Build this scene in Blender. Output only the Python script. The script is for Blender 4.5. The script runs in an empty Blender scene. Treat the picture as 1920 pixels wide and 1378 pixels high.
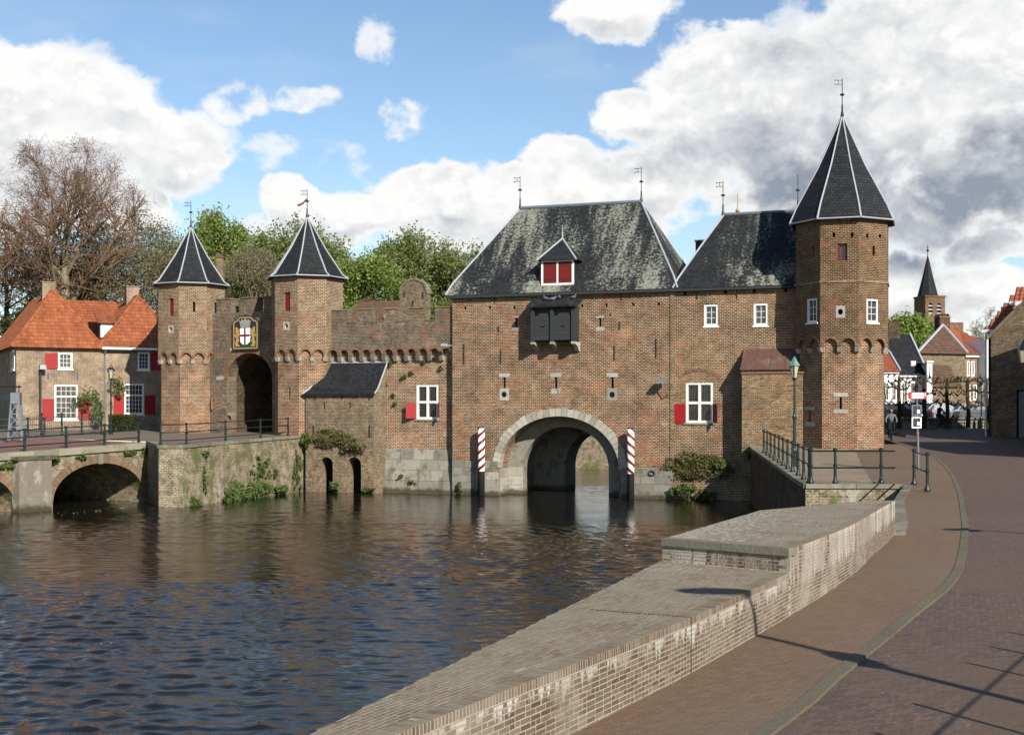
import bpy, math, random
import numpy as np
from mathutils import Vector, Matrix
from mathutils.geometry import tessellate_polygon
R = math.radians
random.seed(7)
SC = bpy.context.scene
COL = SC.collection

# ------------------------------------------------------------------ camera
W_PX, H_PX, FPX, HOR, EZ = 1920, 1378, 2400.0, 768.0, 5.0
cam = bpy.data.cameras.new("camera")
cam.sensor_width = 36.0
cam.lens = 36.0 * FPX / W_PX
cam.shift_y = (HOR - H_PX / 2) / W_PX
cam.clip_start = 0.1
cam.clip_end = 6000
cam_o = bpy.data.objects.new("camera", cam)
cam_o.location = (0, 0, EZ)
cam_o.rotation_euler = (R(90), 0, 0)
COL.objects.link(cam_o)
SC.camera = cam_o
SC.view_settings.view_transform = 'Standard'
SC.view_settings.look = 'None'
SC.view_settings.exposure = 0.70
SC.view_settings.gamma = 1.0
SC.render.engine = 'CYCLES'
SC.cycles.use_denoising = True
SC.cycles.max_bounces = 6
SC.cycles.diffuse_bounces = 3
SC.cycles.glossy_bounces = 3
SC.cycles.transparent_max_bounces = 8

# ------------------------------------------------------------------ sun
SUN_EL = R(30.5)
SUN_H = Vector((math.sin(R(28)), -math.cos(R(28))))
SUN_V = Vector((SUN_H.x * math.cos(SUN_EL), SUN_H.y * math.cos(SUN_EL), math.sin(SUN_EL)))
sd = bpy.data.lights.new("sun", 'SUN')
sd.energy = 5.0
sd.angle = R(0.53)
sd.color = (1.0, 0.94, 0.835)
so = bpy.data.objects.new("sun", sd)
so.rotation_euler = SUN_V.to_track_quat('Z', 'Y').to_euler()
so.location = SUN_V * 300
COL.objects.link(so)

# ------------------------------------------------------------------ node helpers
def nn(nt, typ, **kw):
    n = nt.nodes.new(typ)
    for k, v in kw.items():
        if k == 'ins':
            for a, b in v.items():
                n.inputs[a].default_value = b
        else:
            setattr(n, k, v)
    return n
def lk(nt, a, b): nt.links.new(a, b)
def mth(nt, op, a, b=None, c=None, clamp=False):
    n = nt.nodes.new('ShaderNodeMath'); n.operation = op; n.use_clamp = clamp
    for i, x in enumerate((a, b, c)):
        if x is None: continue
        if isinstance(x, (int, float)): n.inputs[i].default_value = x
        else: nt.links.new(x, n.inputs[i])
    return n.outputs[0]
def sstep(nt, x, a, b):
    n = nt.nodes.new('ShaderNodeMapRange'); n.interpolation_type = 'SMOOTHSTEP'
    nt.links.new(x, n.inputs[0])
    n.inputs[1].default_value = a; n.inputs[2].default_value = b
    return n.outputs[0]
def mixc(nt, f, a, b, mode='MIX'):
    n = nt.nodes.new('ShaderNodeMix'); n.data_type = 'RGBA'; n.blend_type = mode
    for i, x in ((0, f), (6, a), (7, b)):
        if isinstance(x, (int, float)): n.inputs[i].default_value = x
        elif isinstance(x, tuple): n.inputs[i].default_value = (*x[:3], 1)
        else: nt.links.new(x, n.inputs[i])
    return n.outputs[2]
def noise(nt, vec, scale, detail=3, rough=0.55, col=False, dist=0.0):
    n = nt.nodes.new('ShaderNodeTexNoise')
    n.inputs['Scale'].default_value = scale; n.inputs['Detail'].default_value = detail
    n.inputs['Roughness'].default_value = rough; n.inputs['Distortion'].default_value = dist
    if vec is not None: nt.links.new(vec, n.inputs['Vector'])
    return n.outputs['Color' if col else 'Fac']
def mapping(nt, vec, scale=(1, 1, 1), loc=(0, 0, 0), rot=(0, 0, 0)):
    n = nt.nodes.new('ShaderNodeMapping')
    n.inputs['Scale'].default_value = scale; n.inputs['Location'].default_value = loc; n.inputs['Rotation'].default_value = rot
    nt.links.new(vec, n.inputs['Vector'])
    return n.outputs[0]
ALB = 0.60        # picture values of sunlit surfaces -> base colours
def S(r, g, b):
    f = lambda c: (c / 255 / 12.92) if c / 255 <= 0.04045 else ((c / 255 + 0.055) / 1.055) ** 2.4
    return (f(r) * ALB, f(g) * ALB, f(b) * ALB)

# ------------------------------------------------------------------ world: sky and clouds
def make_world():
    w = bpy.data.worlds.new("World"); SC.world = w; w.use_nodes = True
    nt = w.node_tree; nt.nodes.clear()
    out = nn(nt, 'ShaderNodeOutputWorld'); bg = nn(nt, 'ShaderNodeBackground')
    bg.inputs['Strength'].default_value = 0.06
    sky = nn(nt, 'ShaderNodeTexSky', sky_type='NISHITA', sun_disc=False)
    sky.sun_elevation = SUN_EL
    sky.sun_rotation = math.atan2(SUN_H.x, SUN_H.y)
    sky.air_density = 1.0; sky.dust_density = 0.15; sky.ozone_density = 1.6
    tc = nn(nt, 'ShaderNodeTexCoord')
    d = tc.outputs['Generated']
    def P(px, py):
        return Vector(((px - 960) / FPX, 1.0, (HOR - py) / FPX)).normalized()
    warp = noise(nt, mapping(nt, d, (9, 9, 12)), 1.0, 5, 0.6, col=True)
    sub = nn(nt, 'ShaderNodeVectorMath', operation='SUBTRACT'); lk(nt, warp, sub.inputs[0]); sub.inputs[1].default_value = (.5, .5, .5)
    scl = nn(nt, 'ShaderNodeVectorMath', operation='SCALE'); lk(nt, sub.outputs[0], scl.inputs[0]); scl.inputs['Scale'].default_value = 0.055
    add = nn(nt, 'ShaderNodeVectorMath', operation='ADD'); lk(nt, d, add.inputs[0]); lk(nt, scl.outputs[0], add.inputs[1])
    dw = add.outputs[0]
    def blob(vec, px, py, rx, ry):
        # elliptical puff around one direction of the sky
        s = nn(nt, 'ShaderNodeVectorMath', operation='SUBTRACT'); lk(nt, vec, s.inputs[0]); s.inputs[1].default_value = P(px, py)
        m = nn(nt, 'ShaderNodeVectorMath', operation='MULTIPLY'); lk(nt, s.outputs[0], m.inputs[0])
        m.inputs[1].default_value = (FPX / rx, FPX / rx, FPX / ry)
        l = nn(nt, 'ShaderNodeVectorMath', operation='LENGTH'); lk(nt, m.outputs[0], l.inputs[0])
        return sstep(nt, l.outputs['Value'], 1.25, 0.55)
    def field(vec, blobs):
        acc = None
        for b in blobs:
            o = blob(vec, *b[:4])
            if len(b) > 4: o = mth(nt, 'MULTIPLY', o, b[4])
            acc = o if acc is None else mth(nt, 'MAXIMUM', acc, o)
        return acc
    cum = [(60, 190, 260, 105), (230, 250, 200, 80), (120, 300, 300, 80), (330, 290, 110, 62), (60, 400, 260, 60), (440, 185, 80, 46, .66),
           (555, 182, 75, 32, .6), (695, 92, 46, 44, .5), (740, 212, 66, 44, .66),
           (560, 300, 190, 50, .46), (540, 372, 74, 60), (660, 398, 150, 60), (820, 352, 140, 58), (950, 350, 90, 55), (870, 430, 150, 60), (600, 440, 240, 30, .6),
           (1060, 315, 95, 62), (1180, 380, 150, 100), (1030, 400, 110, 70), (1150, 20, 140, 50, .85),
           (1340, 130, 130, 85), (1220, 215, 130, 60), (1500, 200, 270, 140), (1750, 120, 320, 170), (1400, 300, 230, 110), (1650, 330, 330, 130),
           (1850, 280, 300, 200), (2100, 250, 360, 260), (1700, 510, 70, 62), (1800, 545, 140, 45), (1880, 460, 110, 46), (1760, 470, 70, 20, .5), (1000, 228, 50, 22, .4), (1690, 590, 200, 60),
           (260, 380, 50, 40), (-300, 330, 320, 160)]
    grey = [(1660, 390, 360, 120), (1420, 300, 280, 70, .6), (1850, 330, 300, 90, .85), (1130, 60, 120, 22, .5), (1890, 450, 100, 26, .7), (1560, 140, 300, 60, .3),
            (1480, 420, 280, 80, .75), (2100, 380, 300, 120, .9), (120, 290, 280, 26, .3), (1200, 270, 150, 26, .4), (900, 440, 200, 30, .5), (90, 330, 300, 60, .42), (40, 220, 240, 40, .25), (640, 445, 200, 26, .5), (1620, 140, 420, 120, .28), (330, 330, 120, 30, .3), (1720, 590, 160, 30, .4)]
    fC = field(dw, cum)
    fG = field(dw, grey)
    # scattered cumulus everywhere else, faded out where the picture's own clouds are placed
    frame = sstep(nt, blob(d, 960, 300, 1500, 900), 0.0, 0.8)
    wild = sstep(nt, noise(nt, mapping(nt, d, (2.3, 2.3, 4.5), (3.1, 1.7, 0.4)), 1.0, 5, 0.55), 0.64, 0.82)
    wild = mth(nt, 'MULTIPLY', wild, mth(nt, 'SUBTRACT', 1.0, frame))
    fC = mth(nt, 'MAXIMUM', fC, wild)
    def puffs(shift):
        n = noise(nt, mapping(nt, d, (21, 21, 27), tuple(Vector(shift) * 24)), 1.0, 9, 0.57, dist=0.25)
        bl = noise(nt, mapping(nt, d, (46, 46, 54), tuple(Vector(shift) * 50)), 1.0, 3, 0.5)
        bl = mth(nt, 'ABSOLUTE', mth(nt, 'SUBTRACT', bl, 0.5))
        return mth(nt, 'SUBTRACT', mth(nt, 'MULTIPLY', mth(nt, 'SUBTRACT', n, 0.5), 1.7), mth(nt, 'MULTIPLY', mth(nt, 'SUBTRACT', bl, 0.08), 0.9))
    pA = puffs((0, 0, 0)); pB = puffs((0.005, 0, 0.012))
    dens = mth(nt, 'ADD', fC, pA)
    a = sstep(nt, dens, 0.34, 0.74)
    a = mth(nt, 'MULTIPLY', a, mth(nt, 'ADD', mth(nt, 'MULTIPLY', sstep(nt, fC, 0.25, 0.8), 0.35), 0.65))
    relief = mth(nt, 'MULTIPLY', mth(nt, 'SUBTRACT', pA, pB), 0.95)
    soft = noise(nt, mapping(nt, d, (7, 7, 13), (5, 2, 1)), 1.0, 3, 0.5)
    g = mth(nt, 'ADD', fG, mth(nt, 'MULTIPLY', mth(nt, 'SUBTRACT', soft, 0.45), 0.8))
    g = mth(nt, 'SUBTRACT', g, relief)
    g = mth(nt, 'MULTIPLY', g, sstep(nt, dens, 0.55, 1.15))
    g = mth(nt, 'MAXIMUM', mth(nt, 'MINIMUM', g, 1.0), 0.0)
    ccol = mixc(nt, g, (10.2, 10.2, 10.1), (3.1, 3.55, 4.3))
    hsv = nn(nt, 'ShaderNodeHueSaturation'); hsv.inputs['Saturation'].default_value = 1.08; hsv.inputs['Value'].default_value = 1.42
    lk(nt, sky.outputs[0], hsv.inputs['Color'])
    thin = noise(nt, mapping(nt, d, (5, 5, 14), (2, 8, 3)), 1.0, 5, 0.6)
    veil = mth(nt, 'MULTIPLY', sstep(nt, thin, 0.46, 0.75), 0.28)
    veil = mth(nt, 'ADD', veil, 0.02)
    base = mixc(nt, veil, hsv.outputs[0], (7.4, 8.3, 9.3))
    fin = mixc(nt, a, base, ccol)
    lk(nt, fin, bg.inputs['Color']); lk(nt, bg.outputs[0], out.inputs['Surface'])
    w.cycles.sampling_method = 'MANUAL'; w.cycles.sample_map_resolution = 512
make_world()

# ------------------------------------------------------------------ materials
MATS = {}
def newmat(name):
    m = bpy.data.materials.new(name); m.use_nodes = True
    nt = m.node_tree
    b = nt.nodes['Principled BSDF']
    b.inputs['Roughness'].default_value = 0.85
    b.inputs['Specular IOR Level'].default_value = 0.3
    MATS[name] = m
    return m, nt, b
def bump(nt, b, h, strength=0.4, dist=0.02):
    n = nn(nt, 'ShaderNodeBump'); n.inputs['Strength'].default_value = strength; n.inputs['Distance'].default_value = dist
    lk(nt, h, n.inputs['Height']); lk(nt, n.outputs[0], b.inputs['Normal'])
def uvv(nt): return nn(nt, 'ShaderNodeUVMap', uv_map='UVMap').outputs[0]
def objv(nt): return nn(nt, 'ShaderNodeTexCoord').outputs['Object']

def plain(name, c, rough=0.6, spec=0.3, var=0.12, sc=6.0, metal=0.0, dirt=None):
    m, nt, b = newmat(name)
    o = objv(nt)
    n1 = noise(nt, o, sc, 4)
    col = mixc(nt, n1, tuple(x * (1 - var * 1.6) for x in c), tuple(min(1, x * (1 + var * 1.4)) for x in c))
    if dirt:
        n2 = sstep(nt, noise(nt, mapping(nt, o, (1, 1, .35)), sc * .35, 5, .65), .5, .72)
        col = mixc(nt, mth(nt, 'MULTIPLY', n2, .75), col, dirt)
    lk(nt, col, b.inputs['Base Color'])
    b.inputs['Roughness'].default_value = rough; b.inputs['Specular IOR Level'].default_value = spec
    b.inputs['Metallic'].default_value = metal
    return m

def brickmat(name, c1, c2, mortar, c3=None, bw=0.24, rh=0.088, ms=0.018, p3=(.45, .7), dark=None, pdark=(.5, .75), stain=None, pst=(.58, .75), sc3=.35, moss=None, mottle=0.0, patch=True):
    m, nt, b = newmat(name)
    def ds(c, k=.0, f=.86):      # weathered: greyer and a little pinker than fresh brick
        if c is None: return None
        l = .3 * c[0] + .55 * c[1] + .15 * c[2]
        return (f * (c[0] + (l - c[0]) * k), f * .955 * (c[1] + (l - c[1]) * k), f * .95 * (c[2] + (l - c[2]) * k))
    c1, c2, c3, dark = ds(c1, .0, .66), ds(c2), ds(c3, .0, .95), ds(dark); mortar = ds(mortar, .1, 1.06)
    uv = uvv(nt)
    wob = noise(nt, uv, 1.7, 3, col=True)
    vm = nn(nt, 'ShaderNodeVectorMath', operation='MULTIPLY_ADD'); lk(nt, wob, vm.inputs[0]); vm.inputs[1].default_value = (.05, .05, 0); lk(nt, uv, vm.inputs[2])
    br = nn(nt, 'ShaderNodeTexBrick')
    lk(nt, vm.outputs[0], br.inputs['Vector'])
    br.inputs['Scale'].default_value = 1; br.inputs['Brick Width'].default_value = bw; br.inputs['Row Height'].default_value = rh
    br.inputs['Mortar Size'].default_value = ms; br.inputs['Mortar Smooth'].default_value = .25; br.inputs['Bias'].default_value = 0.0
    br.offset = .5
    br.inputs['Color1'].default_value = (0, 0, 0, 1); br.inputs['Color2'].default_value = (1, 1, 1, 1); br.inputs['Mortar'].default_value = (.5, .5, .5, 1)
    sep = nn(nt, 'ShaderNodeSeparateColor'); lk(nt, br.outputs['Color'], sep.inputs[0])
    rnd = sep.outputs[0]
    ca = mixc(nt, rnd, c1, c2)
    if c3:
        f3 = sstep(nt, noise(nt, uv, sc3, 5, .62), *p3)
        f3 = mth(nt, 'MULTIPLY', f3, sstep(nt, noise(nt, mapping(nt, uv, (3.2, 9, 1)), 1.0, 2), .3, .6))
        ca = mixc(nt, f3, ca, c3)
    rp = sstep(nt, noise(nt, mapping(nt, uv, (.22, .34, 1), (11, 4, 0)), 1.0, 3, .5), .46, .56)
    ca = mixc(nt, mth(nt, 'MULTIPLY', rp, .6), ca, tuple(x * .62 for x in c1))
    rp2 = sstep(nt, noise(nt, mapping(nt, uv, (.3, .25, 1), (31, 14, 0)), 1.0, 3, .5), .56, .62)
    ca = mixc(nt, mth(nt, 'MULTIPLY', rp2, .4), ca, tuple(min(1, x * 1.45) for x in c2))
    if dark:
        fd = sstep(nt, noise(nt, mapping(nt, uv, (1, .6, 1), (7, 3, 0)), .5, 6, .65), *pdark)
        ca = mixc(nt, mth(nt, 'MULTIPLY', fd, .8), ca, dark)
    fine = sstep(nt, noise(nt, mapping(nt, uv, (3.4, 8.4, 1)), 1.0, 2), .33, .67)
    ca = mixc(nt, 1.0, ca, mixc(nt, fine, (.36, .36, .37), (1.7, 1.64, 1.58)), 'MULTIPLY')
    mid = sstep(nt, noise(nt, mapping(nt, uv, (.9, 2.6, 1), (3, 5, 0)), 1.0, 4, .65), .3, .7)
    ca = mixc(nt, 1.0, ca, mixc(nt, mid, (.68, .68, .7), (1.28, 1.26, 1.22)), 'MULTIPLY')
    mo = mixc(nt, sstep(nt, noise(nt, uv, 1.1, 6, .7), .3, .7), tuple(x * .62 for x in mortar), tuple(min(1, x * 1.4) for x in mortar))
    col = mixc(nt, br.outputs['Fac'], ca, mo)
    lime = sstep(nt, noise(nt, mapping(nt, uv, (5, 10, 1), (1, 1, 0)), 1.0, 3, .6), .60, .72)
    col = mixc(nt, mth(nt, 'MULTIPLY', lime, .55), col, mortar)
    if stain:
        fs = sstep(nt, noise(nt, mapping(nt, uv, (1.0, .5, 1), (2, 9, 0)), 1.0, 7, .68), *pst)
        col = mixc(nt, mth(nt, 'MULTIPLY', fs, .7), col, stain)
    if patch:      # cream, olive-grey and rusty patches a few bricks wide
        for i, (cc, lo, hi, am, sx) in enumerate(((S(192, 166, 132), .55, .67, .45, 1.6), (S(104, 96, 82), .52, .64, .5, 1.1), (S(168, 88, 50), .52, .64, .6, .8))):
            fp = sstep(nt, noise(nt, mapping(nt, uv, (sx, sx * 1.5, 1), (13 * i + 3, 7 * i, 0)), 1.0, 5, .68), lo, hi)
            col = mixc(nt, mth(nt, 'MULTIPLY', fp, am), col, mixc(nt, br.outputs['Fac'], cc, mo))
    if mottle:
        f1 = sstep(nt, noise(nt, mapping(nt, uv, (3, 3, 1), (5, 8, 0)), 1.0, 7, .72), .42, .62)
        col = mixc(nt, mth(nt, 'MULTIPLY', f1, .5 * mottle), col, S(196, 184, 158))
        f2 = sstep(nt, noise(nt, mapping(nt, uv, (1.7, 1.9, 1), (25, 8, 0)), 1.0, 7, .72), .48, .64)
        col = mixc(nt, mth(nt, 'MULTIPLY', f2, .6 * mottle), col, S(96, 88, 70))
        f3 = sstep(nt, noise(nt, mapping(nt, uv, (11, 13, 1), (2, 3, 0)), 1.0, 3, .6), .58, .68)
        col = mixc(nt, mth(nt, 'MULTIPLY', f3, .75 * mottle), col, S(222, 214, 196))
    if moss:
        fm = sstep(nt, noise(nt, mapping(nt, uv, (1, .8, 1), (4, 4, 0)), .9, 7, .7), moss[1], moss[2])
        col = mixc(nt, mth(nt, 'MULTIPLY', fm, .85), col, moss[0])
    lk(nt, col, b.inputs['Base Color'])
    b.inputs['Roughness'].default_value = .92; b.inputs['Specular IOR Level'].default_value = .15
    h = mth(nt, 'ADD', mth(nt, 'SUBTRACT', 1.0, br.outputs['Fac']), mth(nt, 'MULTIPLY', noise(nt, uv, 18, 4), .6))
    bump(nt, b, h, .9, .02)
    return m

BK1, BK2, BK3 = S(92, 64, 44), S(148, 114, 82), S(164, 92, 56)
MORT = S(196, 174, 142)
brickmat('brick_gate', BK1, BK2, MORT, BK3, p3=(.47, .60), dark=S(92, 78, 58), pdark=(.48, .7), stain=S(104, 100, 70), pst=(.60, .78))
brickmat('brick_wing', S(102, 74, 48), S(142, 110, 76), MORT, S(158, 90, 56), p3=(.55, .75), dark=S(84, 68, 48), pdark=(.5, .7), stain=S(98, 92, 54), pst=(.6, .8))
brickmat('brick_tower', S(98, 66, 46), S(150, 112, 82), S(196, 172, 142), S(165, 98, 66), p3=(.46, .68), dark=S(96, 78, 58), pdark=(.52, .72))
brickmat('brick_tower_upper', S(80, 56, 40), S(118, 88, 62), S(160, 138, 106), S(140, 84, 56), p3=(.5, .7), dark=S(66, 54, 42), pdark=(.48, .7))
brickmat('brick_tower_old', S(104, 76, 54), S(150, 118, 88), S(192, 172, 142), S(160, 98, 68), p3=(.5, .7), dark=S(108, 94, 74), pdark=(.44, .66))
brickmat('brick_curtain', S(112, 72, 50), S(160, 114, 84), S(208, 190, 160), S(160, 92, 60), p3=(.46, .62), dark=S(112, 100, 78), pdark=(.5, .7), moss=(S(88, 98, 48), .66, .76))
brickmat('brick_grey', S(108, 96, 80), S(140, 126, 106), S(156, 144, 124), S(112, 90, 66), p3=(.5, .75), dark=S(80, 72, 60), pdark=(.45, .65), moss=(S(120, 112, 62), .70, .8))
brickmat('brick_annex', S(112, 94, 72), S(146, 124, 96), S(164, 146, 118), S(126, 92, 64), p3=(.5, .7), dark=S(84, 76, 62), pdark=(.48, .66), stain=S(168, 160, 142), pst=(.58, .72), mottle=.55, patch=False)
brickmat('brick_buff', S(132, 110, 82), S(164, 140, 106), S(176, 156, 124), S(120, 96, 70), p3=(.55, .75), dark=S(112, 98, 76), pdark=(.52, .72))
brickmat('brick_house', S(122, 102, 84), S(166, 144, 120), S(196, 178, 152), S(140, 106, 78), p3=(.5, .75), dark=S(112, 94, 72), pdark=(.54, .72), bw=.2, rh=.07)
brickmat('brick_quay', S(124, 108, 86), S(162, 144, 118), S(178, 164, 138), S(108, 96, 80), p3=(.5, .65), dark=S(84, 76, 66), pdark=(.52, .66), stain=S(214, 208, 190), pst=(.55, .66), moss=(S(106, 112, 62), .47, .62), mottle=1.2, patch=False)
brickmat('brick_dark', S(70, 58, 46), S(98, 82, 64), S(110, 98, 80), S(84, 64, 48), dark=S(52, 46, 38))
brickmat('brick_town', S(140, 112, 86), S(168, 138, 108), S(176, 152, 124), bw=.2, rh=.07)
brickmat('brick_church', S(140, 106, 80), S(160, 124, 96), S(150, 126, 100))

def stonemat(name, a, c, lichen=None, pl=(.55, .7), moss=None, damp_or_shade=False):
    m, nt, b = newmat(name)
    o = objv(nt)
    at = nn(nt, 'ShaderNodeAttribute', attribute_name='tint').outputs['Fac']
    n1 = noise(nt, o, 3.5, 6, .65)
    col = mixc(nt, n1, a, c)
    tw = mth(nt, 'ADD', mth(nt, 'MULTIPLY', at, .5), .75)
    cm = nn(nt, 'ShaderNodeCombineColor')
    for i in range(3): lk(nt, tw, cm.inputs[i])
    col = mixc(nt, 1.0, col, cm.outputs[0], 'MULTIPLY')
    if lichen:
        f = sstep(nt, noise(nt, mapping(nt, o, (1, 1, .7), (3, 1, 2)), 1.6, 6, .68), *pl)
        col = mixc(nt, mth(nt, 'MULTIPLY', f, .8), col, lichen)
    if moss:
        f = sstep(nt, noise(nt, mapping(nt, o, (1, 1, 1), (9, 1, 5)), 1.1, 6, .7), .56, .7)
        col = mixc(nt, mth(nt, 'MULTIPLY', f, .8), col, moss)
    if damp_or_shade:      # tide mark: algae on the stones that the water wets
        g = nn(nt, 'ShaderNodeNewGeometry')
        sp = nn(nt, 'ShaderNodeSeparateXYZ'); lk(nt, g.outputs['Position'], sp.inputs[0])
        f = sstep(nt, mth(nt, 'ADD', sp.outputs[2], mth(nt, 'MULTIPLY', noise(nt, o, 2.5, 4), -.5)), .15, -.12)
        col = mixc(nt, mth(nt, 'MULTIPLY', f, .85), col, S(70, 64, 36))
    lk(nt, col, b.inputs['Base Color'])
    b.inputs['Roughness'].default_value = .9; b.inputs['Specular IOR Level'].default_value = .2
    bump(nt, b, noise(nt, o, 14, 6, .7), .5, .03)
    return m
stonemat('limestone', S(168, 162, 148), S(206, 200, 186), S(142, 134, 112), (.52, .66), damp_or_shade=True)
stonemat('limestone_grey', S(138, 134, 122), S(172, 166, 152), S(112, 108, 92), (.5, .62), moss=S(104, 104, 66), damp_or_shade=True)
stonemat('corbel_stone', S(166, 160, 148), S(200, 194, 182), S(128, 122, 110), (.55, .7))
stonemat('coping', S(128, 122, 106), S(156, 150, 132), S(104, 100, 72), (.5, .66), moss=S(120, 108, 44))
stonemat('coping_moss', S(116, 104, 78), S(140, 126, 92), S(150, 126, 40), (.52, .62), moss=S(88, 92, 42))
stonemat('kerb_stone', S(110, 102, 86), S(126, 118, 100), S(96, 88, 74), (.5, .7))
stonemat('mortar_bed', S(158, 150, 134), S(200, 192, 178), S(136, 128, 100), (.56, .74))
stonemat('concrete', S(140, 134, 116), S(166, 160, 140), S(118, 116, 92), (.5, .66))

plain('white_paint', (.62, .61, .58), .5, .3, .04, 4)
plain('white_plaster', (.66, .66, .64), .8, .2, .04, 2)
plain('red_shutter', S(168, 20, 24), .55, .35, .10, 5)
plain('dark_red', S(126, 30, 26), .6, .3, .12, 5)
plain('black_iron', (.02, .02, .022), .5, .4, .2, 8)
plain('green_paint', S(18, 40, 36), .35, .5, .15, 8)
plain('lead', S(186, 190, 198), .5, .4, .08, 6)
plain('black_timber', S(58, 60, 62), .7, .3, .14, 9)
plain('copper_brown', S(112, 80, 70), .5, .4, .18, 2.4, dirt=S(140, 126, 116))
plain('grey_metal', S(120, 130, 138), .45, .5, .1, 5)
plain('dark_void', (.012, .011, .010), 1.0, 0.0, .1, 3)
plain('gold', S(196, 158, 92), .5, .5, .18, 14)
plain('silver', S(170, 168, 164), .45, .5, .15, 14)
plain('shield_red', S(130, 24, 40), .6, .3, .05)
plain('crest_green', S(20, 92, 66), .6, .3, .2, 9)
plain('bark', S(150, 140, 120), .95, .1, .25, 6, dirt=S(86, 84, 58))
plain('bark_dark', S(74, 60, 46), .95, .1, .25, 6)
plain('twig_red', S(140, 112, 92), .9, .1, .2, 3)
plain('skin', S(196, 146, 118), .6, .3, .05)
plain('grey_coat', S(122, 132, 138), .9, .1, .1)
plain('navy_cloth', S(26, 36, 66), .9, .1, .1)
plain('black_cloth', (.016, .016, .018), .9, .1, .1)
plain('rubber', (.015, .015, .015), .8, .2, .1)
plain('hair', S(46, 34, 26), .8, .2, .1)
plain('lamp_glass', S(206, 196, 168), .25, .5, .05)
plain('sign_red', S(206, 34, 40), .4, .4, .03)
plain('sign_white', (.82, .82, .82), .4, .4, .03)
plain('orange_band', S(226, 92, 30), .4, .4, .03)
plain('pigeon_grey', S(120, 122, 130), .8, .2, .25, 20)
plain('soil', S(92, 80, 62), .95, .1, .2, 1.0)
plain('gutter_white', (.74, .75, .76), .5, .4, .04)
plain('verdigris', S(112, 150, 138), .6, .3, .12, 8)

def glassmat():
    m, nt, b = newmat('glass')
    o = objv(nt); lk(nt, mixc(nt, noise(nt, o, 1.3, 2), (.010, .012, .016), (.07, .075, .08)), b.inputs['Base Color']); b.inputs['Roughness'].default_value = .05; b.inputs['Specular IOR Level'].default_value = .8
    bump(nt, b, noise(nt, o, 2.2, 2), .25, .03)
glassmat()
def carmat(name, c):
    m, nt, b = newmat(name)
    b.inputs['Base Color'].default_value = (*c, 1); b.inputs['Roughness'].default_value = .25; b.inputs['Specular IOR Level'].default_value = .6
    b.inputs['Coat Weight'].default_value = .6
for n_, c_ in (('car_silver', S(150, 156, 164)), ('car_dark', S(22, 24, 30)), ('car_blue', S(30, 50, 90)), ('car_grey', S(86, 94, 104)), ('car_red', S(140, 20, 24))): carmat(n_, c_)
m, nt, b = newmat('tail_light'); b.inputs['Base Color'].default_value = (*S(190, 14, 18), 1); b.inputs['Roughness'].default_value = .2

def slatemat(name, lichen):
    m, nt, b = newmat(name)
    uv = uvv(nt)
    wob = noise(nt, uv, 2.3, 2, col=True)
    vm = nn(nt, 'ShaderNodeVectorMath', operation='MULTIPLY_ADD'); lk(nt, wob, vm.inputs[0]); vm.inputs[1].default_value = (.05, .04, 0); lk(nt, uv, vm.inputs[2])
    br = nn(nt, 'ShaderNodeTexBrick'); lk(nt, vm.outputs[0], br.inputs['Vector'])
    br.inputs['Scale'].default_value = 1; br.inputs['Brick Width'].default_value = .22; br.inputs['Row Height'].default_value = .17
    br.inputs['Mortar Size'].default_value = .016; br.inputs['Mortar Smooth'].default_value = .5
    br.inputs['Color1'].default_value = (*S(36, 38, 41), 1); br.inputs['Color2'].default_value = (*S(54, 56, 60), 1); br.inputs['Mortar'].default_value = (*S(18, 19, 21), 1)
    col = br.outputs['Color']
    sep = nn(nt, 'ShaderNodeSeparateXYZ'); lk(nt, uv, sep.inputs[0])
    big = noise(nt, uv, .5, 4)
    col = mixc(nt, 1.0, col, mixc(nt, big, (.75, .75, .75), (1.3, 1.3, 1.25)), 'MULTIPLY')
    if lichen:
        zone = noise(nt, mapping(nt, uv, (.34, .09, 1), lichen['off']), 1.0, 3, .5)
        streak = noise(nt, mapping(nt, uv, (2.4, .35, 1)), 1.0, 4, .6)
        speck = noise(nt, uv, 6.0, 5, .72)
        f = mth(nt, 'ADD', mth(nt, 'MULTIPLY', zone, 1.1), mth(nt, 'MULTIPLY', streak, .55))
        f = mth(nt, 'ADD', f, mth(nt, 'MULTIPLY', speck, 1.0))
        f = sstep(nt, f, lichen['lo'], lichen['hi'])
        lc = mixc(nt, noise(nt, uv, 3.0, 3), S(122, 126, 110), S(190, 194, 178))
        col = mixc(nt, mth(nt, 'MULTIPLY', f, .88), col, lc)
        dots = sstep(nt, noise(nt, uv, 9.0, 3, .6), .68, .76)
        col = mixc(nt, mth(nt, 'MULTIPLY', dots, .8), col, S(176, 178, 168))
        f2 = sstep(nt, noise(nt, mapping(nt, uv, (1.2, .6, 1), (5, 5, 0)), 1.0, 5, .7), .6, .75)
        col = mixc(nt, mth(nt, 'MULTIPLY', f2, .5), col, S(96, 94, 52))
    lk(nt, col, b.inputs['Base Color'])
    b.inputs['Roughness'].default_value = .7; b.inputs['Specular IOR Level'].default_value = .2
    bump(nt, b, mth(nt, 'SUBTRACT', mth(nt, 'MULTIPLY', noise(nt, uv, 9, 3), .6), br.outputs['Fac']), .7, .03)
slatemat('slate', None)
slatemat('slate_lichen', dict(off=(.1, .35, 0), lo=1.27, hi=1.52))
slatemat('slate_spots', dict(off=(2.4, .1, 0), lo=1.38, hi=1.62))

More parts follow.
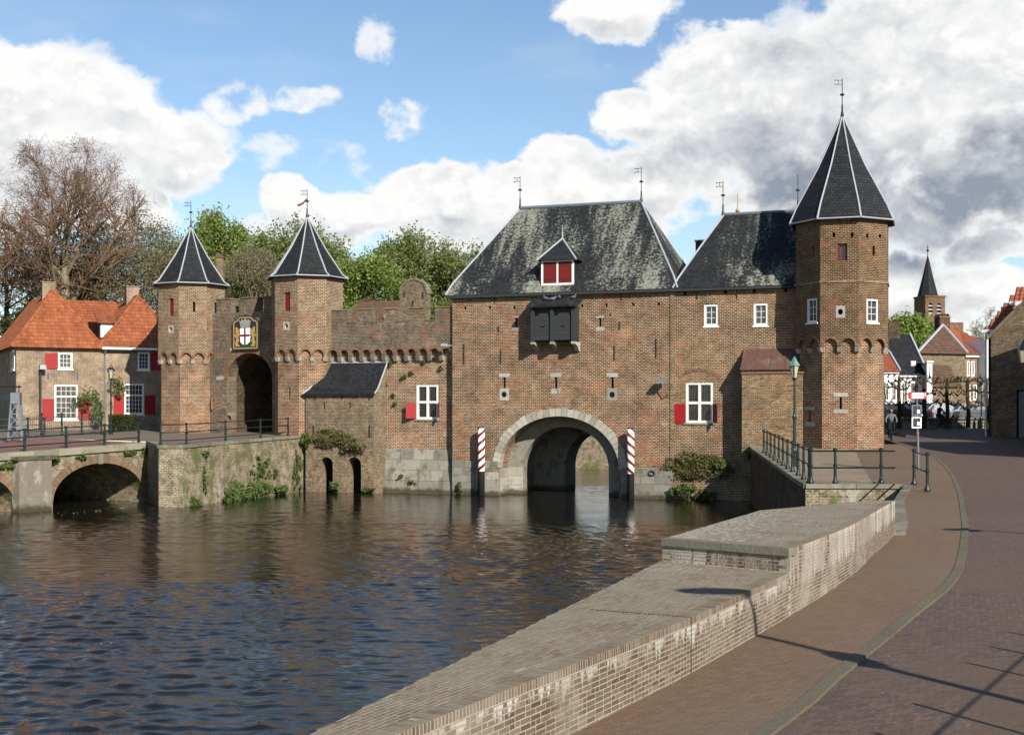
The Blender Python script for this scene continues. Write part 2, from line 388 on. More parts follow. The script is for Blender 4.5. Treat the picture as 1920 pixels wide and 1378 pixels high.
def tilemat(name, a, c, d):
    m, nt, b = newmat(name)
    at = nn(nt, 'ShaderNodeAttribute', attribute_name='tint').outputs['Fac']
    o = objv(nt)
    col = mixc(nt, at, a, c)
    col = mixc(nt, mth(nt, 'MULTIPLY', sstep(nt, noise(nt, o, .9, 6, .68), .45, .75), .7), col, d)
    col = mixc(nt, 1.0, col, mixc(nt, noise(nt, o, 9, 4), (.7, .7, .7), (1.25, 1.2, 1.2)), 'MULTIPLY')
    lk(nt, col, b.inputs['Base Color']); b.inputs['Roughness'].default_value = .8
tilemat('tile_orange', S(150, 84, 52), S(192, 116, 74), S(118, 74, 52))
tilemat('tile_brown', S(100, 78, 64), S(130, 102, 82), S(84, 70, 58))
tilemat('tile_red', S(156, 84, 56), S(184, 110, 76), S(128, 78, 56))

def paver(name, c1, c2, mo, bw, rh, rot, blot, spk=True):
    m, nt, b = newmat(name)
    o = objv(nt)
    v = mapping(nt, o, (1, 1, 1), (0, 0, 0), (0, 0, rot))
    br = nn(nt, 'ShaderNodeTexBrick'); lk(nt, v, br.inputs['Vector'])
    br.inputs['Scale'].default_value = 1; br.inputs['Brick Width'].default_value = bw; br.inputs['Row Height'].default_value = rh
    br.inputs['Mortar Size'].default_value = .005; br.inputs['Mortar Smooth'].default_value = .4
    br.inputs['Color1'].default_value = (*c1, 1); br.inputs['Color2'].default_value = (*c2, 1); br.inputs['Mortar'].default_value = (*mo, 1)
    col = br.outputs['Color']
    col = mixc(nt, sstep(nt, noise(nt, o, .33, 6, .62), .40, .72), col, blot)
    col = mixc(nt, 1.0, col, mixc(nt, noise(nt, mapping(nt, o, (1, 1, 1)), 26, 4, .7), (.62, .62, .62), (1.4, 1.38, 1.36)), 'MULTIPLY')
    if spk:
        d = sstep(nt, noise(nt, mapping(nt, v, (16, 38, 1)), 1.0, 2, .5), .63, .72)
        d = mth(nt, 'MULTIPLY', d, sstep(nt, noise(nt, o, .8, 3), .45, .65))
        col = mixc(nt, mth(nt, 'MULTIPLY', d, .6), col, S(168, 158, 150))
    trk = sstep(nt, noise(nt, mapping(nt, o, (.7, .12, 1), (1, 2, 0), (0, 0, .5)), 1.0, 4), .45, .7)
    col = mixc(nt, mth(nt, 'MULTIPLY', trk, .15), col, tuple(x * .6 for x in c1))
    lk(nt, col, b.inputs['Base Color']); b.inputs['Roughness'].default_value = .8; b.inputs['Specular IOR Level'].default_value = .25
    bump(nt, b, mth(nt, 'SUBTRACT', mth(nt, 'MULTIPLY', noise(nt, o, 40, 3), .8), br.outputs['Fac']), .5, .008)
paver('road_pavers', S(100, 82, 74), S(126, 104, 94), S(80, 68, 62), .14, .045, R(-38), S(112, 94, 80))
paver('path_pavers', S(124, 100, 80), S(142, 116, 94), S(110, 92, 74), .14, .045, R(-30), S(128, 112, 94), False)
paver('plaza_pavers', S(146, 130, 110), S(176, 160, 138), S(110, 98, 84), .18, .12, R(15), S(146, 130, 108), False)
paver('court_pavers', S(120, 108, 94), S(146, 132, 116), S(96, 88, 78), .2, .1, R(15), S(134, 116, 102), False)
paver('bridge_pavers', S(132, 92, 84), S(150, 106, 96), S(118, 92, 84), .21, .07, R(30), S(140, 112, 100), False)

def groundmat():
    m, nt, b = newmat('ground_grass')
    o = objv(nt)
    lk(nt, mixc(nt, noise(nt, o, .5, 6), S(70, 80, 44), S(104, 104, 66)), b.inputs['Base Color']); b.inputs['Roughness'].default_value = .95
groundmat()

def watermat():
    m, nt, b = newmat('water')
    g = nn(nt, 'ShaderNodeNewGeometry').outputs['Position']
    b.inputs['Base Color'].default_value = (.009, .008, .005, 1)
    b.inputs['Roughness'].default_value = .03; b.inputs['IOR'].default_value = 1.29; b.inputs['Specular IOR Level'].default_value = .5
    h1 = noise(nt, mapping(nt, g, (3.2, 8.5, 1), (0, 0, 0), (0, 0, R(8))), 1.0, 4, .6, dist=.3)
    h2 = noise(nt, mapping(nt, g, (9, 24, 1), (3, 1, 0), (0, 0, R(-8))), 1.0, 2, .6)
    h = mth(nt, 'ADD', mth(nt, 'MULTIPLY', h1, 1.0), mth(nt, 'MULTIPLY', h2, .22))
    bump(nt, b, mth(nt, 'MULTIPLY', h, mth(nt, 'ADD', mth(nt, 'MULTIPLY', sstep(nt, noise(nt, mapping(nt, g, (.10, .22, 1)), 1.0, 3), .32, .66), .75), .35)), .3, .03)
watermat()

def leafmat(name, a, c, trans=.35):
    m, nt, b = newmat(name)
    at = nn(nt, 'ShaderNodeAttribute', attribute_name='tint').outputs['Fac']
    col = mixc(nt, at, a, c)
    lk(nt, col, b.inputs['Base Color']); b.inputs['Roughness'].default_value = .6
    tr = nn(nt, 'ShaderNodeBsdfTranslucent'); lk(nt, mixc(nt, 1.0, col, (1.25, 1.35, .7), 'MULTIPLY'), tr.inputs['Color'])
    mx = nn(nt, 'ShaderNodeMixShader'); mx.inputs[0].default_value = trans
    lk(nt, b.outputs[0], mx.inputs[1]); lk(nt, tr.outputs[0], mx.inputs[2])
    lk(nt, mx.outputs[0], nt.nodes['Material Output'].inputs['Surface'])
leafmat('leaf_fresh', S(124, 150, 70), S(190, 204, 120), .5)
leafmat('leaf_mid', S(118, 132, 74), S(178, 186, 122), .5)
leafmat('leaf_olive', S(122, 118, 78), S(170, 164, 118), .4)
leafmat('leaf_brown', S(118, 88, 66), S(152, 116, 88), .3)
leafmat('leaf_weed', S(82, 106, 52), S(140, 154, 90))
leafmat('leaf_dry', S(102, 102, 60), S(146, 144, 90))
leafmat('leaf_hedge', S(54, 64, 28), S(92, 92, 44))

def polemat():
    m, nt, b = newmat('pole_stripes')
    o = objv(nt)
    sp = nn(nt, 'ShaderNodeSeparateXYZ'); lk(nt, o, sp.inputs[0])
    ang = mth(nt, 'ARCTAN2', sp.outputs[1], sp.outputs[0])
    return m, nt, b, sp, ang
def make_pole(name, sgn):
    m, nt, b = newmat(name)
    sp = nn(nt, 'ShaderNodeSeparateXYZ'); lk(nt, objv(nt), sp.inputs[0])
    ang = mth(nt, 'ARCTAN2', sp.outputs[1], sp.outputs[0])
    t = mth(nt, 'ADD', mth(nt, 'MULTIPLY', sp.outputs[2], 2.05), mth(nt, 'MULTIPLY', ang, 2 * sgn / (2 * math.pi)))
    f = mth(nt, 'GREATER_THAN', mth(nt, 'FRACT', mth(nt, 'ADD', t, 20.0)), .56)
    col = mixc(nt, f, (.80, .79, .76), S(132, 42, 32))
    col = mixc(nt, mth(nt, 'LESS_THAN', sp.outputs[2], 1.42), col, S(48, 46, 44))
    col = mixc(nt, mth(nt, 'GREATER_THAN', sp.outputs[2], 3.92), col, S(46, 44, 42))
    lk(nt, col, b.inputs['Base Color']); b.inputs['Roughness'].default_value = .6
make_pole('pole_stripe_a', -1.0); make_pole('pole_stripe_b', 1.0)

def parapet_mat():
    m, nt, b = newmat('parapet_brick')
    at = nn(nt, 'ShaderNodeAttribute', attribute_name='tint').outputs['Fac']
    rn = nn(nt, 'ShaderNodeObjectInfo').outputs['Random']
    o = nn(nt, 'ShaderNodeNewGeometry')
    p = o.outputs['Position']; sp = nn(nt, 'ShaderNodeSeparateXYZ'); lk(nt, p, sp.inputs[0])
    ns = nn(nt, 'ShaderNodeSeparateXYZ'); lk(nt, o.outputs['True Normal'], ns.inputs[0])
    col = mixc(nt, at, S(94, 76, 64), S(138, 116, 98))
    col = mixc(nt, mth(nt, 'MULTIPLY', rn, .3), col, S(124, 108, 94))
    col = mixc(nt, 1.0, col, mixc(nt, noise(nt, p, 30, 4, .7), (.6, .6, .6), (1.4, 1.4, 1.35)), 'MULTIPLY')
    # weathered grey-green film on the upper faces, salt bloom running down from the top course
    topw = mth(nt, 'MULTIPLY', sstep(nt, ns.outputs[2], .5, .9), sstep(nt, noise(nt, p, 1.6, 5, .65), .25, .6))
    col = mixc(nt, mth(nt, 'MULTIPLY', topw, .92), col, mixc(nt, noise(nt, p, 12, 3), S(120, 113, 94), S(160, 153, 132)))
    side = mth(nt, 'SUBTRACT', 1.0, sstep(nt, ns.outputs[2], .3, .8))
    st = noise(nt, mapping(nt, p, (9, 9, 1.1)), 1.0, 5, .65)
    run = mth(nt, 'MULTIPLY', sstep(nt, sp.outputs[2], 2.70, 2.95), .22)
    bl = sstep(nt, mth(nt, 'ADD', st, run), .65, .71)
    bl = mth(nt, 'MULTIPLY', bl, mth(nt, 'MAXIMUM', sstep(nt, sp.outputs[2], 2.955, 2.93), sstep(nt, sp.outputs[1], 15.3, 15.8)))
    big = sstep(nt, noise(nt, mapping(nt, p, (.7, .7, .2)), 1.0, 3), .42, .6)
    col = mixc(nt, mth(nt, 'MULTIPLY', mth(nt, 'MULTIPLY', bl, side), mth(nt, 'ADD', mth(nt, 'MULTIPLY', big, .6), .3)), col, S(214, 206, 194))
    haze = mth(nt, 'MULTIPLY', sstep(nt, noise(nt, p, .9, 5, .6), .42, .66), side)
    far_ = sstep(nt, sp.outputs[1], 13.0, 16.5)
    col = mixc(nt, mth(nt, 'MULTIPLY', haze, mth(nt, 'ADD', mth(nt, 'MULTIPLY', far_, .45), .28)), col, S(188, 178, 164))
    mg = sstep(nt, noise(nt, mapping(nt, p, (1, 1, 1), (4, 0, 0)), 1.3, 5, .66), .58, .74)
    col = mixc(nt, mth(nt, 'MULTIPLY', mg, .4), col, S(106, 104, 62))
    lk(nt, col, b.inputs['Base Color']); b.inputs['Roughness'].default_value = .88; b.inputs['Specular IOR Level'].default_value = .2
    bump(nt, b, noise(nt, p, 60, 4, .7), .35, .006)
parapet_mat()

# ------------------------------------------------------------------ mesh helpers
class MB:
    def __init__(s):
        s.v = []; s.f = []; s.t = []; s.M = None; s.rt = None
    def add(s, pts, faces, t=None):
        o = len(s.v)
        if s.M is not None: pts = [s.M @ Vector(p) for p in pts]
        s.v += [tuple(p) for p in pts]
        if t is None: t = random.random() if s.rt else .5
        for f in faces: s.f.append(tuple(i + o for i in f)); s.t.append(t)
        return s
    def poly(s, pts, t=None): return s.add(pts, [tuple(range(len(pts)))], t)
    def box(s, x0, x1, y0, y1, z0, z1, t=None):
        p = [(x0, y0, z0), (x1, y0, z0), (x1, y1, z0), (x0, y1, z0), (x0, y0, z1), (x1, y0, z1), (x1, y1, z1), (x0, y1, z1)]
        return s.add(p, [(0, 3, 2, 1), (4, 5, 6, 7), (0, 1, 5, 4), (1, 2, 6, 5), (2, 3, 7, 6), (3, 0, 4, 7)], t)
    def hexa(s, b, tp, t=None):     # bottom quad, top quad (counter-clockwise from above)
        return s.add(list(b) + list(tp), [(0, 3, 2, 1), (4, 5, 6, 7), (0, 1, 5, 4), (1, 2, 6, 5), (2, 3, 7, 6), (3, 0, 4, 7)], t)
    def prism(s, pl, z0, z1, t=None, cap=True, bottom=True):
        n = len(pl); zz0 = z0 if isinstance(z0, (list, tuple)) else [z0] * n; zz1 = z1 if isinstance(z1, (list, tuple)) else [z1] * n
        p = [(x, y, zz0[i]) for i, (x, y) in enumerate(pl)] + [(x, y, zz1[i]) for i, (x, y) in enumerate(pl)]
        f = [(i, (i + 1) % n, (i + 1) % n + n, i + n) for i in range(n)]
        if cap: f.append(tuple(range(n, 2 * n)))
        if bottom: f.append(tuple(range(n - 1, -1, -1)))
        return s.add(p, f, t)
    def extr(s, pl, y0, y1, t=None, back=True):  # polygon (x,z) counter-clockwise, from y0 (front) to y1
        n = len(pl)
        p = [(x, y0, z) for x, z in pl] + [(x, y1, z) for x, z in pl]
        f = [(i, i + n, (i + 1) % n + n, (i + 1) % n) for i in range(n)]
        f.append(tuple(range(n)))
        if back: f.append(tuple(range(2 * n - 1, n - 1, -1)))
        return s.add(p, f, t)
    def panel(s, outer, holes=(), y0=0.0, depth=.3, edge=False, hd=None, t=None):
        # flat wall in the local xz plane facing -y with holes; reveals run back by depth
        loops = [list(outer)] + [list(h) for h in holes]
        tri = tessellate_polygon([[Vector((x, z, 0)) for x, z in l] for l in loops])
        flat = [p for l in loops for p in l]
        fs = []
        for a, b, c in tri:
            A, B, Cc = flat[a], flat[b], flat[c]
            ar = (B[0] - A[0]) * (Cc[1] - A[1]) - (B[1] - A[1]) * (Cc[0] - A[0])
            if abs(ar) < 1e-9: continue
            fs.append((a, b, c) if ar > 0 else (a, c, b))
        s.add([(x, y0, z) for x, z in flat], fs, t)
        for i, l in enumerate(loops):
            if i == 0 and not edge: continue
            dd = depth if i == 0 or hd is None else hd
            n = len(l); ar = sum(l[k][0] * l[(k + 1) % n][1] - l[(k + 1) % n][0] * l[k][1] for k in range(n))
            if (ar > 0) == (i > 0): l = l[::-1]
            p = [(x, y0, z) for x, z in l] + [(x, y0 + dd, z) for x, z in l]
            s.add(p, [(k, k + n, (k + 1) % n + n, (k + 1) % n) for k in range(n)], t)
        return s
    def tube(s, pts, rad, n=6, t=None, cap=True):
        pts = [Vector(p) for p in pts]; k = len(pts)
        if not isinstance(rad, (list, tuple)): rad = [rad] * k
        P = []
        for i, p in enumerate(pts):
            d = (pts[min(i + 1, k - 1)] - pts[max(i - 1, 0)]).normalized()
            u = d.orthogonal().normalized() if i == 0 else (u - d * u.dot(d)).normalized()
            w = d.cross(u)
            P += [p + (u * math.cos(6.28318 * j / n) + w * math.sin(6.28318 * j / n)) * rad[i] for j in range(n)]
        f = [(i * n + j, i * n + (j + 1) % n, (i + 1) * n + (j + 1) % n, (i + 1) * n + j) for i in range(k - 1) for j in range(n)]
        if cap: f += [tuple(range(n - 1, -1, -1)), tuple(range((k - 1) * n, k * n))]
        return s.add(P, f, t)
    def lathe(s, prof, c=(0, 0, 0), n=12, t=None, ph=0.0, cap=True):
        P = [(c[0] + r * math.cos(ph + 6.2831853 * j / n), c[1] + r * math.sin(ph + 6.2831853 * j / n), c[2] + z) for r, z in prof for j in range(n)]
        k = len(prof)
        f = [(i * n + j, i * n + (j + 1) % n, (i + 1) * n + (j + 1) % n, (i + 1) * n + j) for i in range(k - 1) for j in range(n)]
        if cap: f += [tuple(range(n - 1, -1, -1)), tuple(range((k - 1) * n, k * n))]
        return s.add(P, f, t)
    def ball(s, c, r, n=10, k=6, t=None):
        rx, ry, rz = r if isinstance(r, (list, tuple)) else (r, r, r)
        P = []
        for i in range(k + 1):
            a = -math.pi / 2 + math.pi * i / k
            q = max(math.cos(a), .02)
            P += [(c[0] + rx * q * math.cos(6.2831853 * j / n), c[1] + ry * q * math.sin(6.2831853 * j / n), c[2] + rz * math.sin(a)) for j in range(n)]
        f = [(i * n + j, i * n + (j + 1) % n, (i + 1) * n + (j + 1) % n, (i + 1) * n + j) for i in range(k) for j in range(n)]
        f += [tuple(range(n - 1, -1, -1)), tuple(range(k * n, (k + 1) * n))]
        return s.add(P, f, t)
    def mesh(s, name, mat, smooth=False):
        me = bpy.data.meshes.new(name)
        me.from_pydata(s.v, [], s.f)
        uv_box(me)
        at = me.attributes.new('tint', 'FLOAT', 'FACE'); at.data.foreach_set('value', np.array(s.t, dtype=np.float32))
        if mat: me.materials.append(MATS[mat])
        if smooth: me.polygons.foreach_set('use_smooth', [True] * len(me.polygons))
        me.update()
        return me
    def build(s, name, mat, parent=None, smooth=False, **kw):
        return obj(name, s.mesh(name, mat, smooth), parent, **kw)
def uv_box(me):
    nl = len(me.loops); npoly = len(me.polygons)
    if not nl: return
    lay = me.uv_layers.new(name='UVMap')
    co = np.empty(len(me.vertices) * 3, np.float32); me.vertices.foreach_get('co', co); co = co.reshape(-1, 3)
    vi = np.empty(nl, np.int32); me.loops.foreach_get('vertex_index', vi)
    no = np.empty(npoly * 3, np.float32); me.polygons.foreach_get('normal', no); no = no.reshape(-1, 3)
    lt = np.empty(npoly, np.int32); me.polygons.foreach_get('loop_total', lt)
    N = np.repeat(no, lt, 0); P = co[vi]
    h = np.hypot(N[:, 0], N[:, 1]) + 1e-6
    flat = np.abs(N[:, 2]) > .92
    u = np.where(flat, P[:, 0], (-N[:, 1] * P[:, 0] + N[:, 0] * P[:, 1]) / h)
    v = np.where(flat, P[:, 1], P[:, 2] / np.maximum(np.sqrt(np.maximum(1 - N[:, 2] ** 2, 0)), .05))
    lay.data.foreach_set('uv', np.stack([u, v], 1).astype(np.float32).ravel())
def obj(name, me, parent=None, label=None, cat=None, group=None, kind=None, loc=None, rotz=None):
    o = bpy.data.objects.new(name, me); COL.objects.link(o)
    if parent is not None: o.parent = parent
    if loc is not None: o.location = loc
    if rotz is not None: o.rotation_euler = (0, 0, rotz)
    tagp(o, label, cat, group, kind)
    return o
def tagp(o, label=None, cat=None, group=None, kind=None):
    if label: o['label'] = label
    if cat: o['category'] = cat
    if group: o['group'] = group
    if kind: o['kind'] = kind
    return o
def thing(name, label, cat, loc=(0, 0, 0), rotz=0.0, group=None):
    return obj(name, None, None, label, cat, group, None, loc, rotz)
def copy_tree(o, parent=None):
    c = o.copy(); COL.objects.link(c)
    if parent is not None: c.parent = parent
    for ch in list(o.children): copy_tree(ch, c)
    return c
def npmesh(name, V, F, mat, tint=None, smooth=False):
    me = bpy.data.meshes.new(name)
    k = F.shape[1]
    me.vertices.add(len(V)); me.vertices.foreach_set('co', V.astype(np.float32).ravel())
    me.loops.add(F.size); me.loops.foreach_set('vertex_index', F.astype(np.int32).ravel())
    me.polygons.add(len(F)); me.polygons.foreach_set('loop_start', np.arange(0, F.size, k, dtype=np.int32))
    if smooth: me.polygons.foreach_set('use_smooth', np.ones(len(F), bool))
    at = me.attributes.new('tint', 'FLOAT', 'FACE')
    at.data.foreach_set('value', (np.full(len(F), .5) if tint is None else tint).astype(np.float32))
    me.materials.append(MATS[mat]); me.update(calc_edges=True); me.validate()
    return me

# local frame of a wall seen in the photograph: x along it, y into it, z = height above the water
class Fr:
    def __init__(s, o, a):
        s.o = o; s.a = a; s.c = math.cos(a); s.s = math.sin(a)
    def pix(s, px, py, y0=0.0):
        u = (px - 960) / FPX
        A = s.o[0] - y0 * s.s; B = s.o[1] + y0 * s.c
        x = (A - u * B) / (u * s.s - s.c); D = B + x * s.s
        return x, EZ - (py - HOR) * D / FPX
    def px(s, px, y0=0.0): return s.pix(px, 768, y0)[0]
    def w(s, x, y=0.0): return (s.o[0] + x * s.c - y * s.s, s.o[1] + x * s.s + y * s.c)
    def thing(s, name, label, cat, group=None): return thing(name, label, cat, (s.o[0], s.o[1], 0), s.a, group)
def ray(px, D): return ((px - 960) / FPX * D, D)
def gp(px, py, z):
    D = (EZ - z) * FPX / (py - HOR); return ((px - 960) / FPX * D, D)
def arch(cx, a, zs, b, n=16, zb=None):
    # arched opening, counter-clockwise from bottom left; zb = sill
    pts = []
    if zb is not None: pts += [(cx - a, zb), (cx + a, zb)]
    pts += [(cx + a * math.cos(math.pi * i / n), zs + b * math.sin(math.pi * i / n)) for i in range(n + 1)]
    return pts
def rect(x0, x1, z0, z1): return [(x0, z0), (x1, z0), (x1, z1), (x0, z1)]
# ================================================================== THE SETTING
def gr(D): return float(np.interp(D, [0, 25, 43, 66, 74, 95, 200], [2.45, 2.5, 2.6, 2.93, 3.25, 3.7, 3.75]))
def gl(D): return float(np.interp(D, [40, 60, 69, 95, 115], [2.6, 3.0, 3.25, 3.72, 3.75]))
def spline(P, n=24):
    P = [Vector((*p, 0)) for p in P]; P = [2 * P[0] - P[1]] + P + [2 * P[-1] - P[-2]]
    out = []
    for i in range(1, len(P) - 2):
        for k in range(n):
            t = k / n; a, b, c, d = P[i - 1:i + 3]
            q = .5 * ((2 * b) + (-a + c) * t + (2 * a - 5 * b + 4 * c - d) * t * t + (-a + 3 * b - 3 * c + d) * t ** 3)
            out.append((q.x, q.y))
    out.append((P[-2].x, P[-2].y))
    return out
class Path:
    def __init__(s, pts):
        s.p = np.array(pts); dd = np.hypot(*(s.p[1:] - s.p[:-1]).T); s.s = np.concatenate([[0], np.cumsum(dd)]); s.L = s.s[-1]
    def at(s, t): return float(np.interp(t, s.s, s.p[:, 0])), float(np.interp(t, s.s, s.p[:, 1]))
    def tan(s, t):
        a = s.at(max(t - .05, 0)); b = s.at(min(t + .05, s.L)); return math.atan2(b[1] - a[1], b[0] - a[0])
    def at_y(s, y): return float(np.interp(y, s.p[:, 1], s.s))

INNER = Path(spline([(-3.2, 3.0), (-.71, 7.8), (.5, 10.0), (1.6, 12.0), (2.45, 13.7), (3.39, 15.6), (4.95, 18.9), (6.5, 22.7), (7.6, 25.4)]))
KERB = Path(spline([(-3.0, 1.0), (2.0, 10.03), (3.04, 12.07), (4.75, 15.4), (6.68, 19.3), (8.95, 25.3), (10.45, 29.6), (13.6, 39.0), (16.4, 48), (18.9, 57), (20.4, 64), (21.2, 70)]))
QUAY_R = [(7.6, 25.4), (8.45, 28.0), (10.2, 34.0), (12.6, 40.9), (9.4, 41.0), (12.75, 68.4)]

# water: wind-rippled canal surface
def make_water():
    rng = np.random.default_rng(3)
    waves = []
    for i in range(60):
        lam = .22 * (.95 / .22) ** rng.random()
        ang = R(82) + rng.normal(0, .42)
        waves.append((2 * np.pi / lam, ang, .0060 * lam ** .9 * (.5 + rng.random()), rng.random() * 6.28))
    def patch(x0, x1, y0, y1, st):
        xs = np.arange(x0, x1 + st * .5, st); ys = np.arange(y0, y1 + st * .5, st)
        X, Y = np.meshgrid(xs, ys)
        Z = np.zeros_like(X)
        for k, a, am, ph in waves:
            if 2 * np.pi / k < st * 2.6: continue
            Z += am * np.sin(k * (X * np.cos(a) + Y * np.sin(a)) + ph)
        cal = .62 + .38 * np.sin(X * .21 + 1) * np.sin(Y * .17 + .4)
        calm = np.clip((80 - Y) / 36, .45, 1)
        Z *= cal * calm
        n, m = X.shape
        idx = np.arange(n * m).reshape(n, m)
        F = np.stack([idx[:-1, :-1], idx[:-1, 1:], idx[1:, 1:], idx[1:, :-1]], -1).reshape(-1, 4)
        return np.stack([X, Y, Z], -1).reshape(-1, 3), F
    Vs, Fs, o = [], [], 0
    for p in ((-17, 8, 17, 37, .075), (-24, 15, 37, 56, .12), (-38, 16, 56, 84, .14), (-60, 16, -40, 17, 1.0), (-60, -17, 17, 37, .5), (8, 16, 17, 37, .5), (-60, -24, 37, 56, .5), (15, 16, 37, 56, .5), (-60, -38, 56, 84, .5), (-14, 24, 84, 108, .5)):
        V, F = patch(*p); Vs.append(V); Fs.append(F + o); o += len(V)
    me = npmesh('water', np.concatenate(Vs), np.concatenate(Fs), 'water', smooth=True)
    obj('water', me, kind='structure')
make_water()

# canal bed and banks: one ground sheet that reaches the horizon
def make_ground():
    m = MB()
    far = 3000
    m.poly([(-far, 113, 3.7), (far, 113, 3.7), (far, far, 3.7), (-far, far, 3.7)])
    m.poly([(-far, 88, 3.55), (-14, 88, 3.55), (-14, 113, 3.7), (-far, 113, 3.7)])
    m.poly([(24, 88, 3.52), (far, 88, 3.52), (far, 113, 3.7), (24, 113, 3.7)])
    m.poly([(60, -400, 2.4), (far, -400, 2.4), (far, 88, 3.5), (60, 88, 3.5)])
    m.poly([(-far, -400, 3.0), (-60, -400, 3.0), (-60, 88, 3.55), (-far, 88, 3.55)])
    m.poly([(-60, -400, -.9), (60, -400, -.9), (60, 113, -.9), (-60, 113, -.9)])
    m.build('ground', 'ground_grass', kind='structure')
make_ground()

# right bank: road, footpath, kerb
def make_right_bank():
    road, path, plaza = MB(), MB(), MB()
    Ds = [1 + .5 * i for i in range(120)] + [61 + i for i in range(28)]
    for a, b in zip(Ds[:-1], Ds[1:]):
        def kx(D): return KERB.at(KERB.at_y(D))[0] if D < 70 else 21.2 + (D - 70) * .1
        def ex(D):
            if D < 25.4: return INNER.at(INNER.at_y(D))[0] - .05
            return float(np.interp(D, [25.4, 28, 34, 40.9], [7.55, 8.45, 10.2, 12.6]))
        z0, z1 = gr(a), gr(b)
        road.poly([(kx(a) + .04, a, z0), (60, a, z0), (60, b, z1), (kx(b) + .04, b, z1)])
        if b <= 41: path.poly([(ex(a), a, z0 + .012), (kx(a) - .045, a, z0 + .02), (kx(b) - .045, b, z1 + .02), (ex(b), b, z1 + .012)])
        else:
            e = lambda D: float(np.interp(D, [41, 68.4], [9.4, 12.75])) if D < 68.4 else 12.75
            pb = lambda D: min(float(np.interp(D, [41, 52, 64], [11.6, 14.2, 17.2])), kx(D) - .2)
            if b <= 68: plaza.poly([(e(a), a, z0 + .012), (pb(a), a, z0 + .014), (pb(b), b, z1 + .014), (e(b), b, z1 + .012)])
            else: plaza.poly([(e(a), a, z0 + .012), (pb(a), a, z0 + .014), (pb(b), b, z1 + .014), (e(b), b, z1 + .012)])
            if a < 70: path.poly([(pb(a), a, z0 + .015), (kx(a) - .045, a, z0 + .02), (kx(b) - .045, b, z1 + .02), (pb(b), b, z1 + .015)])
    road.build('road', 'road_pavers', kind='structure')
    path.build('footpath', 'path_pavers', kind='structure')
    plaza.build('pavement', 'plaza_pavers', kind='structure')
    # kerb stones, one by one
    kb = obj('kerb', None, kind='structure')
    t = 0.0; i = 0
    while t < KERB.L - 1:
        ln = 1.0
        (x0, y0), (x1, y1) = KERB.at(t + .006), KERB.at(t + ln - .006)
        (xm, ym) = KERB.at(t + ln / 2)
        a = math.atan2(y1 - y0, x1 - x0); nx, ny = -math.sin(a) * .068, math.cos(a) * .068
        m = MB(); kt = random.uniform(.4, .62)
        zs = [gr(y0), gr(ym), gr(y1)]
        P = [(x0, y0), (xm, ym), (x1, y1)]
        m.prism([(P[0][0] - nx, P[0][1] - ny), (P[1][0] - nx, P[1][1] - ny), (P[2][0] - nx, P[2][1] - ny), (P[2][0] + nx, P[2][1] + ny), (P[1][0] + nx, P[1][1] + ny), (P[0][0] + nx, P[0][1] + ny)],
                [z - .2 for z in zs + zs[::-1]], [z + .03 for z in zs + zs[::-1]], kt)
        m.build('kerb_stone', 'kerb_stone', kb)
        t += ln
make_right_bank()

# quay wall of the right bank
def make_right_quay():
    q = thing('quay_wall', 'brick quay wall below the green railing beside the corner tower', 'quay wall')
    m = MB()
    pts = QUAY_R
    damp_or_shade = MB()  # canal side face: darker brick put in to deepen its shade
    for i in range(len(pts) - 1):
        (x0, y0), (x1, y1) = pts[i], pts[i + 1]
        (damp_or_shade if i == len(pts) - 2 else m).poly([(x1, y1, -.9), (x0, y0, -.9), (x0, y0, gr(y0) - .10), (x1, y1, gr(y1) - .10)])
    m.build('wall_face', 'brick_quay', q); damp_or_shade.build('side_face', 'brick_dark', q, label='side of the quay wall in brick darkened for its shade')
    # coping slabs
    for i in range(len(pts) - 1):
        a, b = Vector(pts[i]), Vector(pts[i + 1]); L = (b - a).length; d = (b - a) / L; n = Vector((-d.y, d.x))
        if i >= 3: n = -n
        inn = -n if i < 3 else -n
        k = max(1, int(L / 1.2))
        for j in range(k):
            p = a + d * (L * j / k + .008); e = a + d * (L * (j + 1) / k - .008)
            s = Vector((d.y, -d.x))          # towards the land
            c = MB(); c.rt = 1
            bb = [p - s * .06, e - s * .06, e + s * .2, p + s * .2]
            za, zb = gr(p.y), gr(e.y)
            zz = [za, zb, zb, za]
            c.hexa([(v.x, v.y, z - .11) for v, z in zip(bb[::-1], zz[::-1])], [(v.x, v.y, z + .035) for v, z in zip(bb[::-1], zz[::-1])])
            c.build('coping_slab', 'coping', q)
make_right_quay()

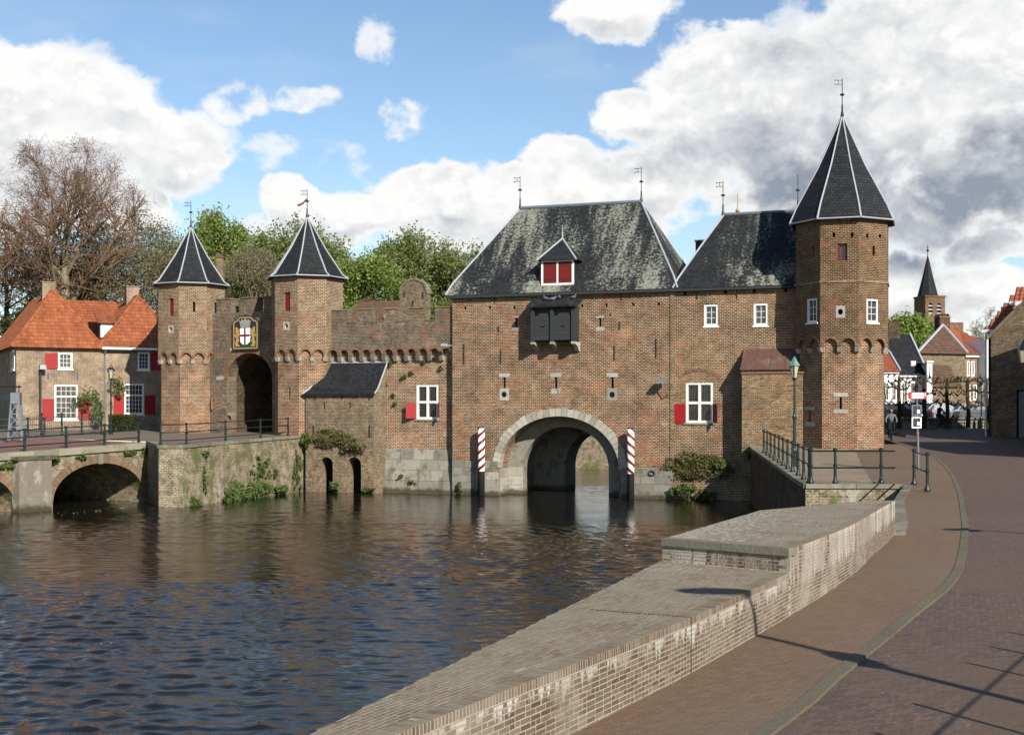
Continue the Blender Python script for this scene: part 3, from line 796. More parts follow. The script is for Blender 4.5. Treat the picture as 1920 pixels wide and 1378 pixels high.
# near brick parapet, brick by brick
def make_parapet():
    root = thing('brick_parapet', 'low stepped brick parapet with pale salt streaks curving beside the canal', 'wall')
    def outer_low(D): return -1.17 + (D - 7.8) * .3694
    STEP_I, STEP_O = (3.39, 15.6), (1.98, 16.85)
    OUT_UP = Path([STEP_O, (4.35, 22.4), (7.1, 25.35)])
    sI = INNER.at_y(15.6)
    zl = 3.02
    def zu(t): return 3.30 - .10 * (t - sI) / (INNER.L - sI)
    # mortar core
    core = MB()
    N = 60
    for seg in range(N):
        t0, t1 = sI * seg / N, sI * (seg + 1) / N
        (a, b), (c, d) = INNER.at(t0), INNER.at(t1)
        def om(t):
            f = t / sI; return (outer_low(2.9) * (1 - f) + STEP_O[0] * f, 2.9 * (1 - f) + STEP_O[1] * f)
        o0, o1 = om(t0), om(t1)
        core.poly([(a, b, zl), (c, d, zl), (o1[0], o1[1], zl), (o0[0], o0[1], zl)])
        core.poly([(a, b, 1.9), (c, d, 1.9), (c, d, zl), (a, b, zl)])
        core.poly([(o1[0], o1[1], -.9), (o0[0], o0[1], -.9), (o0[0], o0[1], zl), (o1[0], o1[1], zl)])
    K = 40
    def up(t):
        f = (t - sI) / (INNER.L - sI); return OUT_UP.at(f * OUT_UP.L)
    for seg in range(K):
        t0, t1 = sI + (INNER.L - sI) * seg / K, sI + (INNER.L - sI) * (seg + 1) / K
        (a, b), (c, d) = INNER.at(t0), INNER.at(t1); o0, o1 = up(t0), up(t1); z0, z1 = zu(t0), zu(t1)
        core.poly([(a, b, z0), (c, d, z1), (o1[0], o1[1], z1), (o0[0], o0[1], z0)])
        core.poly([(a, b, 1.9), (c, d, 1.9), (c, d, z1), (a, b, z0)])
        core.poly([(o1[0], o1[1], -.9), (o0[0], o0[1], -.9), (o0[0], o0[1], z0), (o1[0], o1[1], z1)])
    core.poly([(*STEP_O, 1.9), (*STEP_I, 1.9), (*STEP_I, 3.30), (*STEP_O, 3.30)])
    e = INNER.at(INNER.L); eo = up(INNER.L)
    core.poly([(*e, 1.9), (*eo, -.9), (*eo, 3.2), (*e, 3.2)])
    core.build('mortar_core', 'mortar_bed', root)
    bricks = []   # (x, y, z, yaw, kind)
    J = .0115
    def face(t0, t1, ztop, zbot_f):
        k = 0
        z = None
        t = t0 + .03
        while t < t1 - .03:           # rowlock course on the edge
            x, y = INNER.at(t); a = INNER.tan(t)
            bricks.append((x, y, ztop(t) - .036, a, 'row')); t += .0445
        rows = 22
        for r in range(rows):
            t = t0 + .002
            alt = r % 2; first = True
            while t < t1 - .05:
                hp = .9 if (c_mid := (sI - 4.2 < t < sI - .4)) else .25
                hd = (random.random() < hp) if alt else (random.random() < hp * .8)
                if first: hd = bool(alt); first = False
                w = .067 if hd else .145
                c = t + w / 2
                zc = ztop(c) - .078 - .0445 * r - .022
                x, y = INNER.at(c)
                if zc > gr(y) - .03 and c + w / 2 < t1: bricks.append((x, y, zc, INNER.tan(c), 'head' if hd else 'str'))
                t += w + J
    face(0.6, sI, lambda t: zl + .004, None)
    face(sI + .02, INNER.L, lambda t: zu(t) + .004, None)
    # top bed: courses on edge following the inner edge, running bond
    def top(t0, t1, zf, width):
        r = 0
        off = .165
        while off < 2.2:
            t = t0 + (.08 if r % 2 else 0.0) + random.uniform(0, .02)
            while t < t1 - .1:
                c = t + .074
                x, y = INNER.at(c); a = INNER.tan(c)
                px, py = x - math.sin(a) * off, y + math.cos(a) * off
                if pin(width, px, py): bricks.append((px, py, zf(c), a, 'top'))
                t += .157
            off += .0465; r += 1
    LOW = [INNER.at(sI * i / 60) for i in range(61)] + [STEP_O, (outer_low(2.9), 2.9)]
    UPP = [INNER.at(sI + (INNER.L - sI) * i / 40) for i in range(41)] + [OUT_UP.at(OUT_UP.L * (1 - i / 30)) for i in range(31)]
    def pin(poly, x, y):
        c = False; n = len(poly)
        for i in range(n):
            (x0, y0), (x1, y1) = poly[i], poly[(i + 1) % n]
            if (y0 > y) != (y1 > y) and x < (x1 - x0) * (y - y0) / (y1 - y0) + x0: c = not c
        return c
    def clip_step(b):
        # keep top bricks of each section on its own side of the step
        x, y = b[0], b[1]
        return (x - STEP_O[0]) * (STEP_I[1] - STEP_O[1]) - (y - STEP_O[1]) * (STEP_I[0] - STEP_O[0])
    n0 = len(bricks)
    top(0.8, sI + 1.2, lambda t: zl - .0195, LOW)
    bricks[n0:] = [b for b in bricks[n0:] if clip_step(b) > .10]
    n1 = len(bricks)
    top(sI - 1.4, INNER.L, lambda t: zu(max(t, sI)) - .0195, UPP)
    bricks[n1:] = [b for b in bricks[n1:] if clip_step(b) < -.22]
    # step face: courses under the concrete band
    a = math.atan2(STEP_I[1] - STEP_O[1], STEP_I[0] - STEP_O[0]); L = math.hypot(STEP_I[0] - STEP_O[0], STEP_I[1] - STEP_O[1])
    for r in range(5):
        t = .02 + (.11 if r % 2 else 0)
        while t < L - .12:
            w = .067 if random.random() < .3 else .145
            c = t + w / 2
            if c + w / 2 < L - .04:
                bricks.append((STEP_O[0] + math.cos(a) * c, STEP_O[1] + math.sin(a) * c, zl + .026 + .0445 * r - .012, a, 'head' if w < .1 else 'str'))
            t += w + J
    dims = dict(str=(.145, -.003, .08, .036), head=(.067, -.003, .08, .036), row=(.033, -.003, .15, .070), top=(.143, -.0175, .0175, .046))
    def brick_mesh(k, t):
        ln, ya, yb, h = dims[k]
        m = MB(); x = ln / 2; c = .003
        # chamfered block
        pts = [(-x, ya + c, -h / 2), (x, ya + c, -h / 2), (x, yb, -h / 2), (-x, yb, -h / 2), (-x + c, ya, -h / 2 + c), (x - c, ya, -h / 2 + c), (x - c, ya, h / 2 - c), (-x + c, ya, h / 2 - c),
               (-x + c, ya + c, h / 2), (x - c, ya + c, h / 2), (x - c, yb - c, h / 2), (-x + c, yb - c, h / 2), (-x, ya + c, h / 2 - c), (x, ya + c, h / 2 - c), (x, yb, h / 2 - c), (-x, yb, h / 2 - c)]
        f = [(4, 5, 6, 7), (8, 9, 10, 11), (0, 1, 5, 4), (7, 6, 9, 8), (1, 2, 14, 13), (0, 12, 15, 3), (5, 1, 13, 6), (0, 4, 7, 12), (6, 13, 9), (12, 7, 8), (13, 14, 10, 9), (12, 8, 11, 15), (15, 11, 10, 14)]
        return m.add(pts, f, t)
    def vis(b):
        x, y, z = b[:3]
        if y < 7.6: return 1e9
        px = 960 + FPX * x / y; py = HOR + (EZ - z) * FPX / y
        if not (0 < px < 1920 and py < 1378): return 1e9
        return y
    order = sorted(range(len(bricks)), key=lambda i: vis(bricks[i]) - (1.5 if bricks[i][4] in ('str', 'top') else 0))
    near = set(order[:300])
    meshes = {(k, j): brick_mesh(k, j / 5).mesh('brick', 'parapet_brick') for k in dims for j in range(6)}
    rest = MB()
    for i, (x, y, z, yaw, k) in enumerate(bricks):
        dz = random.gauss(0, .0012); yaw += random.gauss(0, .006); tl = random.gauss(0, .004)
        if i in near:
            o = obj('brick', meshes[(k, random.randrange(6))], root, loc=(x, y, z + dz)); o.rotation_euler = (tl, 0, yaw)
        else:
            u = brick_mesh(k, random.random())
            Mx = Matrix.Translation((x, y, z + dz)) @ Matrix.Rotation(yaw, 4, 'Z')
            off = len(rest.v); rest.v += [tuple(Mx @ Vector(p)) for p in u.v]; rest.f += [tuple(q + off for q in f) for f in u.f]; rest.t += u.t
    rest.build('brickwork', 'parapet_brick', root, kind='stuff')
    # expansion joint in the lower section
    tj = INNER.at_y(12.2); xj, yj = INNER.at(tj); ej = MB(); ej.box(-.007, .007, -.006, .05, gr(12) + .0, zl + .0052); ej.box(-.007, .007, .05, 1.05, zl - .02, zl + .0062)
    ej.build('expansion_joint', 'black_timber', root, loc=(xj, yj, 0), rotz=INNER.tan(tj))
    # concrete band at the head of the step
    c = MB(); c.rt = 1
    d = Vector((math.cos(a), math.sin(a))); n = Vector((-d.y, d.x))
    for q in range(2):
        p0 = Vector(STEP_O) + d * (L * (.0 if q == 0 else .48) + .004) - n * .03; p1 = Vector(STEP_O) + d * (L * (.48 if q == 0 else 1.0) - .004) - n * .03
        c = MB(); c.rt = 1
        bb = [p0, p1, p1 + n * .2, p0 + n * .2]
        c.hexa([(v.x, v.y, 3.215) for v in bb], [(v.x, v.y, 3.315) for v in bb]); c.build('edge_slab', 'concrete', root)
make_parapet()

# ------------------------------------------------------------------ left bank
A2 = (-19.9, 69.8); BA = (-18.08, 65.5); BB = (-16.85, 65.6)
M = Fr((-3.54, 75.8), -math.atan(.3535))           # plane of the water gate's facade
EB = Fr(A2, math.atan2(-.86, -.51))                # bridge: x runs left towards the camera, y = to the right side
CL = M.w(M.px(573, -1.0), -1.0)                    # front left corner of the lean-to

def make_left_bank():
    m = MB()
    e = Vector((-.51, -.86)).normalized(); nb = Vector((-.86, .51)).normalized()
    a2 = Vector(A2)
    far = a2 + nb * 7.0
    c1 = far + e * 60
    Z = lambda p: (p[0], p[1], gl(p[1]))
    lft = (-60, c1.y)
    grid = [BA, BB, (CL[0] - .3, CL[1] + .2), (-11.5, 80.5), (-13, 88), (-60, 88), (-60, 60), (far.x, far.y), A2]
    m.poly([Z(A2), Z(BA), Z(BB), Z((-12.6, 78.9)), Z((-12, 80.0)), Z((-12, 88.5)), Z((far.x, 88.5)), Z((far.x, far.y))])
    p = far + e * 40
    m.poly([Z((far.x, far.y)), Z((far.x, 88.5)), Z((-61, 88.5)), (-61, 75, 3.3), (p.x - 20, p.y + 10, 2.6), (p.x, p.y, 2.2)])
    m.build('forecourt', 'court_pavers', kind='structure')
    # wall of the land behind the bridge, dark under the vault
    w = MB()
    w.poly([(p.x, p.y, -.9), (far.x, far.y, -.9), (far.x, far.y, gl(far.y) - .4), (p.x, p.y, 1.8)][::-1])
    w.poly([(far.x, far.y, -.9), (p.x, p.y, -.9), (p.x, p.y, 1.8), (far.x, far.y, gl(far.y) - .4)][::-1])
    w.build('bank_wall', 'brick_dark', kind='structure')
make_left_bank()

def make_bastion():
    q = thing('quay_bastion', 'lichen-stained brick quay bastion between the arched bridge and lean-to', 'quay wall')
    top = [(-21.6, 72.7), A2, BA, BB, (-12.75, 78.4)]
    m = MB()
    for i in range(len(top) - 1):
        a, b = top[i], top[i + 1]
        k = 1 if i < 3 else 1
        # battered face
        def foot(p, s): return (p[0], p[1])
        m.poly([(a[0], a[1], -.9), (b[0], b[1], -.9), (b[0], b[1], gl(b[1]) - .12), (a[0], a[1], gl(a[1]) - .12)])
    m.build('wall_face', 'brick_quay', q)
    P = Path(top[1:]); t = 0
    corners = [0] + [float(v) for v in P.s[1:]]
    for i in range(len(P.p) - 1):
        a, b = Vector(P.p[i]), Vector(P.p[i + 1]); L = (b - a).length; d = (b - a) / L; s = Vector((-d.y, d.x)); k = max(1, int(L / 1.3))
        for j in range(k):
            p, e = a + d * (L * j / k + .006), a + d * (L * (j + 1) / k - .006)
            c = MB(); c.rt = 1
            bb = [p - s * .07, e - s * .07, e + s * .4, p + s * .4]; zz = [gl(p.y), gl(e.y)]; zz = [zz[0], zz[1], zz[1], zz[0]]
            c.hexa([(v.x, v.y, z - .13) for v, z in zip(bb, zz)], [(v.x, v.y, z + .03) for v, z in zip(bb, zz)]); c.build('coping_slab', 'coping', q)
make_bastion()

# stone-fronted brick bridge on the left: frame with x from the bastion towards the left, outward face towards -y
BR = Fr(A2, math.atan2(.86, .51))                  # local +x runs away; the bridge lies at x < 0, face towards -y
def bz(x): return 3.22 + .035 * x                   # deck falls gently to the left
def make_bridge():
    t = BR.thing('arched_bridge', 'old brick arched bridge with stone pier and grey coping at the left edge', 'bridge')
    x1 = BR.px(270); x0 = BR.px(99)
    pier0, pier1 = BR.px(36, -.5), BR.px(97, -.5)
    span = x1 - x0
    holes = [arch((x0 + x1) / 2, span / 2, .35, 1.85, 24, -.8)]
    c2 = pier0 + .15 - span / 2
    holes.append(arch(c2, span / 2, .30, 1.75, 24, -.8))
    m = MB()
    m.panel([(-24, -.9), (.0, -.9), (.0, bz(0) - .32), (-24, bz(-24) - .32)], holes, 0, 7.0)
    m.build('spandrel', 'brick_quay', t)
    for (cx, zs, b) in (((x0 + x1) / 2, .35, 1.85), (c2, .30, 1.75)):   # ring of bricks on edge around each arch
        n = 64
        a = span / 2
        ring = MB(); ring.rt = 1
        for i in range(n):
            f0, f1 = math.pi * (i + .06) / n, math.pi * (i + .94) / n
            P = lambda f, k: (cx + (a + k) * math.cos(f), zs + (b + k) * math.sin(f))
            ring.extr([P(f0, 0.004), P(f0, .42), P(f1, .42), P(f1, 0.004)], -.035, .02)
        ring.build('arch_ring', 'brick_ring', t, kind='stuff')
        k = MB(); k.rt = 1; P = lambda f, kk: (cx + (a + kk) * math.cos(f), zs + (b + kk) * math.sin(f))
        f0, f1 = math.pi / 2 - .045, math.pi / 2 + .045
        k.extr([P(f0, -.03), P(f0, .5), P(f1, .5), P(f1, -.03)], -.07, .05); k.build('keystone', 'limestone_grey', t)
    # pier
    p = MB(); zt = bz((pier0 + pier1) / 2) - .42
    p.box(pier0, pier1, -.5, .02, -.9, zt); p.build('pier', 'pier_stone', t)
    c = MB(); c.hexa([(pier0 - .12, -.56, zt), (pier1 + .12, -.56, zt), (pier1 + .25, .02, zt), (pier0 - .25, .02, zt)], [(pier0 - .25, -.68, zt + .2), (pier1 + .25, -.68, zt + .2), (pier1 + .25, .02, zt + .2), (pier0 - .25, .02, zt + .2)]); c.build('pier_cap', 'coping', t)
    # coping
    xx = 0.0
    while xx > -23:
        c = MB(); c.rt = 1; a, b = xx - 1.5, xx - .008
        c.hexa([(a, -.12, bz(a) - .34), (b, -.12, bz(b) - .34), (b, .5, bz(b) - .34), (a, .5, bz(a) - .34)], [(a, -.12, bz(a)), (b, -.12, bz(b)), (b, .5, bz(b)), (a, .5, bz(a))]); c.build('coping_slab', 'concrete', t)
        xx -= 1.5
    d = MB(); d.poly([(-24, .5, bz(-24) - .02), (0, .5, bz(0) - .02), (0, 7.3, 3.345), (-24, 7.3, 3.345 - .0283 * 24)]); d.build('deck', 'bridge_pavers', t)
    return t
def ringmat():
    stonemat('brick_ring', S(120, 96, 76), S(162, 138, 112), S(150, 140, 120), (.5, .66))
    stonemat('pier_stone', S(122, 114, 98), S(158, 150, 134), S(212, 206, 194), (.5, .74), damp_or_shade=True)
ringmat()
make_bridge()
# ================================================================== THE CASTLE
def finial(parent, x, y, z, h, vane=True, name='finial'):
    m = MB()
    m.lathe([(.10, -.15), (.09, .12), (.05, .3), (.045, h * .3), (.035, h * .32)], (x, y, z), 8)
    m.tube([(x, y, z), (x, y, z + h)], [.03, .02], 6)
    m.ball((x, y, z + h * .58), (.13, .13, .07), 8, 5)
    o = m.build(name, 'black_iron', parent)
    if vane:
        v = MB()
        v.box(x - .36, x - .02, y - .006, y + .006, z + h - .11, z + h - .08); v.box(x - .36, x - .02, y - .006, y + .006, z + h - .33, z + h - .30)
        v.box(x - .22, x - .19, y - .005, y + .005, z + h - .33, z + h - .08); v.box(x - .40, x - .36, y - .005, y + .005, z + h - .36, z + h - .27); v.box(x - .40, x - .36, y - .005, y + .005, z + h - .14, z + h - .05)
        v.build('vane', 'black_iron', o)
    return o
def window(parent, x0, x1, z0, z1, y, nx, nz, fw=.11, transom=None, bars=False, mat='white_paint', sill=True, depth=.14, M_=None):
    # painted frame standing in its opening, with glazing bars and panes
    m = MB(); m.M = M_
    yf = y - .03
    m.box(x0, x0 + fw, yf, y + depth, z0, z1); m.box(x1 - fw, x1, yf, y + depth, z0, z1)
    m.box(x0 + fw, x1 - fw, yf, y + depth, z1 - fw, z1); m.box(x0 + fw, x1 - fw, yf, y + depth, z0, z0 + fw)
    if transom:
        zt = z0 + (z1 - z0) * transom; m.box(x0 + fw, x1 - fw, yf + .01, y + depth, zt - fw * .5, zt + fw * .5)
    w = m.build('window', mat, parent)
    g = MB(); g.M = M_; b = .028
    cells = [(z0 + fw, z1 - fw, nz)] if not transom else [(z0 + fw, zt - fw * .5, nz if isinstance(nz, int) else nz[0]), (zt + fw * .5, z1 - fw, nz if isinstance(nz, int) else nz[1])]
    for (za, zb, n) in cells:
        for i in range(1, nx):
            xx = x0 + fw + (x1 - x0 - 2 * fw) * i / nx; g.box(xx - b / 2, xx + b / 2, y + .03, y + .075, za, zb)
        for j in range(1, n):
            zz = za + (zb - za) * j / n; g.box(x0 + fw, x1 - fw, y + .032, y + .07, zz - b / 2, zz + b / 2)
    if g.v: g.build('glazing_bars', mat, w)
    p = MB(); p.M = M_; p.box(x0 + fw, x1 - fw, y + .08, y + .10, z0 + fw, z1 - fw); p.build('pane', 'glass', w)
    if sill:
        s = MB(); s.M = M_; s.box(x0 - .06, x1 + .06, y - .10, y + .1, z0 - .09, z0 - .003); s.build('sill', mat, w)
    return w
def cross_window(parent, x0, x1, z0, z1, y):
    fw = .13; m = MB(); yf = y - .04; xm = (x0 + x1) / 2; zm = z0 + (z1 - z0) * .50
    m.box(x0, x0 + fw, yf, y + .16, z0, z1); m.box(x1 - fw, x1, yf, y + .16, z0, z1); m.box(x0 + fw, x1 - fw, yf, y + .16, z1 - fw * .8, z1); m.box(x0 + fw, x1 - fw, yf, y + .16, z0, z0 + fw)
    m.box(xm - .07, xm + .07, yf + .01, y + .16, z0 + fw, z1 - fw * .8); m.box(x0 + fw, xm - .07, yf + .012, y + .16, zm - .07, zm + .07); m.box(xm + .07, x1 - fw, yf + .012, y + .16, zm - .07, zm + .07)
    w = m.build('window', 'white_paint', parent)
    for (a, b) in ((x0 + fw, xm - .07), (xm + .07, x1 - fw)):
        for (c, d) in ((z0 + fw, zm - .07), (zm + .07, z1 - fw * .8)):
            p = MB(); p.box(a, b, y + .08, y + .10, c, d); p.build('pane', 'glass', w)
            g = MB()
            for i in range(1, 4): g.box(a + (b - a) * i / 4 - .012, a + (b - a) * i / 4 + .012, y + .02, y + .045, c, d)
            for i in range(1, 6): g.box(a, b, y + .045, y + .06, c + (d - c) * i / 6 - .008, c + (d - c) * i / 6 + .008)
            g.build('window_grille', 'black_iron', w)
    s = MB(); s.box(x0 - .12, x1 + .12, y - .12, y + .1, z0 - .1, z0 - .003); s.build('sill', 'limestone_grey', w)
    return w
def shutter(parent, hx, hy, z0, z1, w, ang, mat='red_shutter', name='shutter', inset=False):
    # leaf hinged at (hx, hy), swung by ang from the wall plane
    m = MB(); m.box(0, w, -.045, 0, z0, z1)
    m.box(.05, w - .05, -.055, -.045, z0 + .12, z0 + .2); m.box(.05, w - .05, -.055, -.045, z1 - .2, z1 - .12)
    o = m.build(name, mat, parent, loc=(hx, hy, 0), rotz=ang)
    if inset:
        b = MB(); b.box(w * .34, w * .66, -.06, -.047, z0 + (z1 - z0) * .3, z0 + (z1 - z0) * .7); b.build('panel', mat, o)
    h = MB()
    for z in (z0 + .16, z1 - .16): h.box(0, w * .7, -.062, -.0555, z - .02, z + .02)
    h.build('hinge', 'black_iron', o)
    return o
def stone(parent, x0, x1, z0, z1, y=0.0, pr=.012, mat='corbel_stone', name='stone', hole=None):
    m = MB(); m.rt = 1
    if hole:
        m.panel(rect(x0, x1, z0, z1), [hole], y - pr, pr + .3, edge=True)
    else: m.box(x0, x1, y - pr, y + .06, z0, z1)
    return m.build(name, mat, parent)
def anchor(parent, x, z0, z1, y=0.0, M_=None):
    m = MB(); m.M = M_; m.box(x - .03, x + .03, y - .045, y + .02, z0, z1); m.box(x - .022, x + .022, y - .06, y - .045, (z0 + z1) / 2 - .05, (z0 + z1) / 2 + .05)
    return m.build('wall_anchor', 'black_iron', parent)
def scallops(x0, x1, z0, z1, n, pw, ah):
    # panel outline whose lower edge is a row of small arches
    W = (x1 - x0 - pw) / n; pts = [(x0, z0)]
    for i in range(n):
        a = x0 + pw + i * W
        b = a + W - pw
        c, r = (a + b) / 2, (b - a) / 2
        pts += [(a, z0)] + [(c - r * math.cos(math.pi * k / 8), z0 + ah - r * 1.15 + r * 1.15 * math.sin(math.pi * k / 8)) for k in range(9)] + [(b, z0)]
    pts += [(x1, z0), (x1, z1), (x0, z1)]
    return pts, W
def corbels(parent, x0, x1, z0, n, pw, y0, depth, M_=None, h=.24):
    W = (x1 - x0 - pw) / n
    for i in range(n + 1):
        a = x0 + i * W
        m = MB(); m.M = M_; m.rt = 1
        m.hexa([(a - .02, y0 + depth * .45, z0 - h), (a + pw + .02, y0 + depth * .45, z0 - h), (a + pw + .02, y0 + depth + .02, z0 - h), (a - .02, y0 + depth + .02, z0 - h)],
               [(a - .03, y0 - .03, z0 - .003), (a + pw + .03, y0 - .03, z0 - .003), (a + pw + .03, y0 + depth + .02, z0 - .003), (a - .03, y0 + depth + .02, z0 - .003)])
        m.build('corbel', 'corbel_stone', parent)
        if i < n:        # small relieving arch of bricks on edge above each bay
            b = a + W; c = (a + pw + b) / 2; r = (b - a - pw) / 2
            q = MB(); q.M = M_; q.rt = 1
            for k in range(9):
                f0, f1 = math.pi * (k + .08) / 9, math.pi * (k + .92) / 9
                P = lambda f, kk: (c - (r + kk) * math.cos(f), z0 + ARCH_H - r * 1.15 + (r * 1.15 + kk) * math.sin(f))
                q.extr([P(f0, .0), P(f1, .0), P(f1, .13), P(f0, .13)], y0 - .018, y0 + .02)
            q.build('corbel_arch', 'brick_ring_red', parent)
ARCH_H = .46
stonemat('brick_ring_red', S(124, 92, 72), S(162, 128, 102), S(118, 104, 86), (.5, .7))

# ---------------- water gate
MW, MD, EAVE = 13.27, 8.3, 11.72
def make_water_gate():
    t = M.thing('water_gate', 'main brick water gate with wide stone arch over the canal and steep slate roof', 'gatehouse')
    acx, aa, azs, ab = 6.59, 3.6, 1.6, 3.03
    P = M.pix
    holes = [arch(acx, aa, azs, ab, 32, -.8)]
    slots = []
    for px in (945.5, 1042, 1148):
        x = M.px(px); z1 = P(px, 707)[1]; z0 = P(px, 728)[1]
        holes.append(rect(x - .08, x + .08, z0, z1)); slots.append((x, z0, z1))
    ups = []
    for px in (967.5, 1125):
        x = M.px(px); z1 = P(px, 596)[1]; z0 = P(px, 613)[1]; holes.append(rect(x - .07, x + .07, z0, z1)); ups.append((x, z0, z1))
    for px, py in ((872, 578), (918, 577), (964, 576), (1091, 573), (1137, 572), (1187, 571), (1235, 570)):
        x, z = P(px, py); holes.append(rect(x - .07, x + .07, z - .09, z + .09))
    m = MB(); m.panel([(0, -.8), (MW, -.8), (MW, EAVE), (0, EAVE)], holes, 0, 1.5, hd=1.5)
    # sides and back (the back has its own arch)
    m.poly([(0, MD, -.8), (0, 0, -.8), (0, 0, EAVE), (0, MD, EAVE)]); m.poly([(MW, 0, -.8), (MW, MD, -.8), (MW, MD, EAVE), (MW, 0, EAVE)])
    m.build('wall', 'brick_gate', t)
    # second ring of the passage and the vault behind it
    v = MB()
    inner = arch(6.55, 2.62, 1.5, 2.5, 28, -.78)
    v.panel([(1.5, -.79), (11.7, -.79), (11.7, 5.2), (1.5, 5.2)], [inner], 1.5, .7)
    wide = arch(6.55, 3.45, 1.5, 2.8, 28, -.78)
    v.panel([(1.5, -.79), (11.7, -.79), (11.7, 5.2), (1.5, 5.2)], [wide], 2.2, 3.8)
    far = arch(6.75, 1.62, 1.4, 2.1, 24, -.78)
    v.panel([(2.9, -.79), (10.2, -.79), (10.2, 4.8), (2.9, 4.8)], [far], 6.0, 2.28)
    v.build('passage_vault', 'limestone_grey', t)
    b = MB(); b.panel([(0, -.8), (MW, -.8), (MW, EAVE), (0, EAVE)], [far], 0, .0)
    b.v = [(x, MD + .0, z) for x, y, z in b.v]; b.f = [f[::-1] for f in b.f]
    b.build('rear_wall', 'brick_gate', t)
    dk = MB()
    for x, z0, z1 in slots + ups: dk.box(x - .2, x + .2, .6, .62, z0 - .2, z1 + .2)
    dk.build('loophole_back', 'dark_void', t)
    # voussoirs
    n = 33
    for i in range(n):
        f0, f1 = math.pi * (i + .03) / n, math.pi * (i + .97) / n
        q = random.uniform(.42, .50)
        Q = lambda f, k: (acx + (aa + k) * math.cos(f), azs + (ab + k) * math.sin(f))
        s = MB(); s.rt = 1
        pts = [Q(f0, -.01), Q(f0, q), Q((f0 + f1) / 2, q + .01), Q(f1, q), Q(f1, -.01), Q((f0 + f1) / 2, -.01)]
        s.extr(pts, -.05 - random.random() * .02, .5); s.build('voussoir', 'limestone', t)
    # lining stones of the recess on the left reveal, and ashlar foot courses
    def ashlar(x0, x1, z0, z1, y, rows, lo, hi, mat='limestone', dep=.07, M_=None, yb=.05):
        z = z0
        for r in range(rows):
            h = (z1 - z0) / rows; x = x0
            while x < x1 - .05:
                w = min(random.uniform(lo, hi), x1 - x)
                if x1 - x - w < .25: w = x1 - x
                s = MB(); s.rt = 1; s.M = M_; k = random.uniform(0, .03)
                s.box(x + .008, x + w - .008, y - dep - k, y + yb, z + .007, z + h - .007); s.build('ashlar_stone', mat, t)
                x += w
            z += h
    ashlar(.02, 2.9, -.5, 2.0, 0, 6, .5, 1.2, 'limestone_grey')
    ashlar(1.9, 2.97, -.45, .0 + 1.35, -.10, 4, .6, 1.0, 'limestone', .16)
    ashlar(10.30, MW - .02, -.5, 1.72, 0, 5, .5, 1.3, 'limestone_grey')
    Mr = Matrix.Translation((acx - aa, 0, 0)) @ Matrix.Rotation(R(90), 4, 'Z')
    ashlar(.02, 1.46, -.5, 1.55, -.0, 4, .5, .8, 'limestone', .05, Mr, .03)
    Mr2 = Matrix.Translation((0, 1.5, 0))
    ashlar(acx - aa + .06, 3.92, -.5, 1.6, 0, 4, .5, .8, 'limestone', .06, Mr2)
    # loophole stones
    for k, (x, z0, z1) in enumerate(slots):
        stone(t, x - .33, x + .33, z1, z1 + .22, name='lintel')
        if k == 1: stone(t, x - .28, x + .28, z0 - .3, z0, name='loophole_sill')
        else:
            zc = z0 - .36; c = [(x + .16 * math.cos(a), zc + .17 * math.sin(a)) for a in [6.2832 * i / 14 for i in range(14)]]
            stone(t, x - .29, x + .29, z0 - .72, z0, name='gun_port', hole=c, pr=.03)
            d = MB(); d.box(x - .2, x + .2, -.0275, -.012, zc - .2, zc + .2); d.build('gun_port_back', 'dark_void', t)
    for x, z0, z1 in ups:
        stone(t, x - .25, x + .25, z1, z1 + .1, name='lintel'); stone(t, x - .25, x + .25, z0 - .2, z0, name='loophole_sill')
    for px, a, b_ in ((870, 645, 682), (939, 655, 682), (1152, 648, 675), (1230, 635, 671), (928, 552, 568), (1165, 549, 562), (935, 611, 622), (1162, 604, 618), (1145, 588, 592)):
        x, z1 = P(px, a); _, z0 = P(px, b_); anchor(t, x, z0, z1)
    # corner strip towards the wing
    s = MB(); s.box(MW - .13, MW + .10, -.07, -.003, 1.75, EAVE); s.build('corner_strip', 'brick_buff', t)
    # roof
    ov = .32; rz = 17.35; hx = MW / 2; rl = 3.82
    prof = [(0.0, EAVE + .02), (.10, EAVE + .75), (.45, EAVE + 2.65), (1.0, rz)]
    rings = []
    for f, z in prof:
        x0 = -ov + f * (hx - rl + ov); y0 = -ov + f * (MD / 2 + ov)
        rings.append([(x0, y0, z), (MW - x0, y0, z), (MW - x0, MD - y0, z), (x0, MD - y0, z)])
    r = MB()
    for a, b in zip(rings[:-1], rings[1:]):
        for i in range(4): r.poly([a[i], a[(i + 1) % 4], b[(i + 1) % 4], b[i]])
    r.poly(rings[0][::-1])
    roof = r.build('roof', 'slate_lichen', t)
    for i in range(4):
        q = MB(); pts = [rings[k][i] for k in range(4)]
        q.tube([(p[0], p[1], p[2] + .02) for p in pts], .055, 6); q.build('hip_flashing', 'lead', roof)
    q = MB(); q.tube([(hx - rl, MD / 2, rz + .03), (hx + rl, MD / 2, rz + .03)], .11, 8); q.build('ridge_capping', 'grey_metal', roof)
    g = MB(); g.box(-.3, MW + .3, -.30, -.003, EAVE - .16, EAVE - .003); g.build('eave_board', 'black_timber', t)
    finial(t, hx - rl, MD / 2, rz, 2.0); finial(t, hx + rl, MD / 2, rz, 2.1)
    # dormer
    yd = -.06; dx0, zb = P(1015, 536, yd); dx1, zt = P(1076, 487, yd)
    d = MB(); d.box(dx0 + .02, dx1 - .02, yd + .05, yd + 2.0, zb - .1, zt); dm = d.build('dormer', 'slate', t)
    f = MB(); F = .12
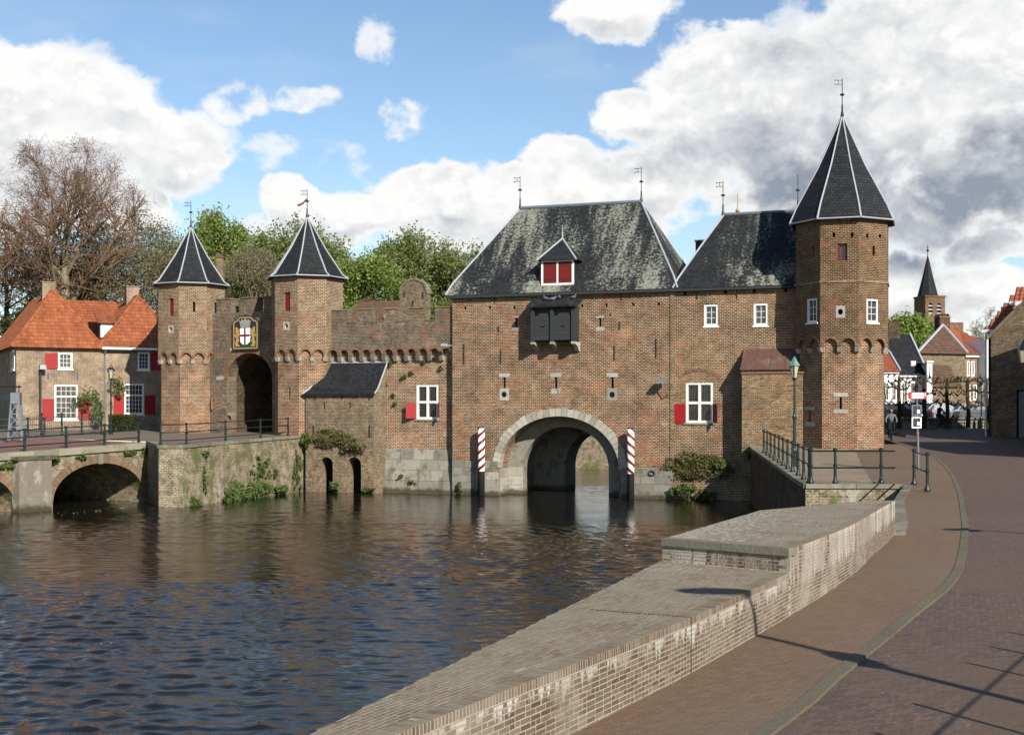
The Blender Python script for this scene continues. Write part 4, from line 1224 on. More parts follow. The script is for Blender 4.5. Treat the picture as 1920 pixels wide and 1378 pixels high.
    f.box(dx0, dx0 + F, yd - .04, yd + .06, zb, zt); f.box(dx1 - F, dx1, yd - .04, yd + .06, zb, zt); f.box(dx0 + F, dx1 - F, yd - .04, yd + .06, zb, zb + F); f.box(dx0 + F, dx1 - F, yd - .04, yd + .06, zt - .08, zt)
    xm = (dx0 + dx1) / 2; f.box(xm - .05, xm + .05, yd - .04, yd + .06, zb + F, zt - .08); f.build('dormer_frame', 'white_paint', dm)
    for a, b in ((dx0 + F, xm - .05), (xm + .05, dx1 - F)):
        q = MB(); q.box(a + .01, b - .01, yd - .02, yd + .04, zb + F + .01, zt - .09); q.build('door_leaf', 'dark_red', dm)
        h = MB(); h.box(a + .03, b - .03, yd - .032, yd - .02, zb + F + .2, zb + F + .25); h.box(a + .03, b - .03, yd - .032, yd - .02, zt - .35, zt - .31); h.build('hinge', 'black_iron', dm)
    ax, az = P(1056, 447, yd + .9)
    pr = MB(); o = .22
    base = [(dx0 - o, yd - .28, zt), (dx1 + o, yd - .28, zt), (dx1 + o, yd + 2.0, zt), (dx0 - o, yd + 2.0, zt)]; ap = ((dx0 + dx1) / 2, yd + .95, az)
    for i in range(4): pr.poly([base[i], base[(i + 1) % 4], ap])
    pr.poly(base[::-1]); pr.build('dormer_roof', 'slate', dm)
    for i in range(2): q = MB(); q.tube([base[i], ap], .055, 6); q.build('dormer_hip', 'lead', dm)
    q = MB(); q.tube([ap, (ap[0], ap[1], az + .75)], [.05, .02], 6); q.build('dormer_spike', 'lead', dm)
    # machicolation box
    yo = -1.0
    ox0, oz0 = P(995, 640, yo); ox1, oz1 = P(1078, 574, yo)
    bx = MB(); bx.box(ox0 + .1, ox1 - .1, yo + .16, -.003, oz0 + .02, oz1 - .06); box = bx.build('hoist_box', 'black_timber', t)
    xs = (ox0, ox0 + (ox1 - ox0) * .44, ox1 - .22)
    for x in xs: q = MB(); q.box(x, x + .2, yo, yo + .2, oz0 - .05, oz1 + .1); q.build('post', 'black_timber', box)
    for a, b in ((xs[0] + .2, xs[1]), (xs[1] + .2, xs[2])):
        n = 5
        for i in range(n):
            za, zb_ = oz0 + .05 + (oz1 - .55 - oz0) * i / n, oz0 + .05 + (oz1 - .55 - oz0) * (i + 1) / n
            q = MB(); q.box(a + .005, b - .005, yo + .10, yo + .155, za + .005, zb_ - .005); q.build('plank', 'black_timber', box)
        for (cx, zz) in ((.15, .80), (.5, .42)):
            q = MB(); x = a + (b - a) * cx; z = oz0 + (oz1 - oz0) * zz; q.box(x - .12, x + .12, yo + .09, yo + .0995, z - .035, z + .035); q.build('sight_slot', 'dark_void', box)
    n = 4
    for i in range(n):
        ya, yb_ = yo + .22 + (.75) * i / n, yo + .22 + .75 * (i + 1) / n
        q = MB(); q.box(ox1 - .095, ox1 - .05, ya + .005, yb_ - .005, oz0 + .02, oz1 + .05); q.build('plank', 'black_timber', box)
    q = MB(); q.hexa([(ox0 - .18, yo - .22, oz1 - .02), (ox1 + .18, yo - .22, oz1 - .02), (ox1 + .18, -.02, oz1 + .42), (ox0 - .18, -.02, oz1 + .42)], [(ox0 - .18, yo - .22, oz1 + .12), (ox1 + .18, yo - .22, oz1 + .12), (ox1 + .18, -.02, oz1 + .56), (ox0 - .18, -.02, oz1 + .56)]); q.build('hoist_roof', 'slate_spots', box)
    for x in xs:
        q = MB(); q.rt = 1
        q.extr([(0, 0), (0, -.52), (.18, -.50), (.55, -.22), (.98, -.12), (1.0, 0)][::-1], 0, .24)
        q.M = None
        q2 = MB(); q2.rt = 1; q2.M = Matrix.Translation((x - .02, 0, oz0 - .05)) @ Matrix.Rotation(R(-90), 4, 'Z')
        q2.add(q.v, q.f); q2.build('corbel', 'limestone', t)
    # floodlight near the corner
    lx, lz = P(1243, 715, -.5)
    q = MB(); q.tube([(lx + .2, 0, lz - .75), (lx + .2, -.35, lz - .7), (lx + .1, -.5, lz - .15)], .03, 6); fl = q.build('floodlight_arm', 'grey_metal', t)
    q = MB(); q.hexa([(lx - .28, -.75, lz - .1), (lx + .22, -.75, lz - .1), (lx + .22, -.35, lz - .02), (lx - .28, -.35, lz - .02)], [(lx - .28, -.72, lz + .02), (lx + .22, -.72, lz + .02), (lx + .2, -.35, lz + .18), (lx - .26, -.35, lz + .18)]); q.build('floodlight', 'grey_metal', fl)
    # mooring ring
    rx, rzz = P(1222, 887, -.1)
    q = MB(); q.tube([(rx + .17 * math.cos(a), -.14, rzz + .13 * math.sin(a)) for a in [6.2832 * i / 14 for i in range(15)]], .035, 6); q.build('mooring_ring', 'black_iron', t)
make_water_gate()

def mooring_pole(px, mat, label):
    x, y = M.w(M.px(px, -.6), -.6)
    t = thing('mooring_pole', label, 'pole', (x, y, 0), M.a, 'striped mooring poles')
    m = MB(); m.lathe([(.20, -.8), (.20, 3.90), (.17, 3.93)], n=20); m.build('shaft', mat, t, smooth=True)
    c = MB(); c.lathe([(.19, 3.93), (.19, 4.0), (.05, 4.02)], n=16); c.build('cap', 'black_iron', t)
mooring_pole(902.5, 'pole_stripe_a', 'red and white striped mooring pole left of the stone water arch')
mooring_pole(1182.5, 'pole_stripe_b', 'red and white striped mooring pole right of the stone water arch')

def pigeon(x, y, z, yaw, label):
    t = MB(); t.ball((0, 0, .13), (.16, .085, .085), 10, 6); t.ball((.15, 0, .24), (.05, .045, .05), 8, 5); t.tube([(.1, 0, .16), (.15, 0, .24)], [.06, .04], 8)
    t.hexa([(-.32, -.04, .10), (-.1, -.05, .11), (-.1, .05, .11), (-.32, .04, .10)], [(-.32, -.04, .115), (-.1, -.05, .16), (-.1, .05, .16), (-.32, .04, .115)]); t.tube([(.19, 0, .24), (.24, 0, .23)], [.015, .004], 5)
    for s in (-.03, .03): t.tube([(0, s, .07), (0, s, 0)], .008, 5)
    t.build('pigeon', 'pigeon_grey', label=label, cat='bird', group='pigeons on the hoist roof', loc=(x, y, z), rotz=yaw)
yo = -1.0; oz1 = M.pix(1078, 574, yo)[1]
for px, yy, yaw, lb in ((1024, -.45, 2.5, 'grey pigeon nearest the left end of the black hoist box roof'), (1037, -.55, .3, 'grey pigeon second from the left on the black hoist box roof'), (1049, -.2, 1.2, 'grey pigeon in the middle of the black hoist box roof'), (1075, -.35, -.6, 'grey pigeon near the right end of the black hoist box roof')):
    x, y = M.w(M.px(px, yy), yy); pigeon(x, y, oz1 + .125 + (yy + 1.22) / 1.2 * .44, yaw, lb)

# ---------------- wing right of the water gate
def make_wing():
    t = M.thing('brick_wing', 'brick wing with small white windows between water gate and corner tower', 'building')
    P = M.pix; X0, X1 = MW + .002, MW + 8.6; W0 = EAVE - .02
    wins = []
    for a, b, c, d in ((1320, 1346.5, 571, 611), (1413, 1440, 569, 610)):
        x0, z1 = P(a, c); x1, z0 = P(b, d); wins.append((x0, x1, z0, z1))
    cx0, cz1 = P(1286, 718); cx1, cz0 = P(1337, 793)
    holes = [rect(*w) for w in wins] + [rect(cx0, cx1, cz0, cz1)]
    for px, py in ((1284, 549), (1360, 547), (1414, 545), (1473, 543)):
        x, z = P(px, py); holes.append(rect(x - .08, x + .08, z - .12, z + .08))
    m = MB(); m.panel(rect(X0, X1, -.8, W0), holes, 0, .3)
    m.poly([(X0, MD, -.8), (X0, MD, W0), (X1, MD, W0), (X1, MD, -.8)]); m.poly([(X1, 0, -.8), (X1, MD, -.8), (X1, MD, W0), (X1, 0, W0)])
    m.build('wall', 'brick_wing', t)
    for w in wins: window(t, *w, .06, 2, 3, fw=.12)
    cross_window(t, cx0, cx1, cz0, cz1, .05)
    h = (cz1 - cz0)
    shutter(t, cx0 - .0, -.05, cz0 - .03, cz0 + h * .48, .68, R(180), inset=True)
    shutter(t, cx1 + .02, -.05, cz0, cz0 + h * .48, .68, R(-58), mat='dark_red', inset=True)
    q = MB(); q.rt = 1; xm = (cx0 + cx1) / 2; r = (cx1 - cx0) / 2 + .35
    for i in range(18):
        f0, f1 = R(50) + R(80) * (i + .06) / 18, R(50) + R(80) * (i + .94) / 18
        rr = r / math.sin(R(40)); zc = cz1 + .42 - rr + .18
        Q = lambda f, k: (xm + (rr + k) * math.cos(f), zc + (rr + k) * math.sin(f)); q.extr([Q(f0, 0), Q(f0, .2), Q(f1, .2), Q(f1, 0)], -.02, .02)
    q.build('relieving_arch', 'brick_ring_red', t)
    for px, a, b in ((1307, 548, 560), (1382, 545, 560)):
        x, z1 = P(px, a); _, z0 = P(px, b); anchor(t, x, z0, z1)
    # roof
    ov = .32; rz = 16.32; half = MD / 2; L, Rr = X0 + 2.06, X0 + 6.35
    prof = [(0, W0 + .02), (.1, W0 + .6), (.45, W0 + 2.2), (1, rz)]; rings = []
    for f, z in prof:
        a = X0 + .05 + f * (L - X0); b = X1 + .3 - f * (X1 + .3 - Rr); y0 = -ov + f * (half + ov); rings.append([(a, y0, z), (b, y0, z), (b, MD - y0, z), (a, MD - y0, z)])
    r = MB()
    for a, b in zip(rings[:-1], rings[1:]):
        for i in range(4): r.poly([a[i], a[(i + 1) % 4], b[(i + 1) % 4], b[i]])
    roof = r.build('roof', 'slate_spots', t)
    for i in (0, 3): q = MB(); q.tube([(p[0], p[1], p[2] + .02) for p in [rings[k][i] for k in range(4)]], .055, 6); q.build('hip_flashing', 'lead', roof)
    q = MB(); q.tube([(L, half, rz + .03), (Rr, half, rz + .03)], .10, 8); q.build('ridge_capping', 'grey_metal', roof)
    g = MB(); g.box(X0 + .3, X1 - 1.5, -.30, -.003, W0 - .14, W0 - .003); g.build('eave_board', 'black_timber', t)
    finial(t, L, half, rz, 2.0); finial(t, Rr, half, rz, 2.1, vane=False)
    q = MB(); q.tube([(L + .75, half + .6, rz - .5), (L + .75, half + .6, rz + 1.3)], [.04, .02], 6); q.ball((L + .75, half + .6, rz + .32), .13, 8, 6); q.build('ball_finial', 'gold', t)
    ca, cb, cz = M.px(1304, 5.8), M.px(1319, 5.8), P(1311, 450, 5.8)[1]; c = MB(); c.box(ca, cb, 5.8, 6.5, W0, cz - .1); c.box(ca - .05, cb + .05, 5.75, 6.55, cz - .1, cz); c.build('chimney', 'brick_dark', t)
make_wing()

def make_right_annex():
    y0 = -1.15
    t = M.thing('brick_annex', 'windowless buff brick annex with brown metal lean-to roof beside the corner tower', 'annex')
    P = M.pix; x0, z1 = P(1391, 693, y0); x1 = P(1530, 693, y0)[0]; zt = P(1395, 655, 0)[1]
    m = MB(); m.box(x0, x1, y0, -.004, 1.4, z1 - .12)
    m.build('wall', 'brick_buff', t)
    s = MB(); s.hexa([(x0 + .01, y0 + .02, z1 - .12), (x1, y0 + .02, z1 - .12), (x1, -.005, z1 - .12), (x0 + .01, -.005, z1 - .12)], [(x0 + .01, y0 + .02, z1 - .03), (x1, y0 + .02, z1 - .03), (x1, -.005, zt - .05), (x0 + .01, -.005, zt - .05)]); s.build('gable', 'brick_buff', t)
    c = MB(); c.box(x0 - .03, x1, y0 - .06, y0 - .003, z1 - .24, z1 - .125); c.build('cornice', 'brick_ring_red', t)
    r = MB(); r.hexa([(x0 - .08, y0 - .14, z1 - .03), (x1, y0 - .14, z1 - .03), (x1, -.002, zt - .04), (x0 - .08, -.002, zt - .04)], [(x0 - .08, y0 - .14, z1 + .03), (x1, y0 - .14, z1 + .03), (x1, -.002, zt + .02), (x0 - .08, -.002, zt + .02)]); rf = r.build('roof', 'copper_brown', t)
    n = 5
    for i in range(n + 1):
        x = x0 - .05 + (x1 - x0) * i / n; q = MB(); q.hexa([(x - .015, y0 - .14, z1 + .03), (x + .015, y0 - .14, z1 + .03), (x + .015, -.003, zt + .02), (x - .015, -.003, zt + .02)], [(x - .015, y0 - .14, z1 + .06), (x + .015, y0 - .14, z1 + .06), (x + .015, -.003, zt + .05), (x - .015, -.003, zt + .05)]); q.build('standing_seam', 'copper_brown', rf)
make_right_annex()

# ---------------- octagonal towers
def oct_frame(c, r, a):
    s = r * math.tan(math.pi / 8)
    n = (math.sin(a), -math.cos(a)); d = (math.cos(a), math.sin(a))
    return Fr((c[0] + n[0] * r - d[0] * s, c[1] + n[1] * r - d[1] * s), a), 2 * s
def loc_mat(fr, c):       # face frame -> tower thing (unrotated, at c)
    return Matrix.Translation((fr.o[0] - c[0], fr.o[1] - c[1], 0)) @ Matrix.Rotation(fr.a, 4, 'Z')
def oct_tower(name, label, c, a0, r1, r2, zb, zc, ze, zapex, mats, lower=None, upper=None, nar=2, eave=.30, fin=2.0, string=None, flare=.55, group='octagonal towers'):
    # lower / upper: {face index: [(kind, px0, px1, py0, py1), ...]} read off the photograph on that face
    t = thing(name, label, 'tower', (c[0], c[1], 0), 0, group)
    lw, up = MB(), MB()
    for k in range(8):
        a = a0 + k * math.pi / 4
        for (mb, r, z0, z1, spec, low) in ((lw, r1, zb, zc + ARCH_H + .3, lower, True), (up, r2, zc, ze, upper, False)):
            fr, s = oct_frame(c, r, a); Mx = loc_mat(fr, c); mb.M = Mx
            holes = []
            for it in (spec or {}).get(k, []):
                kind = it[0]; x0, zt = fr.pix(it[1], it[3]); x1, z_b = fr.pix(it[2], it[4])
                if kind == 'win':
                    holes.append(rect(x0, x1, z_b, zt)); window(t, x0, x1, z_b, zt, .05, 2, 3, fw=.1, M_=Mx)
                elif kind == 'red':
                    holes.append(rect(x0, x1, z_b, zt)); q = MB(); q.M = Mx; q.box(x0, x1, .10, .16, z_b, zt); w = q.build('shutter', 'dark_red', t)
                elif kind == 'redwin':
                    holes.append(rect(x0, x1, z_b, zt)); window(t, x0, x1, z_b, zt, .12, 2, 1, fw=.09, mat='dark_red', M_=Mx, sill=False)
                elif kind == 'slit':
                    holes.append(rect(x0, x1, z_b, zt)); q = MB(); q.M = Mx; q.box(x0, x1, .25, .27, z_b, zt); q.build('loophole_back', 'dark_void', t)
                    if len(it) > 5:
                        for (za, zb_) in ((zt + .003, zt + .2), (z_b - .22, z_b - .003)):
                            q = MB(); q.M = Mx; q.rt = 1; q.box(x0 - .3, x1 + .3, -.014, .05, za, zb_); q.build('lintel', 'corbel_stone', t)
                elif kind == 'port':
                    xm = (x0 + x1) / 2; zm = (zt + z_b) / 2; rr = .13
                    cc = [(xm + rr * math.cos(b), zm + rr * 1.2 * math.sin(b)) for b in [6.2832 * i / 12 for i in range(12)]]
                    q = MB(); q.M = Mx; q.rt = 1; q.panel(rect(x0, x1, z_b, zt), [cc], -.02, .25, edge=True); q.build('gun_port', 'corbel_stone', t)
                    holes.append([(xm + (rr + .02) * math.cos(b), zm + (rr * 1.2 + .02) * math.sin(b)) for b in [6.2832 * i / 12 for i in range(12)]])
                    q = MB(); q.M = Mx; q.box(xm - .2, xm + .2, .25, .27, zm - .25, zm + .25); q.build('gun_port_back', 'dark_void', t)
                elif kind == 'hole':
                    holes.append(rect(x0, x1, z_b, zt))
            if low: mb.panel(rect(0, s, z0, z1), holes, 0, .3)
            else:
                pw = .18; pts, W = scallops(0, s, z0, z1, nar, pw, ARCH_H)
                mb.panel(pts, holes, 0, r2 - r1, edge=True, hd=.3)
                corbels(t, 0, s, zc, nar, pw, 0, r2 - r1, Mx)
                if string:
                    q = MB(); q.M = Mx; q.box(-.03, s + .03, -.05, .02, string - .06, string + .06); q.build('string_course', 'brick_buff', t)
    lw.build('lower_wall', mats[0], t); up.build('upper_wall', mats[1], t)
    # flared pyramid roof
    R8 = 1 / math.cos(math.pi / 8)
    H = zapex - ze
    prof = [((r2 + eave) * R8, ze), ((r2 - .02) * R8, ze + flare), ((r2) * R8 * .5, ze + flare + (H - flare) * .46), (.04, zapex)]
    q = MB()
    for (ra, za), (rb, zb_) in zip(prof[:-1], prof[1:]):
        for k in range(8):
            p = lambda r, kk, z: (r * math.cos(a0 - math.pi / 2 + (kk - .5) * math.pi / 4), r * math.sin(a0 - math.pi / 2 + (kk - .5) * math.pi / 4), z)
            q.poly([p(ra, k, za), p(ra, k + 1, za), p(rb, k + 1, zb_), p(rb, k, zb_)])
    q.poly([p(prof[0][0], k, ze) for k in range(8)][::-1])
    roof = q.build('roof', mats[2], t)
    for k in range(8):
        f = MB(); f.tube([p(r, k, z + .02) for r, z in prof], [.055, .05, .045, .04], 6); f.build('hip_flashing', 'lead', roof)
    f = MB()
    for k in range(8): f.tube([p(prof[0][0], k, ze + .0), p(prof[0][0], k + 1, ze + .0)], .045, 5)
    f.build('eave_flashing', 'lead', roof)
    finial(t, 0, 0, zapex, fin)
    return t
TA = R(-18)
TC = (17.62, 68.3)
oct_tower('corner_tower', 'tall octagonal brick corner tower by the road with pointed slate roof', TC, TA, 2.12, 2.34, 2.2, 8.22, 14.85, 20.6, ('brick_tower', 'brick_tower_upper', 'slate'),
          lower={0: [('slit', 1574, 1578.5, 744, 767, 1)], 7: [('slit', 1516, 1520, 769, 791, 1)]},
          upper={0: [('redwin', 1571, 1588.5, 457, 489), ('port', 1567, 1584.5, 573.5, 596), ('hole', 1561, 1566, 436, 445), ('hole', 1595, 1600, 436, 445)],
                 1: [('win', 1625, 1646.5, 560, 605), ('slit', 1636, 1640, 461, 480), ('hole', 1624, 1628, 438, 446), ('hole', 1648, 1652, 439, 447)],
                 7: [('win', 1513, 1532, 561, 604), ('slit', 1523, 1526, 462, 482)]}, string=11.62, flare=.8, eave=.30, fin=2.05)
T2 = (-12.8, 80.0); T1 = (-21.2, 84.5); TA2 = R(17.5)
oct_tower('gate_tower', 'octagonal brick gate tower right of the painted coat of arms', T2, TA2, 1.90, 2.10, 3.0, 8.2, 13.15, 17.0, ('brick_tower', 'brick_tower_old', 'slate'),
          lower={7: [('slit', 540, 544, 726, 749)]},
          upper={7: [('red', 533, 544, 549, 583), ('port', 531, 543, 604, 619)]}, flare=.22, eave=.30, fin=1.75)
oct_tower('gate_tower', 'octagonal brick gate tower left of the painted coat of arms', T1, TA2, 1.90, 2.10, 3.2, 8.2, 13.15, 17.0, ('brick_tower', 'brick_tower_old', 'slate'),
          lower={0: [('slit', 396, 399, 747, 768)]},
          upper={7: [('red', 317, 325.5, 560, 592), ('port', 315, 325.5, 610, 625)], 0: [('slit', 361.5, 366, 566, 585)]}, flare=.22, eave=.30, fin=1.75)
# wind-torn pennant on the right gate tower's finial
pn = MB(); pn.v = []; 
pts = [(0, 0, 17.98), (-.12, .02, 17.90), (-.25, .0, 17.76), (-.38, .03, 17.68), (-.52, .0, 17.62), (-.6, .02, 17.63)]
for i in range(5):
    a, b = pts[i], pts[i + 1]; pn.add([(a[0], a[1], a[2] - .08), (b[0], b[1], b[2] - .07), (b[0], b[1], b[2] + .06), (a[0], a[1], a[2] + .07), (a[0], a[1] + .012, a[2] - .08), (b[0], b[1] + .012, b[2] - .07), (b[0], b[1] + .012, b[2] + .06), (a[0], a[1] + .012, a[2] + .07)], [(0, 1, 2, 3), (7, 6, 5, 4), (0, 4, 5, 1), (3, 2, 6, 7)])
pn.build('pennant', 'dark_red', label='small dark pennant flying from the spike of the right gate tower', cat='flag', loc=(T2[0], T2[1], .15))

# ---------------- gate wall with coat of arms
G = Fr(T1, math.atan2(T2[1] - T1[1], T2[0] - T1[0]))
def make_gate_wall():
    t = G.thing('gate_wall', 'dark brick gate wall with arched carriageway between the two small towers', 'gate')
    L = math.hypot(T2[0] - T1[0], T2[1] - T1[1]); P = G.pix; y0 = -.3
    ox0 = G.px(426, y0); ox1 = G.px(513, y0) - .1
    zt = P(460, 662, y0)[1]; cx = (ox0 + ox1) / 2; a = (ox1 - ox0) / 2
    zm, zn = P(440, 561, y0)[1], P(440, 586, y0)[1]
    out = [(.5, 3.0), (L - .5, 3.0)]
    top = []
    for a_, b_ in ((406, 433), (449, 479), (495, 530)):
        xa, xb = G.px(a_, y0), G.px(b_, y0); top.append((xa, xb))
    x = L - .5
    pts = [(x, zm)]
    for xa, xb in reversed(top):
        xb = min(xb, L - .5); xa = max(xa, .5)
        if pts[-1] != (xb, zm): pts += [(xb, zn), (xb, zm)]
        pts += [(xa, zm), (xa, zn)]
    pts += [(.5, zn)]
    op = arch(cx, a, zt - a * .95, a * .95, 20, 3.05)
    m = MB(); m.panel(out + pts, [op], y0, .75, edge=True, hd=.9); m.build('wall', 'brick_grey', t)
    bk = MB(); ixa = G.px(440, y0 + .9) ; ixb = G.px(505, y0 + .9) + .35; zi = P(473, 669, y0 + .9)[1]; ia = (ixb - ixa) / 2
    bk.panel([(.5, 3.0), (L - .5, 3.0), (L - .5, zn - .8), (.5, zn - .8)], [arch((ixa + ixb) / 2, ia, zi - ia, ia, 20, 3.05)], y0 + .9, 6.0)
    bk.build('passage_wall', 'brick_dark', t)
    for xa, xb in top:
        c = MB(); c.rt = 1; c.box(max(xa, .5) - .03, min(xb, L - .5) + .03, y0 - .04, y0 + .8, zm + .002, zm + .09); c.build('merlon_cap', 'coping_moss', t)
    # ring of the outer arch
    n = 24
    for i in range(n):
        f0, f1 = math.pi * (i + .05) / n, math.pi * (i + .95) / n; q = MB(); q.rt = 1
        Q = lambda f, k: (cx + (a + k) * math.cos(f), zt - a * .95 + (a * .95 + k) * math.sin(f)); q.extr([Q(f0, .0), Q(f0, .28), Q(f1, .28), Q(f1, .0)], y0 - .02, y0 + .1); q.build('arch_brick', 'brick_ring_red', t)
    for px, py, w, h in ((415, 709, .8, .22), (432, 776, .45, .2), (437, 655, .5, .2)):
        xx, zz = P(px, py, y0); q = MB(); q.rt = 1; q.box(xx - w / 2, xx + w / 2, y0 - .016, y0 + .05, zz - h / 2, zz + h / 2); q.build('stone', 'corbel_stone', t)
    # coat of arms
    yb = y0 - .16
    bx0, bz0 = P(436, 657, yb); bx1, bz1 = P(484.5, 589, yb)
    bw, bh = bx1 - bx0, bz1 - bz0; xm = (bx0 + bx1) / 2
    s = G.thing('coat_of_arms', 'painted coat of arms with red cross shield, crown and golden lions over the gate', 'crest')
    def pt(u, v): return (bx0 + bw * u, bz0 + bh * v)
    B = MB(); outl = [pt(0, 0), pt(1, 0), pt(1, .80), pt(.93, .84), pt(.84, .88), pt(.72, .97), pt(.5, 1.0), pt(.28, .97), pt(.16, .88), pt(.07, .84), pt(0, .80)]
    B.extr(outl, yb, y0 - .003); B.build('board', 'black_iron', s)
    F = MB()
    def strip(a, b, w=.02, y=yb - .025):
        (x0, z0), (x1, z1) = pt(*a), pt(*b); d = Vector((x1 - x0, z1 - z0)); n = Vector((-d.y, d.x)).normalized() * bw * w
        F.extr([(x0 - n.x, z0 - n.y), (x1 - n.x, z1 - n.y), (x1 + n.x, z1 + n.y), (x0 + n.x, z0 + n.y)], y, yb - .001)
    strip((.05, .05), (.95, .05)); strip((.05, .05), (.05, .78)); strip((.95, .05), (.95, .78)); strip((.05, .78), (.2, .84)); strip((.95, .78), (.8, .84)); strip((.2, .84), (.3, .92)); strip((.8, .84), (.7, .92)); strip((.3, .92), (.7, .92))
    F.build('gilt_edge', 'gold', s)
    sh = MB(); sh.extr([pt(*q) for q in [(.33, .22), (.42, .16), (.5, .14), (.58, .16), (.67, .22), (.69, .36), (.68, .62), (.32, .62), (.31, .36)]], yb - .05, yb - .001); sh.build('shield', 'sign_white', s)
    cr = MB(); cr.extr([pt(*q) for q in [(.47, .145), (.53, .145), (.53, .619), (.47, .619)]], yb - .058, yb - .0505); cr.extr([pt(*q) for q in [(.315, .38), (.469, .38), (.469, .44), (.316, .44)]], yb - .057, yb - .0505); cr.extr([pt(*q) for q in [(.531, .38), (.686, .38), (.684, .44), (.531, .44)]], yb - .057, yb - .0505); cr.build('cross', 'shield_red', s)
    cn = MB(); cn.extr([pt(*q) for q in [(.34, .635), (.66, .635), (.70, .78), (.74, .84), (.66, .80), (.62, .87), (.57, .81), (.5, .89), (.43, .81), (.38, .87), (.34, .80), (.26, .84), (.30, .78)]], yb - .06, yb - .001); cn.build('crown', 'silver', s)
    for i in range(5):
        q = ((.36, .72), (.43, .70), (.5, .71), (.57, .70), (.64, .72))[i]; d = MB(); x, z = pt(*q); d.box(x - .018, x + .018, yb - .068, yb - .0605, z - .02, z + .02); d.build('jewel', 'black_iron', s)
    lion = [(.13, .10), (.27, .10), (.26, .15), (.21, .18), (.27, .26), (.22, .33), (.25, .40), (.32, .42), (.31, .46), (.25, .46), (.27, .52), (.31, .60), (.27, .60), (.22, .55), (.21, .62), (.16, .66), (.12, .62), (.14, .57), (.12, .52), (.16, .45), (.12, .40), (.10, .46), (.08, .42), (.12, .36), (.16, .35), (.15, .28), (.10, .20), (.13, .15)]
    for sg in (0, 1):
        l = MB(); P2 = [pt(u if sg == 0 else 1 - u, v) for u, v in lion]
        if sg: P2 = P2[::-1]
        l.extr(P2, yb - .05, yb - .001); l.build('lion', 'gold', s)
    gb = MB(); gb.extr([pt(*q) for q in [(.28, .08), (.72, .08), (.68, .2), (.5, .125), (.32, .2)]], yb - .03, yb - .001); gb.build('wreath', 'crest_green', s)
make_gate_wall()
# yard wall with red shutter glimpsed through the gate passage
yw = MB(); 
yx, yy = ray(500, 99)
t = thing('yard_house', 'sunlit brick house with red shutter glimpsed through the gate passage', 'house', (yx, yy, 0), R(-12))
yw.box(-3.5, 6, 0, 4, 3.3, 7.2); yw.build('wall', 'brick_house', t)
sx = .2
q = MB(); q.box(sx, sx + .45, -.08, -.003, 4.35, 5.7); q.build('shutter', 'red_shutter', t); q = MB(); q.box(sx + .46, sx + .8, -.05, -.003, 4.3, 5.8); q.build('window', 'white_paint', t)

